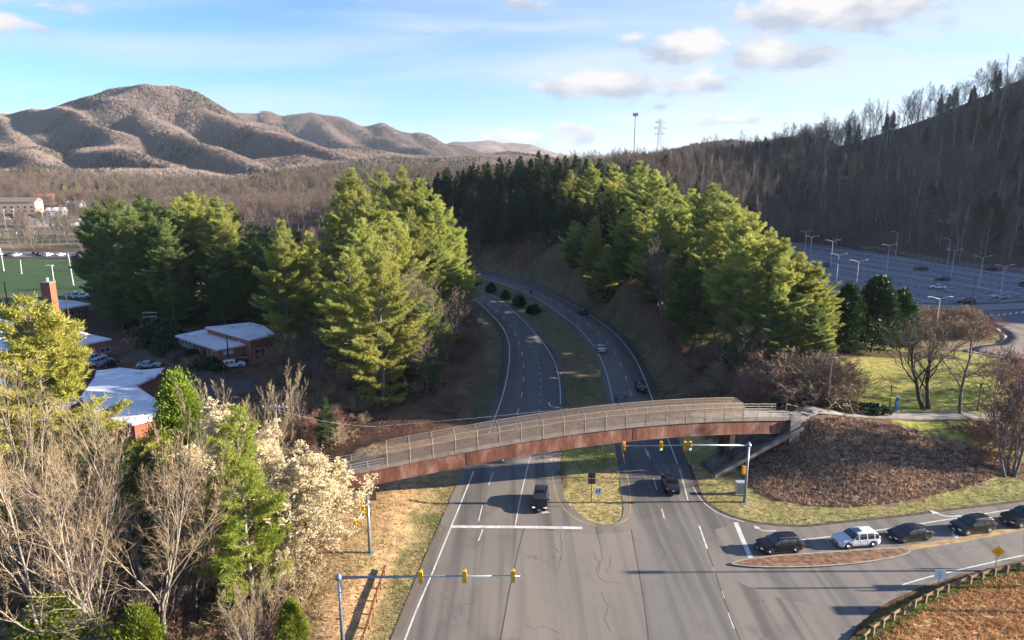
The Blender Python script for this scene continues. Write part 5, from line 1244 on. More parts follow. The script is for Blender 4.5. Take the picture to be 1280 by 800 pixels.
for (y, h) in [(-.02, .34), (-.02, 1.85), (.42, 2.36), (BW - .42, 2.36), (BW + .02, 1.85)]:
    mb = MB(); mb.tube([(s, y, ztop(s) + h) for s in np.arange(F0, F1 + .1, .9)], .028, 5); mb.build("fence_rail", M_post, bridge)
for (s0, s1) in ((-14, F0), (F1, 54.5)):
    for y in (.03, BW - .03):
        for h in (.62, .95, 1.28):
            mb = MB(); mb.tube([(s, y, ztop(s) + h) for s in np.linspace(s0, s1, 8)], .035, 6); mb.build("handrail", M_post, bridge)
        for s in np.arange(s0 + .1, s1 + .05, 1.95):
            mb = MB(); mb.tube([(s, y, ztop(s) + .5), (s, y, ztop(s) + 1.3)], .04, 6); mb.build("rail_post", M_post, bridge)
M_dark_conc = mat("dark_slope_concrete", (.13, .115, .10), .9, var=.4, scale=.8)  # slope slab toned darker than the other bridge concrete
M_pier = mat("dark_pier_steel", (.07, .04, .032), .8, var=.4, scale=1)
for s, zb in ((.2, -.2), (46.6, .2)):
    for y in (.3, 2.7):
        mb = MB(); mb.box((s, y, (ztop(s) - 1.85 + zb) / 2), (.75, .45, ztop(s) - 1.85 - zb)); mb.build("pier", M_pier, bridge)
    mb = MB(); mb.box((s, 1.5, zb + .15), (1.6, 3.6, .7), bev=.05); mb.build("pier_footing", M_concrete_dirty, bridge)
mb = MB(); mb.box((55.35, 1.5, ztop(54.6) - 1.4), (1.45, 3.9, 3.2)); mb.build("abutment", M_concrete_dirty, bridge)
mb = MB(); V = [(44.0, -1.0, .2), (44.0, 3.3, .2), (54.62, 3.3, 5.15), (54.62, -1.0, 5.15)]; V += [(a, b, c_ + .32) for a, b, c_ in V]
mb.add(V, [(3, 2, 1, 0), (4, 5, 6, 7), (0, 1, 5, 4), (1, 2, 6, 5), (2, 3, 7, 6), (3, 0, 4, 7)]); mb.build("slope_paving", M_dark_conc, bridge)
mb = MB(); V = [(43.6, -1.5, .2), (43.6, -1.03, .2), (55.9, -1.03, 5.9), (55.9, -1.5, 5.9)]; V += [(a, b, c_ + .55) for a, b, c_ in V]
mb.add(V, [(3, 2, 1, 0), (4, 5, 6, 7), (0, 1, 5, 4), (1, 2, 6, 5), (2, 3, 7, 6), (3, 0, 4, 7)]); mb.build("wing_wall", M_concrete_dirty, bridge)
mb = MB(); mb.box((56.9, 1.5, ztop(54.6) - .1), (1.7, 3.0, .3)); mb.build("approach_slab", M_concrete, bridge)
for y in (-.1, 3.1):
    mb = MB(); mb.tube([(56.2, y, 6.7), (56.2, y, 8.0)], .06, 6); mb.tube([(58, y, 6.5), (58, y, 7.4)], .05, 6); mb.tube([(56.2, y, 7.9), (58, y, 7.35)], .03, 6); mb.build("end_rail", M_post, bridge)

# ================================================================== TRAFFIC SIGNALS
def signal_head(parent, loc, rz, lit=None, n=3):
    mb = MB(); hh = .36 * n
    mb.box((0, 0, 0), (.36, .24, hh), bev=.03); mb.box((0, .13, hh / 2 + .05), (.08, .08, .16))
    h = mb.build("signal_head", M_yellow_sig, parent); h.location = loc; h.rotation_euler = (0, 0, rz)
    for k in range(n):
        z = hh / 2 - .18 - .36 * k
        m = (M_lens_red if lit == 'r' else M_lens_off_r, M_lens_off_y, M_lens_green if lit == 'g' else M_lens_off_g)[k]
        b = MB(); b.cyl((0, -.135, z), .125, .03, 'Y', 12); b.build("lens", m, h)
        b = MB(); V = []; F = []; q = 8
        for j in range(q + 1):
            a = math.radians(-20 + 220 * j / q)
            for yy, rr in ((-.12, .15), (-.36, .15)): V.append((rr * math.cos(a), yy, z + rr * math.sin(a)))
        for j in range(q): F.append((2 * j, 2 * j + 2, 2 * j + 3, 2 * j + 1)); F.append((2 * j + 1, 2 * j + 3, 2 * j + 2, 2 * j))
        b.add(V, F); b.build("visor", M_yellow_sig, h)
    return h
def mast(label, base, top, end, heads, side=None):
    x, y = base; t = thing("signal_mast", label, "traffic signal", (x, y, gz1(x, y)))
    z0 = gz1(x, y)
    mb = MB(); mb.tube([(0, 0, 0), (0, 0, top - z0 + .35)], [.19, .12], 12); mb.build("pole", M_steel, t, True)
    mb = MB(); mb.cyl((0, 0, .04), .38, .09, n=16); mb.cyl((0, 0, top - z0 + .38), .13, .07, n=10); mb.build("base_plate", M_steel, t)
    mb = MB(); mb.cyl((0, 0, -.08), .55, .3, n=16); mb.build("footing", M_concrete, t)
    e = Vector((end[0] - x, end[1] - y, end[2] - z0)); a = Vector((0, 0, top - z0))
    mb = MB(); mb.tube([a, a.lerp(e, .5) + Vector((0, 0, .06)), e], [.12, .09, .055], 10); mb.box(a, (.42, .42, .35)); mb.build("mast_arm", M_steel, t, True)
    for (f, rz, lit, n) in heads:
        p = a.lerp(e, f); signal_head(t, (p.x, p.y, p.z - .02 if n == 3 else p.z), rz, lit, n)
    if side: signal_head(t, side[0], side[1], side[2], 3)
    return t
nb_ = G(930.5, 627); X1, Z1 = XZ(930, 556.5, nb_[1]); X2, Z2 = XZ(777, 557.5, nb_[1] - .2)
ax = nb_[0]
def fr(px): return (ax - XZ(px, 558, nb_[1])[0]) / (ax - X2)
t = mast("steel signal mast beside the grey cabinet in front of the bridge's right end", nb_, Z1, (X2, nb_[1] - .2, Z2), [(fr(779.5), 0, 'r', 3), (fr(826), 0, 'g', 3), (fr(856), .1, None, 3), (fr(862.5), -.1, 'g', 3)], ((-.45, -.1, 4.3), .3, None))
wb = G(463, 698); Xa, Za = XZ(463, 618, wb[1]); ea = G(434, 674, 4.7)
mast("steel signal mast on the straw bank under the left bridge end", wb, Za - .9, (ea[0], ea[1], 4.7), [(.22, PI / 2, None, 3), (.62, PI / 2, None, 3)])
Ys = 50.6; Xs, Zs = XZ(423.5, 722, Ys); Xe, Ze = XZ(650, 720, Ys + .2)
def frs(px): return (XZ(px, 721, Ys)[0] - Xs) / (Xe - Xs)
mast("steel signal mast at the bottom with a long arm over the southbound lanes", (Xs, Ys), Zs, (Xe, Ys + .2, Ze), [(frs(525.5), PI, None, 3), (frs(580.5), PI, None, 3), (frs(641), PI, None, 3)])
cb = G(925, 617); cbt = thing("control_cabinet", "pale grey signal control cabinet behind the right-hand mast pole", "cabinet", (cb[0], cb[1], gz1(*cb)))
mb = MB(); mb.box((0, 0, .95), (1.1, .7, 1.5), bev=.03); mb.build("housing", M_lamp_metal, cbt); mb = MB(); mb.box((0, 0, .1), (1.4, 1.0, .25)); mb.build("plinth", M_concrete, cbt)
mb = MB(); mb.box((0, -.36, .95), (.95, .02, 1.35)); mb.build("door", M_steel, cbt); mb = MB(); mb.box((0, 0, 1.73), (1.2, .8, .06)); mb.build("lid", M_lamp_metal, cbt)

# ================================================================== SIGNS, RAILS, POSTS
def sign(label, x, y, h, w, hh, mat_f, rz=0, diamond=False, back=False, glyph=None, cat="road sign", postm=None):
    t = thing("road_sign", label, cat, (x, y, gz1(x, y)), rz)
    mb = MB(); mb.tube([(0, .04, -.2), (0, .04, h + .05)], .04, 6); mb.build("post", postm or M_steel, t)
    mb = MB(); M_ = Matrix.Rotation(PI / 4, 3, 'Y') if diamond else None
    mb.box((0, -.02, h), (w, .03, hh), M=M_); mb.build("panel", mat_f, t)
    if glyph:
        m, shapes = glyph; mb = MB()
        for poly in shapes: mb.add([(a, -.042, h + b) for a, b in poly], [tuple(range(len(poly)))])
        mb.build("lettering", m, t)
    return t
M_sign_white = mat("white_sign_sheeting", (.75, .77, .8), .4, var=.05); M_sign_yel = mat("amber_sign_sheeting", (.85, .42, .02), .4, var=.05); M_sign_black = mat("black_sign_print", (.015, .015, .018), .5)
M_sign_lblue = mat("pale_blue_sign", (.55, .72, .80), .4, var=.08); M_sign_blueprint = mat("blue_sign_print", (.10, .28, .42), .5)
k = G(747, 633); sign("small white keep-right sign with black arrow on the median nose", k[0], k[1], 2.0, .72, .92, M_sign_white, .0, glyph=(M_sign_black,
    [[(-.20, -.05), (-.06, -.05), (-.06, .28), (-.20, .28)][::-1], [(-.28, -.02), (0.0, -.02), (-.14, -.26)], [(.08, -.32), (.18, -.32), (.18, .0), (.08, -.06)][::-1], [(.08, -.02), (.20, -.02), (.26, .30), (.14, .34)][::-1], [(.02, .16), (.34, .12), (.24, .38)][::-1]]))
k = G(742, 628); t = thing("route_sign_assembly", "dark backs of stacked route markers on a post in the median", "road sign", (k[0], k[1], 0), .1)
mb = MB(); mb.tube([(-.3, 0, -.2), (-.3, 0, 3.9)], .04, 6); mb.build("post", M_black_metal, t)
for z in (3.5, 2.75): mb = MB(); mb.box((-.3, .04, z), (.9, .03, .68)); mb.build("panel", mat("dark_sign_back", (.05, .052, .055), .5), t)
k = G(745, 560); t = thing("route_sign_assembly", "dark backs of route markers on the median beneath the bridge", "road sign", (k[0], k[1], 0), .1)
mb = MB(); mb.tube([(0, 0, -.2), (0, 0, 2.9)], .04, 6); mb.build("post", M_black_metal, t); mb = MB(); mb.box((0, .04, 2.6), (.8, .03, .65)); mb.build("panel", MATS["dark_sign_back"], t)
bars = []
for r_ in range(4):
    zc = .36 - r_ * .22; wv = (.52, .42, .5, .34)[r_]
    x0 = -wv / 2
    while x0 < wv / 2 - .05:
        ww = random.uniform(.05, .12); bars.append([(x0, zc - .045), (x0 + ww, zc - .045), (x0 + ww, zc + .045), (x0, zc + .045)]); x0 += ww + .035
def at_y(px, py, Y): X, Z = XZ(px, py, Y); return X, Z
k = G(1172, 738); sign("pale blue-white information sign on the verge by the guardrail", k[0], k[1], 1.75, .98, 1.05, M_sign_lblue, -.15, glyph=(M_sign_blueprint, bars))
yb = []
for r_ in range(2):
    zc = .12 - r_ * .22; x0 = -.26
    while x0 < .22: yb.append([(x0, zc - .05), (x0 + .06, zc - .05), (x0 + .06, zc + .05), (x0, zc + .05)]); x0 += .1
k = G(1244, 710.5); sign("amber diamond warning sign on the verge by the guardrail", k[0], k[1], 1.95, .92, .92, M_sign_yel, -.15, diamond=True, glyph=(mat("dark_amber_print", (.4, .16, .01), .5), yb))
k = G(867.5, 405, 2.2); sign("small white sign in the brown bank right of the northbound lanes", k[0], k[1], 1.3, .75, .9, M_sign_white, .2)
k = G(600, 408); t = thing("junction_box", "small grey utility box on the verge left of the southbound lanes", "utility box", (k[0], k[1], gz1(*k))); mb = MB(); mb.box((0, 0, .6), (1.2, .8, 1.2), bev=.04); mb.build("housing", M_lamp_metal, t); mb = MB(); mb.box((0, 0, .03), (1.5, 1.1, .2)); mb.build("plinth", M_concrete, t)
k = G(1071, 627, .3); mb = MB(); mb.tube([(0, 0, -.1), (0, 0, .9)], [.07, .05], 6); mb.box((0, 0, .85), (.16, .06, .16)); o = tag(mb.build("marker_post", M_sign_white), "short white marker post in the grass above the side road", "marker"); o.location = (k[0], k[1], gz1(*k))

def field_post(label, x, y, h, boxes):
    z = gz1(x, y); t = thing("sign_post", label, "sign post", (x, y, z)); mb = MB(); mb.tube([(0, 0, -.3), (0, 0, h)], [.15, .10], 8); mb.build("post", M_pole_wood, t)
    for (z0, z1, w) in boxes: mb = MB(); mb.box((0, 0, (z0 + z1) / 2), (.08 if w > .7 else .5, w, z1 - z0)); mb.build("panel", M_steel, t)
field_post("tall pole with a box at its top in the field right of the picture", 58, 62.6, 13.4, [(12.3, 13.3, .55)])
field_post("pole with a square sign panel in the field right of the picture", 52, 56.3, 6.9, [(5.5, 6.9, 1.3)])
field_post("pole with a narrow panel halfway up in the field right of the picture", 56.5, 59.8, 9.6, [(4.4, 6.2, .9)])
def guardrail(label, pts, mrail, mpost, gap, wood=True, name="guardrail", thick=.03):
    L = catmull(pts, .6); d = arclen(L); t = thing(name, label, "guardrail", (L[0][0], L[0][1], 0)); o0 = np.array([L[0][0], L[0][1]])
    z = gz(L[:, 0], L[:, 1]); off = offset(L, .14)
    n = len(L); V = []; F = []
    prof_ = [(-.02, .42), (.05, .48), (-.02, .57), (.05, .66), (-.02, .74), (-.02 - thick, .74), (-.02 - thick, .42)]
    for i in range(n):
        nv = (off[i] - L[i]) / .14
        for a, h in prof_: V.append((off[i][0] + nv[0] * a - o0[0], off[i][1] + nv[1] * a - o0[1], z[i] + h))
    m = len(prof_)
    for i in range(n - 1):
        for k_ in range(m): F.append((i * m + k_, i * m + (k_ + 1) % m, (i + 1) * m + (k_ + 1) % m, (i + 1) * m + k_))
    mb = MB(); mb.add(V, F); mb.build("rail", mrail, t)
    for s in np.arange(.3, d[-1], gap):
        x = np.interp(s, d, L[:, 0]); y = np.interp(s, d, L[:, 1]); zz_ = np.interp(s, d, z)
        i = min(int(np.searchsorted(d, s)), n - 2); a = math.atan2(L[i + 1][1] - L[i][1], L[i + 1][0] - L[i][0])
        mb = MB(); mb.box((x - o0[0], y - o0[1], zz_ + .28), (.20, .22, 1.1), rz=a, bev=.02); mb.build("post", mpost, t)
        ni = (off[i] - L[i]) / .14
        mb = MB(); mb.box((x - o0[0] + ni[0] * .10, y - o0[1] + ni[1] * .10, zz_ + .58), (.16, .16, .36), rz=a); mb.build("blockout", mpost, t)
    return t
gr = Gs([(1078, 806), (1092, 792), (1112, 778), (1138, 762), (1168, 747), (1200, 733), (1240, 720), (1290, 708)])
guardrail("guardrail on timber posts curving along the side road above the tawny field", gr, mat("brown_steel_rail", (.30, .19, .12), .6, metal=.3, var=.35, scale=1.5), M_wood_post, 1.72)
guardrail("rusty orange guardrail running down the bank by the bottom mast arm", [(-12.6, 40), (-13.0, 46)] + Gs([(458, 795), (470, 755), (483, 716)])[0:3], M_rust_rail, M_pole_wood, 1.9, thick=.16)

def park_lamp(px, py, zg, label):
    x, y = G(px, py, zg); t = thing("path_lamp", label, "lamp post", (x, y, gz1(x, y)))
    mb = MB(); mb.tube([(0, 0, 0), (0, 0, 3.5)], [.07, .05], 8); mb.build("post", M_black_metal, t); mb = MB(); mb.cyl((0, 0, .2), .13, .4, r2=.08, n=10); mb.build("base", M_black_metal, t)
    mb = MB(); mb.cyl((0, 0, 3.68), .10, .34, r2=.17, n=8); mb.build("lantern", mat("lantern_glass", (.15, .15, .14), .2), t); mb = MB(); mb.cyl((0, 0, 3.93), .22, .16, r2=.03, n=8); mb.build("lantern_cap", M_black_metal, t)
park_lamp(1020, 515, 6.0, "black post-top lamp at the left end of the hedge by the bridge"); park_lamp(1111, 516, 5.3, "black post-top lamp beside the blue emergency phone"); park_lamp(1221, 517, 4.6, "black post-top lamp by the path right of the two lawn trees")
x, y = G(1119.5, 516.5, 5.3); t = thing("emergency_phone", "slim blue emergency call post beside the path", "call post", (x, y, gz1(x, y)))
mb = MB(); mb.box((0, 0, 1.25), (.34, .30, 2.2), bev=.03); mb.build("column", M_blue, t); mb = MB(); mb.box((0, 0, .1), (.9, .6, .25)); mb.build("plinth", M_concrete, t); mb = MB(); mb.cyl((0, 0, 2.5), .07, .25, n=10); mb.build("beacon", mat("beacon_lens", (.3, .5, .7), .2), t); mb = MB(); mb.box((0, -.16, 1.5), (.2, .02, .5)); mb.build("speaker_panel", M_lamp_metal, t)
x, y = G(1033, 512, 6.2); X_, zt = XZ(1033, 447, y); t = thing("lamp_pole", "pale wooden pole with a small floodlight behind the hedge", "lamp post", (x, y, gz1(x, y)))
hgt = zt - gz1(x, y); mb = MB(); mb.tube([(0, 0, -.2), (0, 0, hgt)], [.16, .12], 10); mb.build("pole", M_pole_wood, t); mb = MB(); mb.tube([(0, 0, hgt - .15), (.5, -.1, hgt)], .03, 6); mb.box((.6, -.1, hgt - .02), (.45, .25, .16), bev=.03); mb.build("floodlight", M_lamp_metal, t)
def util_pole(px, pyt, Y, label, arms=1, arm=2.4, rz=0.0, mt=None, h=None):
    X, zt = XZ(px, pyt, Y); g = gz1(X, Y); t = thing("utility_pole", label, "utility pole", (X, Y, g), rz); hh = zt - g
    mb = MB(); mb.tube([(0, 0, -.3), (0, 0, hh)], [.17, .12], 8); mb.build("pole", mt or M_pole_wood, t)
    for a in range(arms):
        z = hh - .35 - a * 1.0; mb = MB(); mb.box((0, -.1, z), (arm, .12, .14)); mb.build("crossarm", M_lamp_metal if mt is None else mt, t)
        for q in (-.9, -.35, .35, .9): mb = MB(); mb.cyl((q * arm / 2, -.1, z + .15), .05, .18, n=6); mb.build("insulator", M_lamp_metal, t)
    return (X, Y, zt)
u1 = util_pole(343.5, 505, 74, "utility pole with white crossarm rising out of the cream tree", 1, 2.9)
u2 = util_pole(187, 389, 165, "utility pole with two pale crossarms in front of the pine grove", 2, 3.2, .2)
u3 = util_pole(283, 419, 142, "dark utility pole before the brick school annexe", 1, 1.8, .3, M_bark_dark)
u4 = util_pole(1220, 346, 196, "pale utility pole at the near edge of the car park", 0)
util_pole(82, 368, 158, "dark utility pole beside the brick chimney roof", 0, 2, 0, M_bark_dark)
util_pole(5, 352, 175, "thin dark utility pole at the left edge before the playing field", 0, 2, 0, M_bark_dark)
def cable(label, pts, sag=1.0, r=.018):
    P = []
    for a, b in zip(pts[:-1], pts[1:]):
        a = Vector(a); b = Vector(b)
        for i in range(14): q = a.lerp(b, i / 14); q.z -= sag * 4 * (i / 14) * (1 - i / 14); P.append(q)
    P.append(Vector(pts[-1])); mb = MB(); mb.tube(P, r, 4); tag(mb.build("overhead_cable", M_lamp_metal), label, "cable")
Xc, Zc = XZ(880, 488, 112)
cable("overhead cable running from the left pole behind the bridge to the right bank", [(u1[0], u1[1], u1[2] - .6), (XZ(470, 533, 90)[0], 90, XZ(470, 533, 90)[1]), (Xc, 112, Zc)], .5, .009)

# ================================================================== CAR PARK LAMPS AND FENCE
M_bulb = mat("lamp_housing", (.62, .64, .67), .4, var=.05)
def lot_lamp(px, pyb, pyt, double=True, rz=0.0, label="", zb=0.0, w=2.6):
    x, y = G(px, pyb, zb); X_, zt = XZ(px, pyt, y); g = gz1(x, y); h = zt - g
    t = thing("parking_lamp", label, "street lamp", (x, y, g), rz, "lamps of the car park")
    mb = MB(); mb.tube([(0, 0, 0), (0, 0, h - .45)], [.15, .09], 8); mb.build("pole", M_lamp_metal, t)
    mb = MB(); mb.cyl((0, 0, .3), .3, .7, n=12); mb.build("base", M_concrete, t)
    for sx in ((-1, 1) if double else (-1,)):
        mb = MB(); mb.tube([(0, 0, h - .6), (sx * w * .45, 0, h - .2), (sx * w * .8, 0, h)], .07, 6); mb.build("arm", M_lamp_metal, t)
        mb = MB(); mb.box((sx * w * .98, 0, h + .02), (w * .34, .32, .17), bev=.04); mb.build("lamp_head", M_bulb, t)
for px, yb, yt, db, lab in [(1005.6, 318.5, 288.5, 1, "leftmost double-arm lamp in the far left of the car park"), (1012, 327, 295, 1, "double-arm lamp just in front of the leftmost one"), (1038, 334.5, 300, 1, "double-arm lamp left of the blue banner pole"), (1045, 308, 280.5, 0, "single-arm lamp at the far edge, left part of the car park"),
        (1045, 354.5, 317, 1, "double-arm lamp with the blue banner"), (1069, 368, 325, 1, "double-arm lamp rising behind the dark evergreens"), (1108, 341, 305.5, 1, "double-arm lamp in the middle of the car park"), (1119.3, 319.5, 289.5, 0, "single-arm lamp at the middle of the far edge"),
        (1184.3, 331, 298, 0, "single-arm lamp at the far edge right of the middle"), (1188.5, 348.5, 311.5, 1, "double-arm lamp by the pair of dark cars"), (1223, 362, 320, 1, "double-arm lamp behind the pale utility pole"), (1249.5, 374.5, 331, 1, "double-arm lamp by the near right white car"), (1168.5, 421, 371, 1, "double-arm lamp among the shrubs before the car park")]:
    lot_lamp(px, yb, yt, bool(db), .05 if db else 0, lab, zb=.9 if yb > 400 else 0)
x, y = G(1044.7, 354.5); mb = MB(); mb.box((.28, -.1, 7.6), (.5, .03, 1.5)); o = tag(mb.build("banner", M_blue), "small blue banner on a car park lamp pole", "banner"); o.location = (x, y, 0)
# painted bays
mb = MB()
lot_in = np.array(lot_poly)
a_ = math.atan2(262 - 205, 120 - 205)
# rows run roughly parallel to the far edge
f0 = np.array(G(1000, 303)); f1 = np.array(G(1280, 341.5)); du = (f1 - f0) / np.linalg.norm(f1 - f0); dn = np.array([du[1], -du[0]]); dn = dn if dn[1] < 0 else -dn
for row in range(0, 10):
    base = f0 + dn * (3 + row * 12.5)
    t_ = np.arange(-60, 190, 2.75)
    for sgn in (0, 1):
        for tt in t_:
            p = base + du * tt; q_ = p + dn * (5.2 if sgn else -0.0) ; e_ = base + du * tt + dn * (5.2)
            a1 = p + dn * (0.1 if sgn == 0 else 5.3); b1 = a1 + dn * 5.0
            if pip(np.array([a1[0], b1[0]]), np.array([a1[1], b1[1]]), lot_poly).all(): line_strip(np.array([a1, b1]), .30, .035, mb)
    p = [base + du * tt + dn * 5.2 for tt in t_]; p = [q_ for q_ in p if pip(np.array([q_[0]]), np.array([q_[1]]), lot_poly)[0]]
    if len(p) > 2: line_strip(np.array(p), .16 if row % 3 else .5, .04, mb)
tag(mb.build("bay_lines", mat("faded_bay_paint", (.66, .66, .68), .7, var=.3, scale=1.0), lot), kind="stuff")
for L_ in (lot_poly[0:8], lot_poly[13:]):
    mb = MB(); Lk_ = catmull([tuple(p) for p in L_], 2); line_strip(Lk_, .35, .09, mb); mb.build("kerb", mat("tan_kerb", (.42, .33, .26), .8), lot)
fp = [tuple(p) for p in offset(catmull([tuple(p) for p in lot_poly[0:8]], 3), 2.2 if True else 0)]
ft = thing("boundary_fence", "low wire fence along the far edge of the car park", "fence", (fp[0][0], fp[0][1], 0))
mb = MB()
for i in range(len(fp) - 1):
    a, b = fp[i], fp[i + 1]; za, zb_ = gz1(*a), gz1(*b)
    mb.add([(a[0] - fp[0][0], a[1] - fp[0][1], za), (b[0] - fp[0][0], b[1] - fp[0][1], zb_), (b[0] - fp[0][0], b[1] - fp[0][1], zb_ + 1.9), (a[0] - fp[0][0], a[1] - fp[0][1], za + 1.9)], [(0, 1, 2, 3)])
mb.build("wire_mesh", M_fence_mesh, ft)
for i in range(0, len(fp)):
    b = MB(); b.tube([(fp[i][0] - fp[0][0], fp[i][1] - fp[0][1], gz1(*fp[i])), (fp[i][0] - fp[0][0], fp[i][1] - fp[0][1], gz1(*fp[i]) + 2)], .06, 5); b.build("post", M_lamp_metal, ft)
# crosswalk on the campus road
for i in range(7):
    x, y = G(1262 + i * 7.5 - 14, 393 - i * .9 + 1.5); mb = MB(); mb.box((0, 0, 0), (.55, 2.6, .006), rz=-.75); o = mb.build("crosswalk_bar", M_white_line, ring); o.location = (x, y, .16)
cr = Gs([(1150, 389), (1200, 391), (1250, 389), (1290, 388), (1300, 402), (1290, 440), (1245, 462), (1215, 450), (1236, 424), (1262, 408), (1240, 398), (1200, 398), (1150, 396)])
far_drive = tag(poly_slab("campus_lane", cr, .12, M_asph_lot), kind="structure")

# ================================================================== CARS
M_tyre = mat("tyre_rubber", (.015, .015, .016), .85); M_rim = mat("alloy_rim", (.45, .46, .48), .3, metal=.8); M_rim_dark = mat("dark_rim", (.08, .08, .085), .35, metal=.7)
M_cglass = mat("tinted_car_glass", (.02, .028, .038), .06, spec=.9, var=.05); M_head = mat("headlight_lens", (.75, .77, .8), .1, var=.03); M_tail = mat("tail_light_lens", (.35, .012, .01), .15); M_trim = mat("black_trim", (.018, .018, .019), .6)
def paintm(n, c_): return mat("car_paint_" + n, c_, .3, var=.04, coat=.22, spec=.3)
P_black = paintm("black", (.008, .008, .010)); P_white = paintm("silver_white", (.56, .58, .62)); P_silver = paintm("silver", (.38, .40, .43)); P_navy = paintm("navy", (.012, .02, .045)); P_dark = paintm("charcoal", (.03, .032, .036)); P_pure = paintm("white", (.72, .73, .75)); P_red = paintm("dark_red", (.10, .015, .015))
SHAPES = {
 'suv': dict(L=4.75, W=1.88, H=1.69, belt=.595, top=[(0, .48), (.012, .62), (.04, .78), (.11, .95), (.24, .99), (.46, 1.0), (.57, .955), (.715, .64), (.75, .61), (.92, .545), (.97, .48), (1, .38)], glass=(.045, .70), pil=[(.155, .17), (.34, .355), (.53, .542)], ws=(.575, .705), rw=(.018, .085)),
 'sedan': dict(L=4.75, W=1.83, H=1.45, belt=.645, top=[(0, .52), (.015, .66), (.13, .735), (.17, .76), (.29, .95), (.38, .995), (.50, 1.0), (.58, .96), (.71, .70), (.75, .675), (.93, .585), (.98, .50), (1, .40)], glass=(.20, .69), pil=[(.275, .29), (.43, .45)], ws=(.575, .705), rw=(.175, .285)),
 'pickup': dict(L=5.6, W=1.98, H=1.85, belt=.60, top=[(0, .50), (.01, .60), (.36, .60), (.375, .62), (.39, .93), (.42, .985), (.55, 1.0), (.61, .96), (.70, .68), (.73, .65), (.94, .60), (.985, .54), (1, .36)], glass=(.40, .69), pil=[(.50, .515)], ws=(.61, .695), rw=(.378, .392)),
}
def car_meshes(kind, key, paint_, rim, rails=False, sunroof=False):
    S_ = SHAPES[kind]; L, W, H = S_['L'], S_['W'], S_['H']; N = 73; ts = np.linspace(0, 1, N)
    tp = np.interp(ts, [a for a, b in S_['top']], [b for a, b in S_['top']]); kf = np.array([1, 2, 1.]) / 4; tp2 = tp.copy(); tp2[1:-1] = tp[:-2] * .25 + tp[1:-1] * .5 + tp[2:] * .25; tp = tp2 * H
    belt = S_['belt'] * H; V = []
    for i, t in enumerate(ts):
        top = tp[i]; e = min(t, 1 - t); w = W / 2 * (1 - .20 * (1 - min(1, e / .10)) ** 2.2); bl = min(belt - .0 * t, top - .05); rel = max(0, (top - belt) / (H - belt)); wt_ = w * (.965 - .17 * rel)
        zb = .22 + .10 * (1 - min(1, e / .06)); x = (t - .5) * L; mid = .5 * H * .62
        half = [(0, zb), (w * .88, zb), (w * .985, zb + .09), (w, mid), (w * .985, bl - .06), (w * .965, bl), (w * .965 * .55 + wt_ * .45, bl + (top - bl) * .45), (wt_, bl + (top - bl) * .86), (wt_ * .90, top - .012 - .03 * (rel > .1) * 0), (wt_ * .5, top + .012), (0, top + .018)]
        V += [(x, y, z) for y, z in half] + [(x, -y, z) for y, z in half[-2:0:-1]]
    M = 20; V = np.array(V); F = []
    for i in range(N - 1):
        for k in range(M): F.append((i * M + k, (i + 1) * M + k, (i + 1) * M + (k + 1) % M, i * M + (k + 1) % M))
    body = MB(); body.add(V, F); body.add(V[:M], [tuple(range(M))]); body.add(V[-M:], [tuple(range(M))[::-1]])
    def panel(i0, i1, ks):
        ids = sorted({i * M + k % M for i in range(i0, i1 + 1) for kk in ks for k in (kk, kk + 1)}); mp = {v: n for n, v in enumerate(ids)}
        c_ = V[ids].copy(); c_[:, 1] += np.sign(c_[:, 1]) * .008; c_[:, 2] += .008 * (V[ids][:, 2] > H * .9)
        if i0 < 8 or (kind != 'suv' and i1 < 30): c_[:, 0] -= .008
        if i1 > 40 and 9 in ks: c_[:, 0] += .010; c_[:, 2] += .01
        elif 9 in ks: c_[:, 2] += .012
        return c_, [tuple(mp[a] for a in (i * M + kk, (i + 1) * M + kk, (i + 1) * M + (kk + 1) % M, i * M + (kk + 1) % M)) for i in range(i0, i1) for kk in ks]
    ix = lambda t: int(round(t * (N - 1)))
    out = {'body': [body]}
    side = []
    cuts = [S_['glass'][0]] + [c_ for p in S_['pil'] for c_ in p] + [S_['glass'][1]]
    for a, b in zip(cuts[0::2], cuts[1::2]):
        ia, ib = ix(a + .01), max(ix(b), ix(a + .01) + 1)
        for ks in ((5, 6), (13, 14)):
            mb = MB(); v, f = panel(ia, ib, ks)
            mb.add(v, f); side.append(mb)
    out['side_window'] = side
    mb = MB(); v, f = panel(ix(S_['ws'][0]) + 1, ix(S_['ws'][1]), (7, 8, 9, 10, 11, 12)); mb.add(v, f); out['windscreen'] = [mb]
    mb = MB(); v, f = panel(max(ix(S_['rw'][0]), 1), max(ix(S_['rw'][1]), ix(S_['rw'][0]) + 1), (7, 8, 9, 10, 11, 12)); mb.add(v, f); out['rear_window'] = [mb]
    fx = L / 2; hz = .40 * H
    out['headlight'] = []; out['tail_light'] = []; out['mirror'] = []
    for sy in (1, -1):
        mb = MB(); mb.box((fx - .17, sy * W * .355, hz + .03), (.36, W * .19, .13), rz=sy * -.35, bev=.03); out['headlight'].append(mb)
        mb = MB(); mb.box((-fx + .07, sy * W * .385, .56 * H if kind != 'sedan' else .53 * H), (.18, W * .15, .20), rz=sy * .2, bev=.03); out['tail_light'].append(mb)
        mb = MB(); mb.box((L * .175, sy * (W / 2 + .08), belt + .06), (.16, .20, .15), bev=.03); out['mirror'].append(mb)
    mb = MB(); mb.box((fx - .03, 0, .31 * H), (.10, W * .50, .22), bev=.02); mb.box((fx - .05, 0, .19 * H), (.12, W * .7, .12), bev=.02); out['grille'] = [mb]
    mb = MB(); mb.box((fx + .025, 0, .27 * H), (.015, .32, .12)); mb.box((-fx - .005, 0, .46 * H), (.02, .34, .13)); out['number_plate'] = [mb]
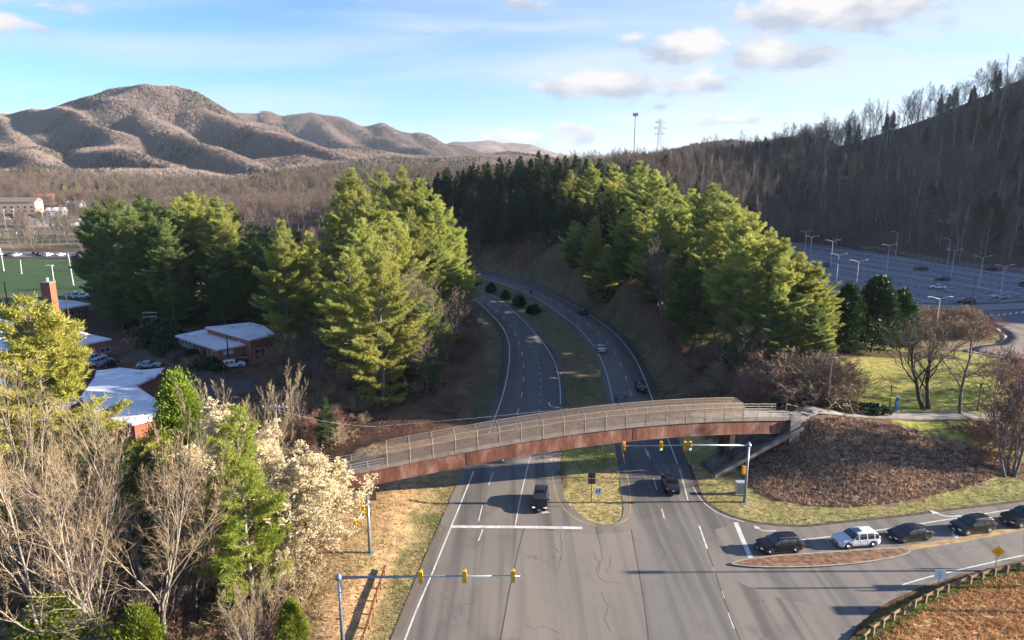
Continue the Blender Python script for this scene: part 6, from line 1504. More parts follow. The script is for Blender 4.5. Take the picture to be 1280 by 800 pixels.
    mb = MB(); mb.box((-fx + .04, 0, .21 * H), (.12, W * .78, .18), bev=.02); mb.box((0, W / 2 - .015, .24), (L * .48, .06, .12)); mb.box((0, -W / 2 + .015, .24), (L * .48, .06, .12)); out['lower_trim'] = [mb]
    mb = MB()
    for sy in (1, -1):
        for dx in (.20, .02, -.16): mb.box((dx * L, sy * (W / 2 - .008), .42 * belt + .12), (.018, .02, belt * .62))
        for dx in (.06, -.12): mb.box((dx * L, sy * (W / 2 + .0), belt * .86), (.16, .03, .03))
    out['door_seam'] = [mb]
    if rails:
        mb = MB()
        for sy in (1, -1): mb.tube([(-L * .38, sy * W * .34, H * .965), (-L * .3, sy * W * .35, H + .05), (L * .02, sy * W * .35, H + .05), (L * .08, sy * W * .34, H * .985)], .022, 6)
        out['roof_rail'] = [mb]
    if sunroof: mb = MB(); mb.box((L * .0, 0, H + .02), (.75, .8, .02)); out['sunroof'] = [mb]
    if kind == 'pickup': mb = MB(); mb.box((-L * .315, 0, .605 * H + .02), (L * .33, W * .80, .03)); out['bed_floor'] = [mb]
    R = .36 if kind != 'sedan' else .33; WB = L * .30
    arch = []; tyres = []; 
    for sx in (1, -1):
        for sy in (1, -1):
            mb = MB(); cx, cy = sx * WB, sy * (W / 2 - .012); n = 14; vs = []
            for j in range(n + 1): a = -.25 + (PI + .5) * j / n; vs.append((cx + (R + .09) * math.cos(a), cy + sy * .022, R + .01 + (R + .09) * math.sin(a)))
            mb.add(vs + [(cx, cy + sy * .022, R)], [(j, j + 1, n + 1) if sy < 0 else (j + 1, j, n + 1) for j in range(n)]); arch.append(mb)
    out['wheel_arch'] = arch
    mats_ = {'body': paint_, 'side_window': M_cglass, 'windscreen': M_cglass, 'rear_window': M_cglass, 'headlight': M_head, 'tail_light': M_tail, 'mirror': paint_, 'grille': M_trim, 'number_plate': M_sign_white, 'lower_trim': M_trim, 'roof_rail': M_rim, 'sunroof': M_cglass, 'bed_floor': M_trim, 'wheel_arch': M_trim, 'door_seam': M_trim}
    res = []
    for nm, lst in out.items():
        for mb in lst:
            me_ = bpy.data.meshes.new(nm); me_.from_pydata(mb.V, [], mb.F); me_.materials.append(mats_[nm])
            if nm == 'body':
                bmx = bmesh.new(); bmx.from_mesh(me_); bmesh.ops.recalc_face_normals(bmx, faces=bmx.faces); bmx.to_mesh(me_); bmx.free()
                me_.polygons.foreach_set("use_smooth", [len(p.vertices) == 4 for p in me_.polygons])
            me_.update(); res.append((nm, me_))
    tm = bpy.data.meshes.new("wheel"); mb = MB(); mb.cyl((0, 0, 0), R, .22, 'Y', 20); tm.from_pydata(mb.V, [], mb.F); tm.materials.append(M_tyre)
    rm = bpy.data.meshes.new("rim"); mb = MB(); mb.cyl((0, -.118, 0), R * .66, .03, 'Y', 14, r2=R * .6); mb.cyl((0, -.135, 0), R * .16, .03, 'Y', 8); 
    for k in range(5): a = k * 2 * PI / 5; mb.tube([(0, -.136, 0), (R * .6 * math.cos(a), -.136, R * .6 * math.sin(a))], .028, 4)
    rm.from_pydata(mb.V, [], mb.F); rm.materials.append(rim)
    return dict(parts=res, wheel=tm, rim=rm, pos=[(sx * WB, sy * (W / 2 - .09), R, sy) for sx in (1, -1) for sy in (1, -1)])
CARS = {}
def car(kind, paint_, x, y, rz, label, cat="car", name="parked_car", rim=None, rails=False, sunroof=False, z=None, group=None, detail=True):
    key = (kind, paint_.name, rails, sunroof, (rim or M_rim).name)
    if key not in CARS: CARS[key] = car_meshes(kind, key, paint_, rim or M_rim, rails, sunroof)
    C_m = CARS[key]; t = thing(name, label, cat, (x, y, z if z is not None else 0.012), rz, group)
    for nm, me_ in C_m['parts']:
        if not detail and nm in ('number_plate', 'lower_trim', 'mirror', 'grille', 'wheel_arch', 'door_seam'): continue
        link_mesh(nm, me_, t)
    for (wx, wy, wz, sy) in C_m['pos']:
        w = link_mesh("wheel", C_m['wheel'], t); w.location = (wx, wy, wz)
        r = link_mesh("rim", C_m['rim'], w); r.rotation_euler = (0, 0, 0 if sy < 0 else PI)
    return t
def hw_dir(L, x, y):
    i = np.argmin(np.hypot(L[:, 0] - x, L[:, 1] - y)); i = min(max(i, 2), len(L) - 3); d = L[i + 2] - L[i - 2]; return math.atan2(d[1], d[0])
def car_on(px, py, L, rev, kind, paint_, label, **k):
    x, y = G(px, py, .0); a = hw_dir(L, x, y) + (PI if rev else 0); return car(kind, paint_, x, y, a, label, name="car", **k)
car_on(675.5, 630, L2, True, 'suv', P_black, "small black crossover facing the camera in the southbound turn lane below the bridge", rim=M_rim_dark)
car_on(838, 610, R1, False, 'suv', P_black, "black vehicle seen from behind on the northbound lanes just past the junction", rim=M_rim_dark)
car_on(776.5, 505, R1, False, 'sedan', P_navy, "dark blue car half hidden behind the bridge mesh in the northbound left lane")
car_on(801, 487, R2, False, 'suv', P_black, "black vehicle in the northbound right lane just beyond the bridge")
car_on(750.5, 438.5, R1, False, 'sedan', P_silver, "silver car in the middle distance of the northbound lanes")
car_on(728, 392.5, R2, False, 'suv', P_dark, "farthest dark car on the northbound lanes, before the bend")
# queue on the side road (facing west)
def q_dir(px0, py0, px1, py1): a = G(px0, py0); b = G(px1, py1); return math.atan2(b[1] - a[1], b[0] - a[0])
for px, py, kind, pt, lab, kw in [(973, 687, 'suv', P_black, "black vehicle at the head of the side-road queue, at the stop line", dict(rim=M_rim_dark, rails=True)), (1069, 680, 'suv', P_white, "silver-white vehicle with sunroof, second in the side-road queue", dict(sunroof=True)),
        (1136, 672.5, 'sedan', P_black, "black low sedan, third in the side-road queue", dict(rim=M_rim_dark)), (1214, 663, 'suv', P_black, "black crossover with pale roof rails, fourth in the side-road queue", dict(rails=True)), (1281, 653.5, 'pickup', P_black, "black pickup at the right edge, last in the side-road queue", dict(cat="pickup"))]:
    x, y = G(px, py); a = q_dir(px + 20, py - 2.6 if px > 1100 else py - 1.6, px - 20, py + 2.6 if px > 1100 else py + 1.6)
    kw.setdefault('cat', 'car'); car(kind, pt, x, y, a, lab, name="car", **kw)
# car park
for px, py, kind, pt, a, lab in [(1172, 361, 'sedan', P_pure, 2.75, "white car in the middle of the car park"), (1177, 351, 'suv', P_black, 2.9, "dark vehicle just behind the white car in the car park"), (1151, 338, 'suv', P_black, 2.8, "dark vehicle farther back left of the pair in the car park"), (1104, 351, 'suv', P_black, 2.3, "dark vehicle above the tips of the dark evergreens"),
        (1207, 379, 'suv', P_dark, 2.9, "dark vehicle at the near edge of the car park"), (1250, 373, 'sedan', P_silver, 2.95, "pale silver car at the near right of the car park"), (1241, 338, 'pickup', P_red, .2, "dark red pickup at the far right edge of the car park"), (1034, 333, 'suv', P_black, 1.3, "dark vehicle at the left of the car park behind the lamp"), (1001, 337, 'sedan', P_pure, .2, "white car partly hidden by pines at the left of the car park"), (1162, 392, 'suv', P_dark, 3.0, "dark vehicle on the drive below the car park, behind shrubs"), (1280, 358, 'suv', P_dark, 1.3, "dark vehicle at the right picture edge of the car park")]:
    x, y = G(px, py); car(kind, pt, x, y, a, lab, z=.05)
# motorcycle with rider
mx, my = G(663.5, 367.5); ma = hw_dir(R1, mx, my)
mt_ = thing("motorcycle", "small dark motorcycle with rider far off on the northbound lanes", "motorcycle", (mx, my, .01), ma)
for sx in (-.7, .7):
    mb = MB(); mb.cyl((sx, 0, .32), .32, .14, 'Y', 16); w = mb.build("wheel", M_tyre, mt_); mb = MB(); mb.cyl((sx, 0, .32), .16, .16, 'Y', 10); mb.build("rim", M_rim, w)
mb = MB(); mb.box((0.05, 0, .52), (.7, .28, .36), bev=.08); mb.tube([(.7, 0, .35), (.45, 0, .95)], .04, 6); mb.tube([(-.7, 0, .35), (-.2, 0, .55)], .05, 6); mb.build("frame", M_trim, mt_)
mb = MB(); mb.box((.18, 0, .83), (.5, .3, .24), bev=.08); mb.build("fuel_tank", P_black, mt_); mb = MB(); mb.box((-.35, 0, .80), (.7, .28, .12), bev=.04); mb.build("seat", M_trim, mt_)
mb = MB(); mb.tube([(.42, -.36, 1.03), (.5, 0, .97), (.42, .36, 1.03)], .025, 6); mb.build("handlebar", M_rim, mt_); mb = MB(); mb.cyl((.66, 0, .85), .1, .12, 'X', 10); mb.build("headlight", M_head, mt_); mb = MB(); mb.box((-.85, 0, .75), (.06, .2, .1)); mb.build("tail_light", M_tail, mt_)
def skin_person(name, label, joints, edges, radii, mat_, loc, rz):
    me_ = bpy.data.meshes.new(name); me_.from_pydata(joints, edges, []); o = link_mesh(name, me_, None, mat_); o.location = loc; o.rotation_euler = (0, 0, rz)
    md = o.modifiers.new("skin", 'SKIN'); o.data.skin_vertices
    if not me_.skin_vertices: 
        bm_ = bmesh.new(); bm_.from_mesh(me_); bm_.verts.layers.skin.verify(); bm_.to_mesh(me_); bm_.free()
    for i, r in enumerate(radii): me_.skin_vertices[0].data[i].radius = (r, r)
    me_.skin_vertices[0].data[0].use_root = True
    s = o.modifiers.new("sub", 'SUBSURF'); s.levels = 1; s.render_levels = 1
    return tag(o, label, "person")
J = [(-.3, 0, .92), (-.28, 0, 1.15), (-.2, 0, 1.42), (-.16, 0, 1.56), (-.13, 0, 1.72), (-.2, .2, 1.42), (.05, .32, 1.2), (.38, .33, 1.08), (-.2, -.2, 1.42), (.05, -.32, 1.2), (.38, -.33, 1.08), (.15, .22, .88), (-.02, .24, .45), (.15, .25, .36), (.15, -.22, .88), (-.02, -.24, .45), (.15, -.25, .36), (.46, .33, 1.05), (.46, -.33, 1.05)]
Eg = [(0, 1), (1, 2), (2, 3), (3, 4), (2, 5), (5, 6), (6, 7), (2, 8), (8, 9), (9, 10), (0, 11), (11, 12), (12, 13), (0, 14), (14, 15), (15, 16), (7, 17), (10, 18)]
Rr = [.16, .15, .17, .07, .12, .075, .055, .04, .075, .055, .04, .09, .06, .05, .09, .06, .05, .045, .045]
pr = skin_person("person", "rider in dark clothing and helmet sitting on the distant motorcycle", J, Eg, Rr, M_trim, (mx, my, .01), ma)
mb = MB(); mb.tube([(-.13, 0, 1.58), (-.13, 0, 1.64), (-.12, 0, 1.75), (-.13, 0, 1.85), (-.13, 0, 1.88)], [.09, .14, .155, .11, .03], 12); mb.build("helmet", P_dark, pr, True)

# ================================================================== SCHOOL
def wallpt(a, b, t): return (a[0] + (b[0] - a[0]) * t, a[1] + (b[1] - a[1]) * t)
def flat_building(name, label, blocks, zg, cat="building"):
    """blocks: (roof outline in world, eave height, wall inset)"""
    c0 = blocks[0][0][0]; t = thing(name, label, cat, (c0[0], c0[1], 0))
    for poly, zt, inset in blocks:
        P = [(p[0] - c0[0], p[1] - c0[1]) for p in poly]; n = len(P); cx = sum(p[0] for p in P) / n; cy = sum(p[1] for p in P) / n
        ar = sum(P[i][0] * P[(i + 1) % n][1] - P[(i + 1) % n][0] * P[i][1] for i in range(n)); P = P if ar > 0 else P[::-1]
        ins = []
        for i in range(n):
            a, b, c_ = np.array(P[i - 1]), np.array(P[i]), np.array(P[(i + 1) % n]); d1 = unit(b - a); d2 = unit(c_ - b); n1_ = np.array([-d1[1], d1[0]]); n2_ = np.array([-d2[1], d2[0]]); m = unit(n1_ + n2_); ins.append(tuple(b + m * inset / max(.4, float(m @ n1_))))
        mb = MB(); mb.prism(ins, zg - 1.5, zt - .3); mb.build("wall", M_brick, t)
        mb = MB(); mb.prism(P, zt - .298, zt); mb.build("roof_slab", M_grey_trim, t)
        for q_ in range(5):
            kx, ky = random.choice(P); fx_ = random.uniform(.3, .8); mb = MB(); mb.box((cx + (kx - cx) * fx_, cy + (ky - cy) * fx_, zt + .25), (random.uniform(.4, 1.3), random.uniform(.4, .9), random.uniform(.3, .6))); mb.build("roof_vent", M_grey_trim, t)
        rr = []
        for i in range(n):
            a, b, c_ = np.array(P[i - 1]), np.array(P[i]), np.array(P[(i + 1) % n]); d1 = unit(b - a); d2 = unit(c_ - b); n1_ = np.array([-d1[1], d1[0]]); n2_ = np.array([-d2[1], d2[0]]); m = unit(n1_ + n2_); rr.append(tuple(b + m * .12 / max(.4, float(m @ n1_))))
        mb = MB(); mb.prism(rr, zt + .003, zt + .06); mb.build("roof_membrane", M_white_roof, t)
    return t, c0
def wall_item(t, c0, a, b, f, w, h, z, nm, m, out=.06, frame=True):
    """something set on the wall line a-b (world), at fraction f"""
    p = wallpt(a, b, f); ang = math.atan2(b[1] - a[1], b[0] - a[0]); nx, ny = math.sin(ang), -math.cos(ang)
    mb = MB(); mb.box((p[0] - c0[0] + nx * out, p[1] - c0[1] + ny * out, z), (w, .08, h), rz=ang); o = mb.build(nm, m, t)
    if frame:
        mb = MB()
        for dx in (-w / 2, 0, w / 2): mb.box((p[0] - c0[0] + nx * (out + .05) + dx * math.cos(ang), p[1] - c0[1] + ny * (out + .05) + dx * math.sin(ang), z), (.08, .06, h + .08), rz=ang)
        for dz in (-h / 2, h / 2): mb.box((p[0] - c0[0] + nx * (out + .05), p[1] - c0[1] + ny * (out + .05), z + dz), (w + .16, .065, .08), rz=ang)
        mb.build("frame", M_white_frame, o)
    return o
zA = -1.6
lowp = Gs([(218.5, 419.5), (271.5, 437.5), (313, 429.5), (256, 411.5)], zA + 3.5); upp = Gs([(256, 409), (312.7, 424.8), (345, 418), (330, 407), (313, 403)], zA + 5.0)
t, c0 = flat_building("school_annexe", "low red-brick school annexe with two stepped white flat roofs, before the pines", [(lowp, zA + 3.5, .5), (upp, zA + 5.0, .3)], zA)
a, b = np.array(lowp[0]), np.array(lowp[1]); d_ = unit(b - a); nn = np.array([-d_[1], d_[0]]); a2, b2 = a + d_ * .5 + nn * .5, b - d_ * .5 + nn * .5
for f in (.12, .22, .32, .42): wall_item(t, c0, a2, b2, f, 1.5, 1.2, zA + 2.3, "window", M_glass)
wall_item(t, c0, a2, b2, .66, 1.3, 2.3, zA + 1.4, "door", M_glass, frame=False); wall_item(t, c0, a2, b2, .90, 1.2, 1.1, zA + 2.2, "window", M_glass)
for f in (.57, .75): wall_item(t, c0, a2, b2, f, .35, 2.6, zA + 1.6, "door_pilaster", M_brick, out=.1, frame=False)
a, b = np.array(lowp[1]), np.array(lowp[2]); d_ = unit(b - a); nn = np.array([-d_[1], d_[0]]); a3, b3 = a + d_ * .5 + nn * .5, b - d_ * .2 + nn * .5
wall_item(t, c0, a3, b3, .3, 2.2, .8, zA + 2.4, "white_panel", M_white_frame, frame=False)
a, b = np.array(upp[1]), np.array(upp[2]); d_ = unit(b - a); nn = np.array([-d_[1], d_[0]]); a4, b4 = a + nn * .3, b + nn * .3
wall_item(t, c0, a4, b4, .35, 2.6, 2.4, zA + 1.4, "garage_door", M_glass)
zB = -2.6
w1 = Gs([(206, 459.5), (194, 471), (170, 482), (203, 504), (200, 522), (165, 530), (120, 520), (100, 496), (118, 472), (120, 463.5), (150, 459.5), (178, 462.5)], zB + 3.8)
t, c0 = flat_building("school_wing", "star-shaped white-roofed school wing seen through the foreground trees", [(w1, zB + 3.8, .6)], zB)
a, b = np.array(w1[2]), np.array(w1[3])
w2 = Gs([(139.5, 423.5), (108, 429.5), (70, 436), (60, 416), (82, 412), (96, 411.5), (112, 417.5)], zB + 4.2)
t, c0 = flat_building("school_block", "red-brick school block with white roof and one wide window behind the wing", [(w2, zB + 4.2, .3)], zB)
a, b = np.array(w2[1]), np.array(w2[0]); d_ = unit(b - a); nn = np.array([-d_[1], d_[0]])
wall_item(t, c0, a + nn * .3, b + nn * .3, .70, 2.2, 1.0, zB + 1.9, "window", M_glass)
w3 = Gs([(115.5, 380), (67, 388), (30, 395), (20, 380), (66, 374), (94, 376)], zB + 4.0)
t, c0 = flat_building("school_hall", "white-roofed brick school hall beside the chimney, before the playing field", [(w3, zB + 4.0, .9)], zB)
a, b = np.array(w3[1]), np.array(w3[0]); d_ = unit(b - a); nn = np.array([-d_[1], d_[0]])
for f in (.2, .45, .7): wall_item(t, c0, a + nn * .9, b + nn * .9, f, 1.6, 1.3, zB + 2.2, "window", M_glass)
w4 = Gs([(60, 470), (100, 500), (60, 520), (0, 500), (0, 470)], zB + 3.6)
flat_building("school_block", "pale-roofed school block mostly hidden behind the yellow-green pine", [(w4, zB + 3.6, .5)], zB)
w5 = Gs([(0, 398), (18, 402), (12, 440), (-30, 440), (-30, 396)], zB + 3.9)
flat_building("school_block", "white-roofed school block cut by the left picture edge", [(w5, zB + 3.9, .5)], zB)
Yc = 155; xc, zt = XZ(59.5, 353, Yc); t = thing("brick_chimney", "tall square red-brick chimney of the school", "chimney", (xc, Yc, zB))
mb = MB(); mb.box((0, 0, (zt - zB) / 2), (2.1, 2.1, zt - zB)); mb.build("stack", M_brick, t, False); mb = MB(); mb.box((0, 0, zt - zB + .1), (2.3, 2.3, .2)); mb.build("cap", M_concrete_dirty, t); mb = MB(); mb.cyl((0, 0, zt - zB + .6), .3, .9, n=8); mb.build("flue", M_lamp_metal, t)
def lcar(px, py, zg, kind, pt, a, lab, **k): x, y = G(px, py, zg); return car(kind, pt, x, y, a, lab, z=gz1(x, y) + .12, **k)
lcar(292, 456, -1.8, 'suv', P_pure, .3, "white vehicle half hidden by the fan-shaped tree at the brick annexe"); lcar(309, 451, -1.8, 'suv', P_black, .3, "dark vehicle parked at the annexe's garage door")
lcar(119, 451, -2.4, 'suv', P_pure, 1.2, "white vehicle in the yard left of the school block"); lcar(127, 455, -2.4, 'suv', P_silver, 1.2, "silver vehicle beside the white one in the school yard"); lcar(136, 457.5, -2.4, 'sedan', P_dark, 1.2, "dark car at the right of the school yard cluster"); lcar(186, 458, -2.2, 'sedan', P_silver, .2, "pale car behind the tip of the star-shaped roof"); lcar(95, 374, -2, 'pickup', P_pure, .15, "white vehicle on the grass edge behind the school hall"); lcar(104, 375, -2, 'pickup', P_pure, .2, "white pickup right behind the school hall roof")
rgc = random.Random(9)
tag(poly_slab("field_car_park", [(-262, 314), (-132, 313), (-128, 330), (-262, 336)], -1.5, M_asph_lot, thick=1.5), kind="structure")
for i in range(26):
    x = -258 + i * 4.9; y = 318 + (i * 7 % 3) * 1.2 + (6 if i % 4 == 3 else 0); car(rgc.choice(['suv', 'sedan', 'suv']), rgc.choice([P_pure, P_black, P_silver, P_navy, P_dark, P_pure]), x, y, 1.5 + rgc.uniform(-.1, .1), "car in the row parked along the far side of the playing field", z=-1.48, group="cars parked beyond the playing field", detail=False)
tag(poly_slab("far_car_park", [(-480, 480), (-330, 470), (-300, 520), (-310, 560), (-500, 560)], gz1(-400, 520) + 1.2, M_ring, thick=4), kind="structure")
for i in range(14):
    x = -395 + i * 6; car(rgc.choice(['suv', 'sedan']), rgc.choice([P_pure, P_black, P_silver, P_navy]), x, 520 + (i % 3) * 7, .3, "car in the distant hillside car park at the left", z=gz1(-400, 520) + 1.23, group="cars in the distant car park", detail=False)
# field lights, goal, distant poles
def tall_pole(px, pyt, pyb, zg, lab, head=True, lean=0):
    x, y = G(px, pyb, zg); X_, zt = XZ(px, pyt, y); g = gz1(x, y); t = thing("floodlight_pole", lab, "light pole", (x, y, g)); h = zt - g
    mb = MB(); mb.tube([(0, 0, 0), (lean * .3, 0, h)], [.2, .13], 8); mb.build("pole", M_lamp_metal, t)
    if head: mb = MB(); mb.box((-.7, 0, h), (2.2, .8, .35), bev=.05); mb.build("lamp_head", M_bulb, t)
tall_pole(69, 332, 363, -2, "floodlight pole with a white head in the middle of the playing field"); tall_pole(92, 317, 357, -2, "bare tall pole at the right of the playing field", False, -1.2); tall_pole(5, 310, 339, -2, "tall pole at the left picture edge of the playing field", False); tall_pole(27, 325, 342, -2, "short leaning pole by the far edge of the playing field", False, 1)
tall_pole(21, 262, 293, 0, "pale floodlight pole with a wide head in the distant car park"); tall_pole(8, 263, 287, 0, "pale floodlight pole at the left of the distant car park"); tall_pole(54, 256, 277, 4, "thin pole with crossarm on the distant slope")
for px, yt, Y in [(12, 292, 345), (33, 296, 342), (48, 290, 348), (72, 296, 350), (86, 296, 346), (20, 310, 320), (98, 292, 345), (60, 300, 340), (5, 300, 350), (80, 285, 360), (40, 300, 342), (100, 300, 338)]:
    plant_px("bare%d" % (px % 5), px, yt - 4, Y, "pinkish-brown leafless tree beyond the playing field", name="bare_tree", group="leafless trees beyond the playing field", wide=1.3, split=False)
def house(px, py, Y, w, d, h, lab, m, roofm, rz=0, dz=0):
    X, Z = XZ(px, py, Y); g = gz1(X, Y); t = thing("house", lab, "building", (X, Y, g + dz), rz); mb = MB(); mb.box((0, 0, h / 2), (w, d, h)); mb.build("wall", m, t)
    mb = MB(); mb.add([(-w / 2 - .5, -d / 2 - .5, h), (w / 2 + .5, -d / 2 - .5, h), (w / 2 + .5, d / 2 + .5, h), (-w / 2 - .5, d / 2 + .5, h), (-w / 2 - .5, 0, h + d * .28), (w / 2 + .5, 0, h + d * .28)], [(0, 1, 5, 4), (2, 3, 4, 5), (0, 4, 3), (1, 2, 5), (3, 2, 1, 0)]); mb.build("roof", roofm, t)
    for k_ in range(int(w // 5)):
        for r_ in range(max(1, int(h // 3.2))):
            mb = MB(); mb.box((-w / 2 + 2.5 + k_ * 5, -d / 2 - .02, 1.7 + r_ * 3.1), (1.6, .08, 1.4)); mb.build("window", M_glass, t)
M_tan_wall = mat("tan_stucco", (.50, .36, .28), .8); M_roof_b = mat("brown_shingles", (.20, .15, .12), .85); M_wh_wall = mat("white_siding", (.62, .62, .62), .7)
house(24, 257, 560, 30, 12, 9, "long tan building on the distant slope at the left edge", M_tan_wall, M_roof_b, .1, 3); house(57, 257, 600, 14, 10, 6, "small tan house on the distant slope right of the long one", M_tan_wall, mat("red_roof", (.35, .15, .10), .8), .3, 4)
house(71, 267, 560, 12, 9, 4, "tiny white cottage among the distant trees", M_wh_wall, M_white_roof, .2, 2); house(95, 260, 620, 12, 9, 4, "small white house right of the tiny cottage", M_wh_wall, M_white_roof, 0, 2)
house(1195, 250, 330, 11, 7, 3.2, "pale house low in the shaded wood on the right hill", M_wh_wall, M_roof_b, .4, 1)
# towers on the skyline
def lattice(px, pyt, Y, lab, w, cross, name="transmission_tower", cat="tower"):
    X, zt = XZ(px, pyt, Y); g = gz1(X, Y); h = zt - g; t = thing(name, lab, cat, (X, Y, g), .2); mb = MB(); n = 9
    for k_ in range(n):
        f0_, f1_ = k_ / n, (k_ + 1) / n; a0, a1 = w * (1 - .72 * f0_), w * (1 - .72 * f1_)
        c_0 = [(sx * a0 / 2, sy * a0 / 2, f0_ * h) for sx, sy in ((-1, -1), (1, -1), (1, 1), (-1, 1))]; c_1 = [(sx * a1 / 2, sy * a1 / 2, f1_ * h) for sx, sy in ((-1, -1), (1, -1), (1, 1), (-1, 1))]
        for j in range(4):
            mb.tube([c_0[j], c_1[j]], .16, 4); mb.tube([c_0[j], c_1[(j + 1) % 4]], .09, 3); mb.tube([c_1[j], c_1[(j + 1) % 4]], .09, 3)
    mb.build("lattice", M_lamp_metal, t)
    for f, l in cross: mb = MB(); mb.box((0, 0, h * f), (l, .4, .5)); mb.tube([(-l / 2, 0, h * f), (0, 0, h * f + 2)], .12, 4); mb.tube([(l / 2, 0, h * f), (0, 0, h * f + 2)], .12, 4); mb.build("crossarm", M_lamp_metal, t)
lattice(210, 232, 800, "grey lattice power pylon rising from the wood before the mountain", 7, [(.97, 16), (.85, 20), (.72, 16)])
lattice(826, 149, 560, "lattice power pylon on the skyline right of the mobile mast", 5, [(.95, 9), (.85, 11), (.75, 9)])
X, zt = XZ(794.5, 141, 520); g = gz1(X, 520); t = thing("mobile_mast", "slim mobile phone mast with antenna ring standing above the ridge", "mast", (X, 520, g)); h = zt - g
mb = MB(); mb.tube([(0, 0, 0), (0, 0, h)], [.6, .32], 8); mb.build("pole", M_steel, t)
for k_ in range(9): a = k_ * 2 * PI / 9; mb = MB(); mb.box((1.7 * math.cos(a), 1.7 * math.sin(a), h - 1.2), (.5, .5, 2.2)); mb.build("antenna", M_lamp_metal, t)
mb = MB(); mb.cyl((0, 0, h - 1.4), 1.7, .3, n=12); mb.build("platform", M_steel, t)

# ================================================================== MOUNTAINS
def rp(px, py, Y): X, Z = XZ(px, py, Y); return (X, Y, Z)
ridges = [([rp(-500, 165, 2300), rp(-260, 150, 2250), rp(-120, 142, 2200), rp(0, 142, 2150), rp(60, 140, 2100), rp(100, 127, 2050), rp(135, 115, 2000), rp(180, 108, 1950), rp(212, 109, 1950), rp(240, 117, 1950), rp(262, 136, 1950), rp(290, 150, 1980), rp(330, 175, 2050)], .50),
          ([rp(205, 120, 1950), rp(262, 148, 1750), rp(340, 176, 1500), rp(430, 203, 1250), rp(500, 222, 1080)], .55),
          ([rp(150, 121, 1980), rp(185, 152, 1700), rp(250, 186, 1400), rp(330, 214, 1150)], .62),
          ([rp(60, 140, 2100), rp(95, 155, 1800), rp(140, 172, 1500), rp(200, 200, 1200), rp(250, 226, 980)], .58),
          ([rp(0, 142, 2150), rp(20, 165, 1700), rp(50, 190, 1350), rp(90, 220, 1050), rp(110, 240, 900)], .58), ([rp(-120, 142, 2200), rp(-80, 175, 1600), rp(-20, 205, 1200), rp(10, 232, 950)], .55),
          ([rp(262, 150, 2950), rp(290, 138, 2900), rp(330, 138, 2900), rp(352, 145, 2900), rp(388, 140, 2900), rp(430, 148, 2900), rp(470, 156, 2900), rp(520, 167, 2900), rp(560, 178, 2900), rp(600, 200, 2900), rp(640, 220, 2900)], .42),
          ([rp(388, 141, 2900), rp(425, 172, 2500), rp(490, 196, 2100), rp(560, 214, 1750)], .5), ([rp(330, 139, 2900), rp(350, 168, 2500), rp(395, 192, 2100)], .5), ([rp(470, 157, 2900), rp(510, 184, 2550), rp(560, 203, 2200)], .5),
          ([rp(470, 210, 5600), rp(540, 184, 5400), rp(572, 177, 5200), rp(605, 173, 5200), rp(650, 178, 5200), rp(700, 190, 5200), rp(800, 200, 5200)], .35),
          ([rp(700, 232, 1000), rp(760, 210, 960), rp(800, 190, 940), rp(838, 173, 920), rp(862, 168, 910), rp(900, 168, 900), rp(960, 180, 900), rp(1040, 190, 900)], .5)]
xs_ = np.concatenate([np.arange(-2600, 200, 16), np.arange(200, 1600, 40)]); ys_ = np.concatenate([np.arange(800, 2200, 15), np.arange(2200, 3200, 24), np.arange(3200, 6200, 80)])
MXg, MYg = np.meshgrid(xs_, ys_)
def mz(X, Y):
    out = np.full(np.shape(X), -60.0)
    wv = (vnoise(X, Y, 420, 51, 4) - .5) * 70; wv2 = (vnoise(X, Y, 420, 61, 4) - .5) * 70
    Xw, Yw = X + wv * .8, Y + wv2 * .8
    for P, sl in ridges:
        best = np.full(np.shape(X), -1e9)
        for i in range(len(P) - 1):
            a, b = P[i], P[i + 1]; vx, vy = b[0] - a[0], b[1] - a[1]; t = np.clip(((Xw - a[0]) * vx + (Yw - a[1]) * vy) / (vx * vx + vy * vy), 0, 1)
            d = np.hypot(Xw - a[0] - t * vx, Yw - a[1] - t * vy); zr = a[2] + (b[2] - a[2]) * t
            best = np.maximum(best, zr - sl * (np.sqrt(d * d + 150) - 12) - 4)
        out = np.maximum(out, best)
    g = vnoise(X, Y, 130, 71, 4) - .5
    ac = X * .72 + Y * .69; al = X * .69 - Y * .72
    rd = (1 - np.abs(2 * vnoise(ac, al * .10, 120, 83, 2) - 1) * 1.6) - .62
    return out + (g * 12 + rd * 34) * np.clip((out + 20) / 90, 0, 1) * np.clip(1.25 - out / 330, .3, 1)
MZ = mz(MXg, MYg); hh, ww = MXg.shape; idx = np.arange(hh * ww).reshape(hh, ww); qd = np.stack([idx[:-1, :-1], idx[:-1, 1:], idx[1:, 1:], idx[1:, :-1]], -1).reshape(-1, 4)
M_mtn = mat("winter_hillside", (.23, .18, .155), .95, var=.3, scale=.012, col2=(.13, .095, .07), bump=.0, spec=.1)
tag(link_mesh("mountains", np_mesh("mountains", np.stack([MXg, MYg, MZ], -1).reshape(-1, 3), [qd], True, [M_mtn])), kind="structure")
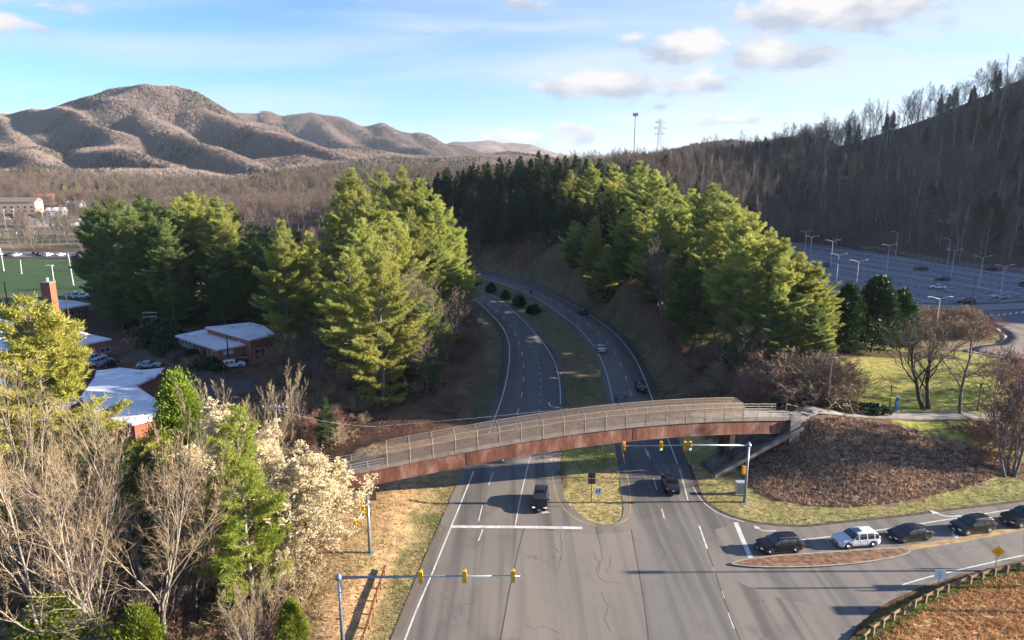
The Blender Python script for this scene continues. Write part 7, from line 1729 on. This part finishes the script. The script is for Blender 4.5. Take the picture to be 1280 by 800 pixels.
# forest on the mountains
M_mt_twig = mat("distant_bare_crowns", (.36, .285, .25), .9, var=.3, scale=.05, spec=.1, objrand=.25)
def puff_tree(seed, m1, n=46, pine=False):
    r = np.random.default_rng(seed); h = 17.0
    if pine:
        t = r.random(n * 2); a = r.random(n * 2) * 6.28; R = 4.2 * (1 - t) ** .8 + .4; P = np.stack([np.cos(a) * R * .3, np.sin(a) * R * .3, h * (.12 + .85 * t)], 1); D = unit(np.stack([np.cos(a), np.sin(a), np.full(n * 2, .35)], 1)); V, F = slivers(P, D, R, np.full(n * 2, 1.7), r)
    else:
        P = np.zeros((n, 3)); P[:, 2] = h * r.uniform(.25, .6, n); D = unit(r.normal(size=(n, 3)) * np.array([.55, .55, .25]) + np.array([0, 0, .75])); V, F = slivers(P, D, h * r.uniform(.25, .5, n), r.uniform(.45, .95, n), r)
    tr = cones([[0, 0, -1.]], [[0, 0, h * .7]], [.35], [.12], 3); Va = np.vstack([V, tr[0]])
    return np_mesh("far_crown", Va, [F, tr[1] + len(V)], False, [m1])
M_far_green = mat("distant_pine_crowns", (.045, .07, .025), .8, var=.3, scale=.05, objrand=.3)
protos = [puff_tree(1, M_mt_twig), puff_tree(2, M_mt_twig), puff_tree(3, M_mt_twig), puff_tree(4, M_far_green, 40, True)]
r = np.random.default_rng(77); n_t = 240000
Yr = 850 + (2250 - 850) * r.random(n_t) ** .8; Xr = -Yr * .82 + r.random(n_t) * (Yr * .82 + 140); Zr = mz(Xr, Yr); Zg = gz(Xr, Yr); k = np.ones(len(Zr), bool); Zr = np.maximum(Zr, Zg)
X2r = r.uniform(-.35, -.02, 45000) ; Y2r = r.uniform(2250, 3000, 45000); X2r = X2r * Y2r; Z2 = mz(X2r, Y2r); k2 = Z2 > 20
X3 = r.uniform(60, 520, 14000); Y3 = r.uniform(800, 1000, 14000); Z3 = mz(X3, Y3); k3 = Z3 > 5
XA = np.concatenate([Xr[k], X2r[k2], X3[k3]]); YA = np.concatenate([Yr[k], Y2r[k2], Y3[k3]]); ZA = np.concatenate([Zr[k], Z2[k2], Z3[k3]])
pn = vnoise(XA, YA, 160, 91); wh = np.where((pn > .60) & (r.random(len(XA)) < .35), 3, r.integers(0, 3, len(XA)))
gn_scatter("mountain_forest", np.stack([XA, YA, ZA], 1), r.uniform(.32, .6, len(XA)), r.uniform(0, 6.28, len(XA)), protos, wh, "leafless winter forest covering the distant mountains", "forest")

# ================================================================== AIR
hb = MB(); hb.box((0, 4500, 145), (18800, 15900, 320))
mh = bpy.data.materials.new("haze_air"); mh.use_nodes = True; N = mh.node_tree.nodes; N.remove(N["Principled BSDF"])
pv = N.new('ShaderNodeVolumePrincipled'); pv.inputs['Color'].default_value = (.70, .84, 1, 1); pv.inputs['Density'].default_value = 0.000045; pv.inputs['Anisotropy'].default_value = .2
mh.node_tree.links.new(pv.outputs[0], N["Material Output"].inputs['Volume'])
HAZE = True
if HAZE: tag(hb.build("haze", mh), kind="stuff")
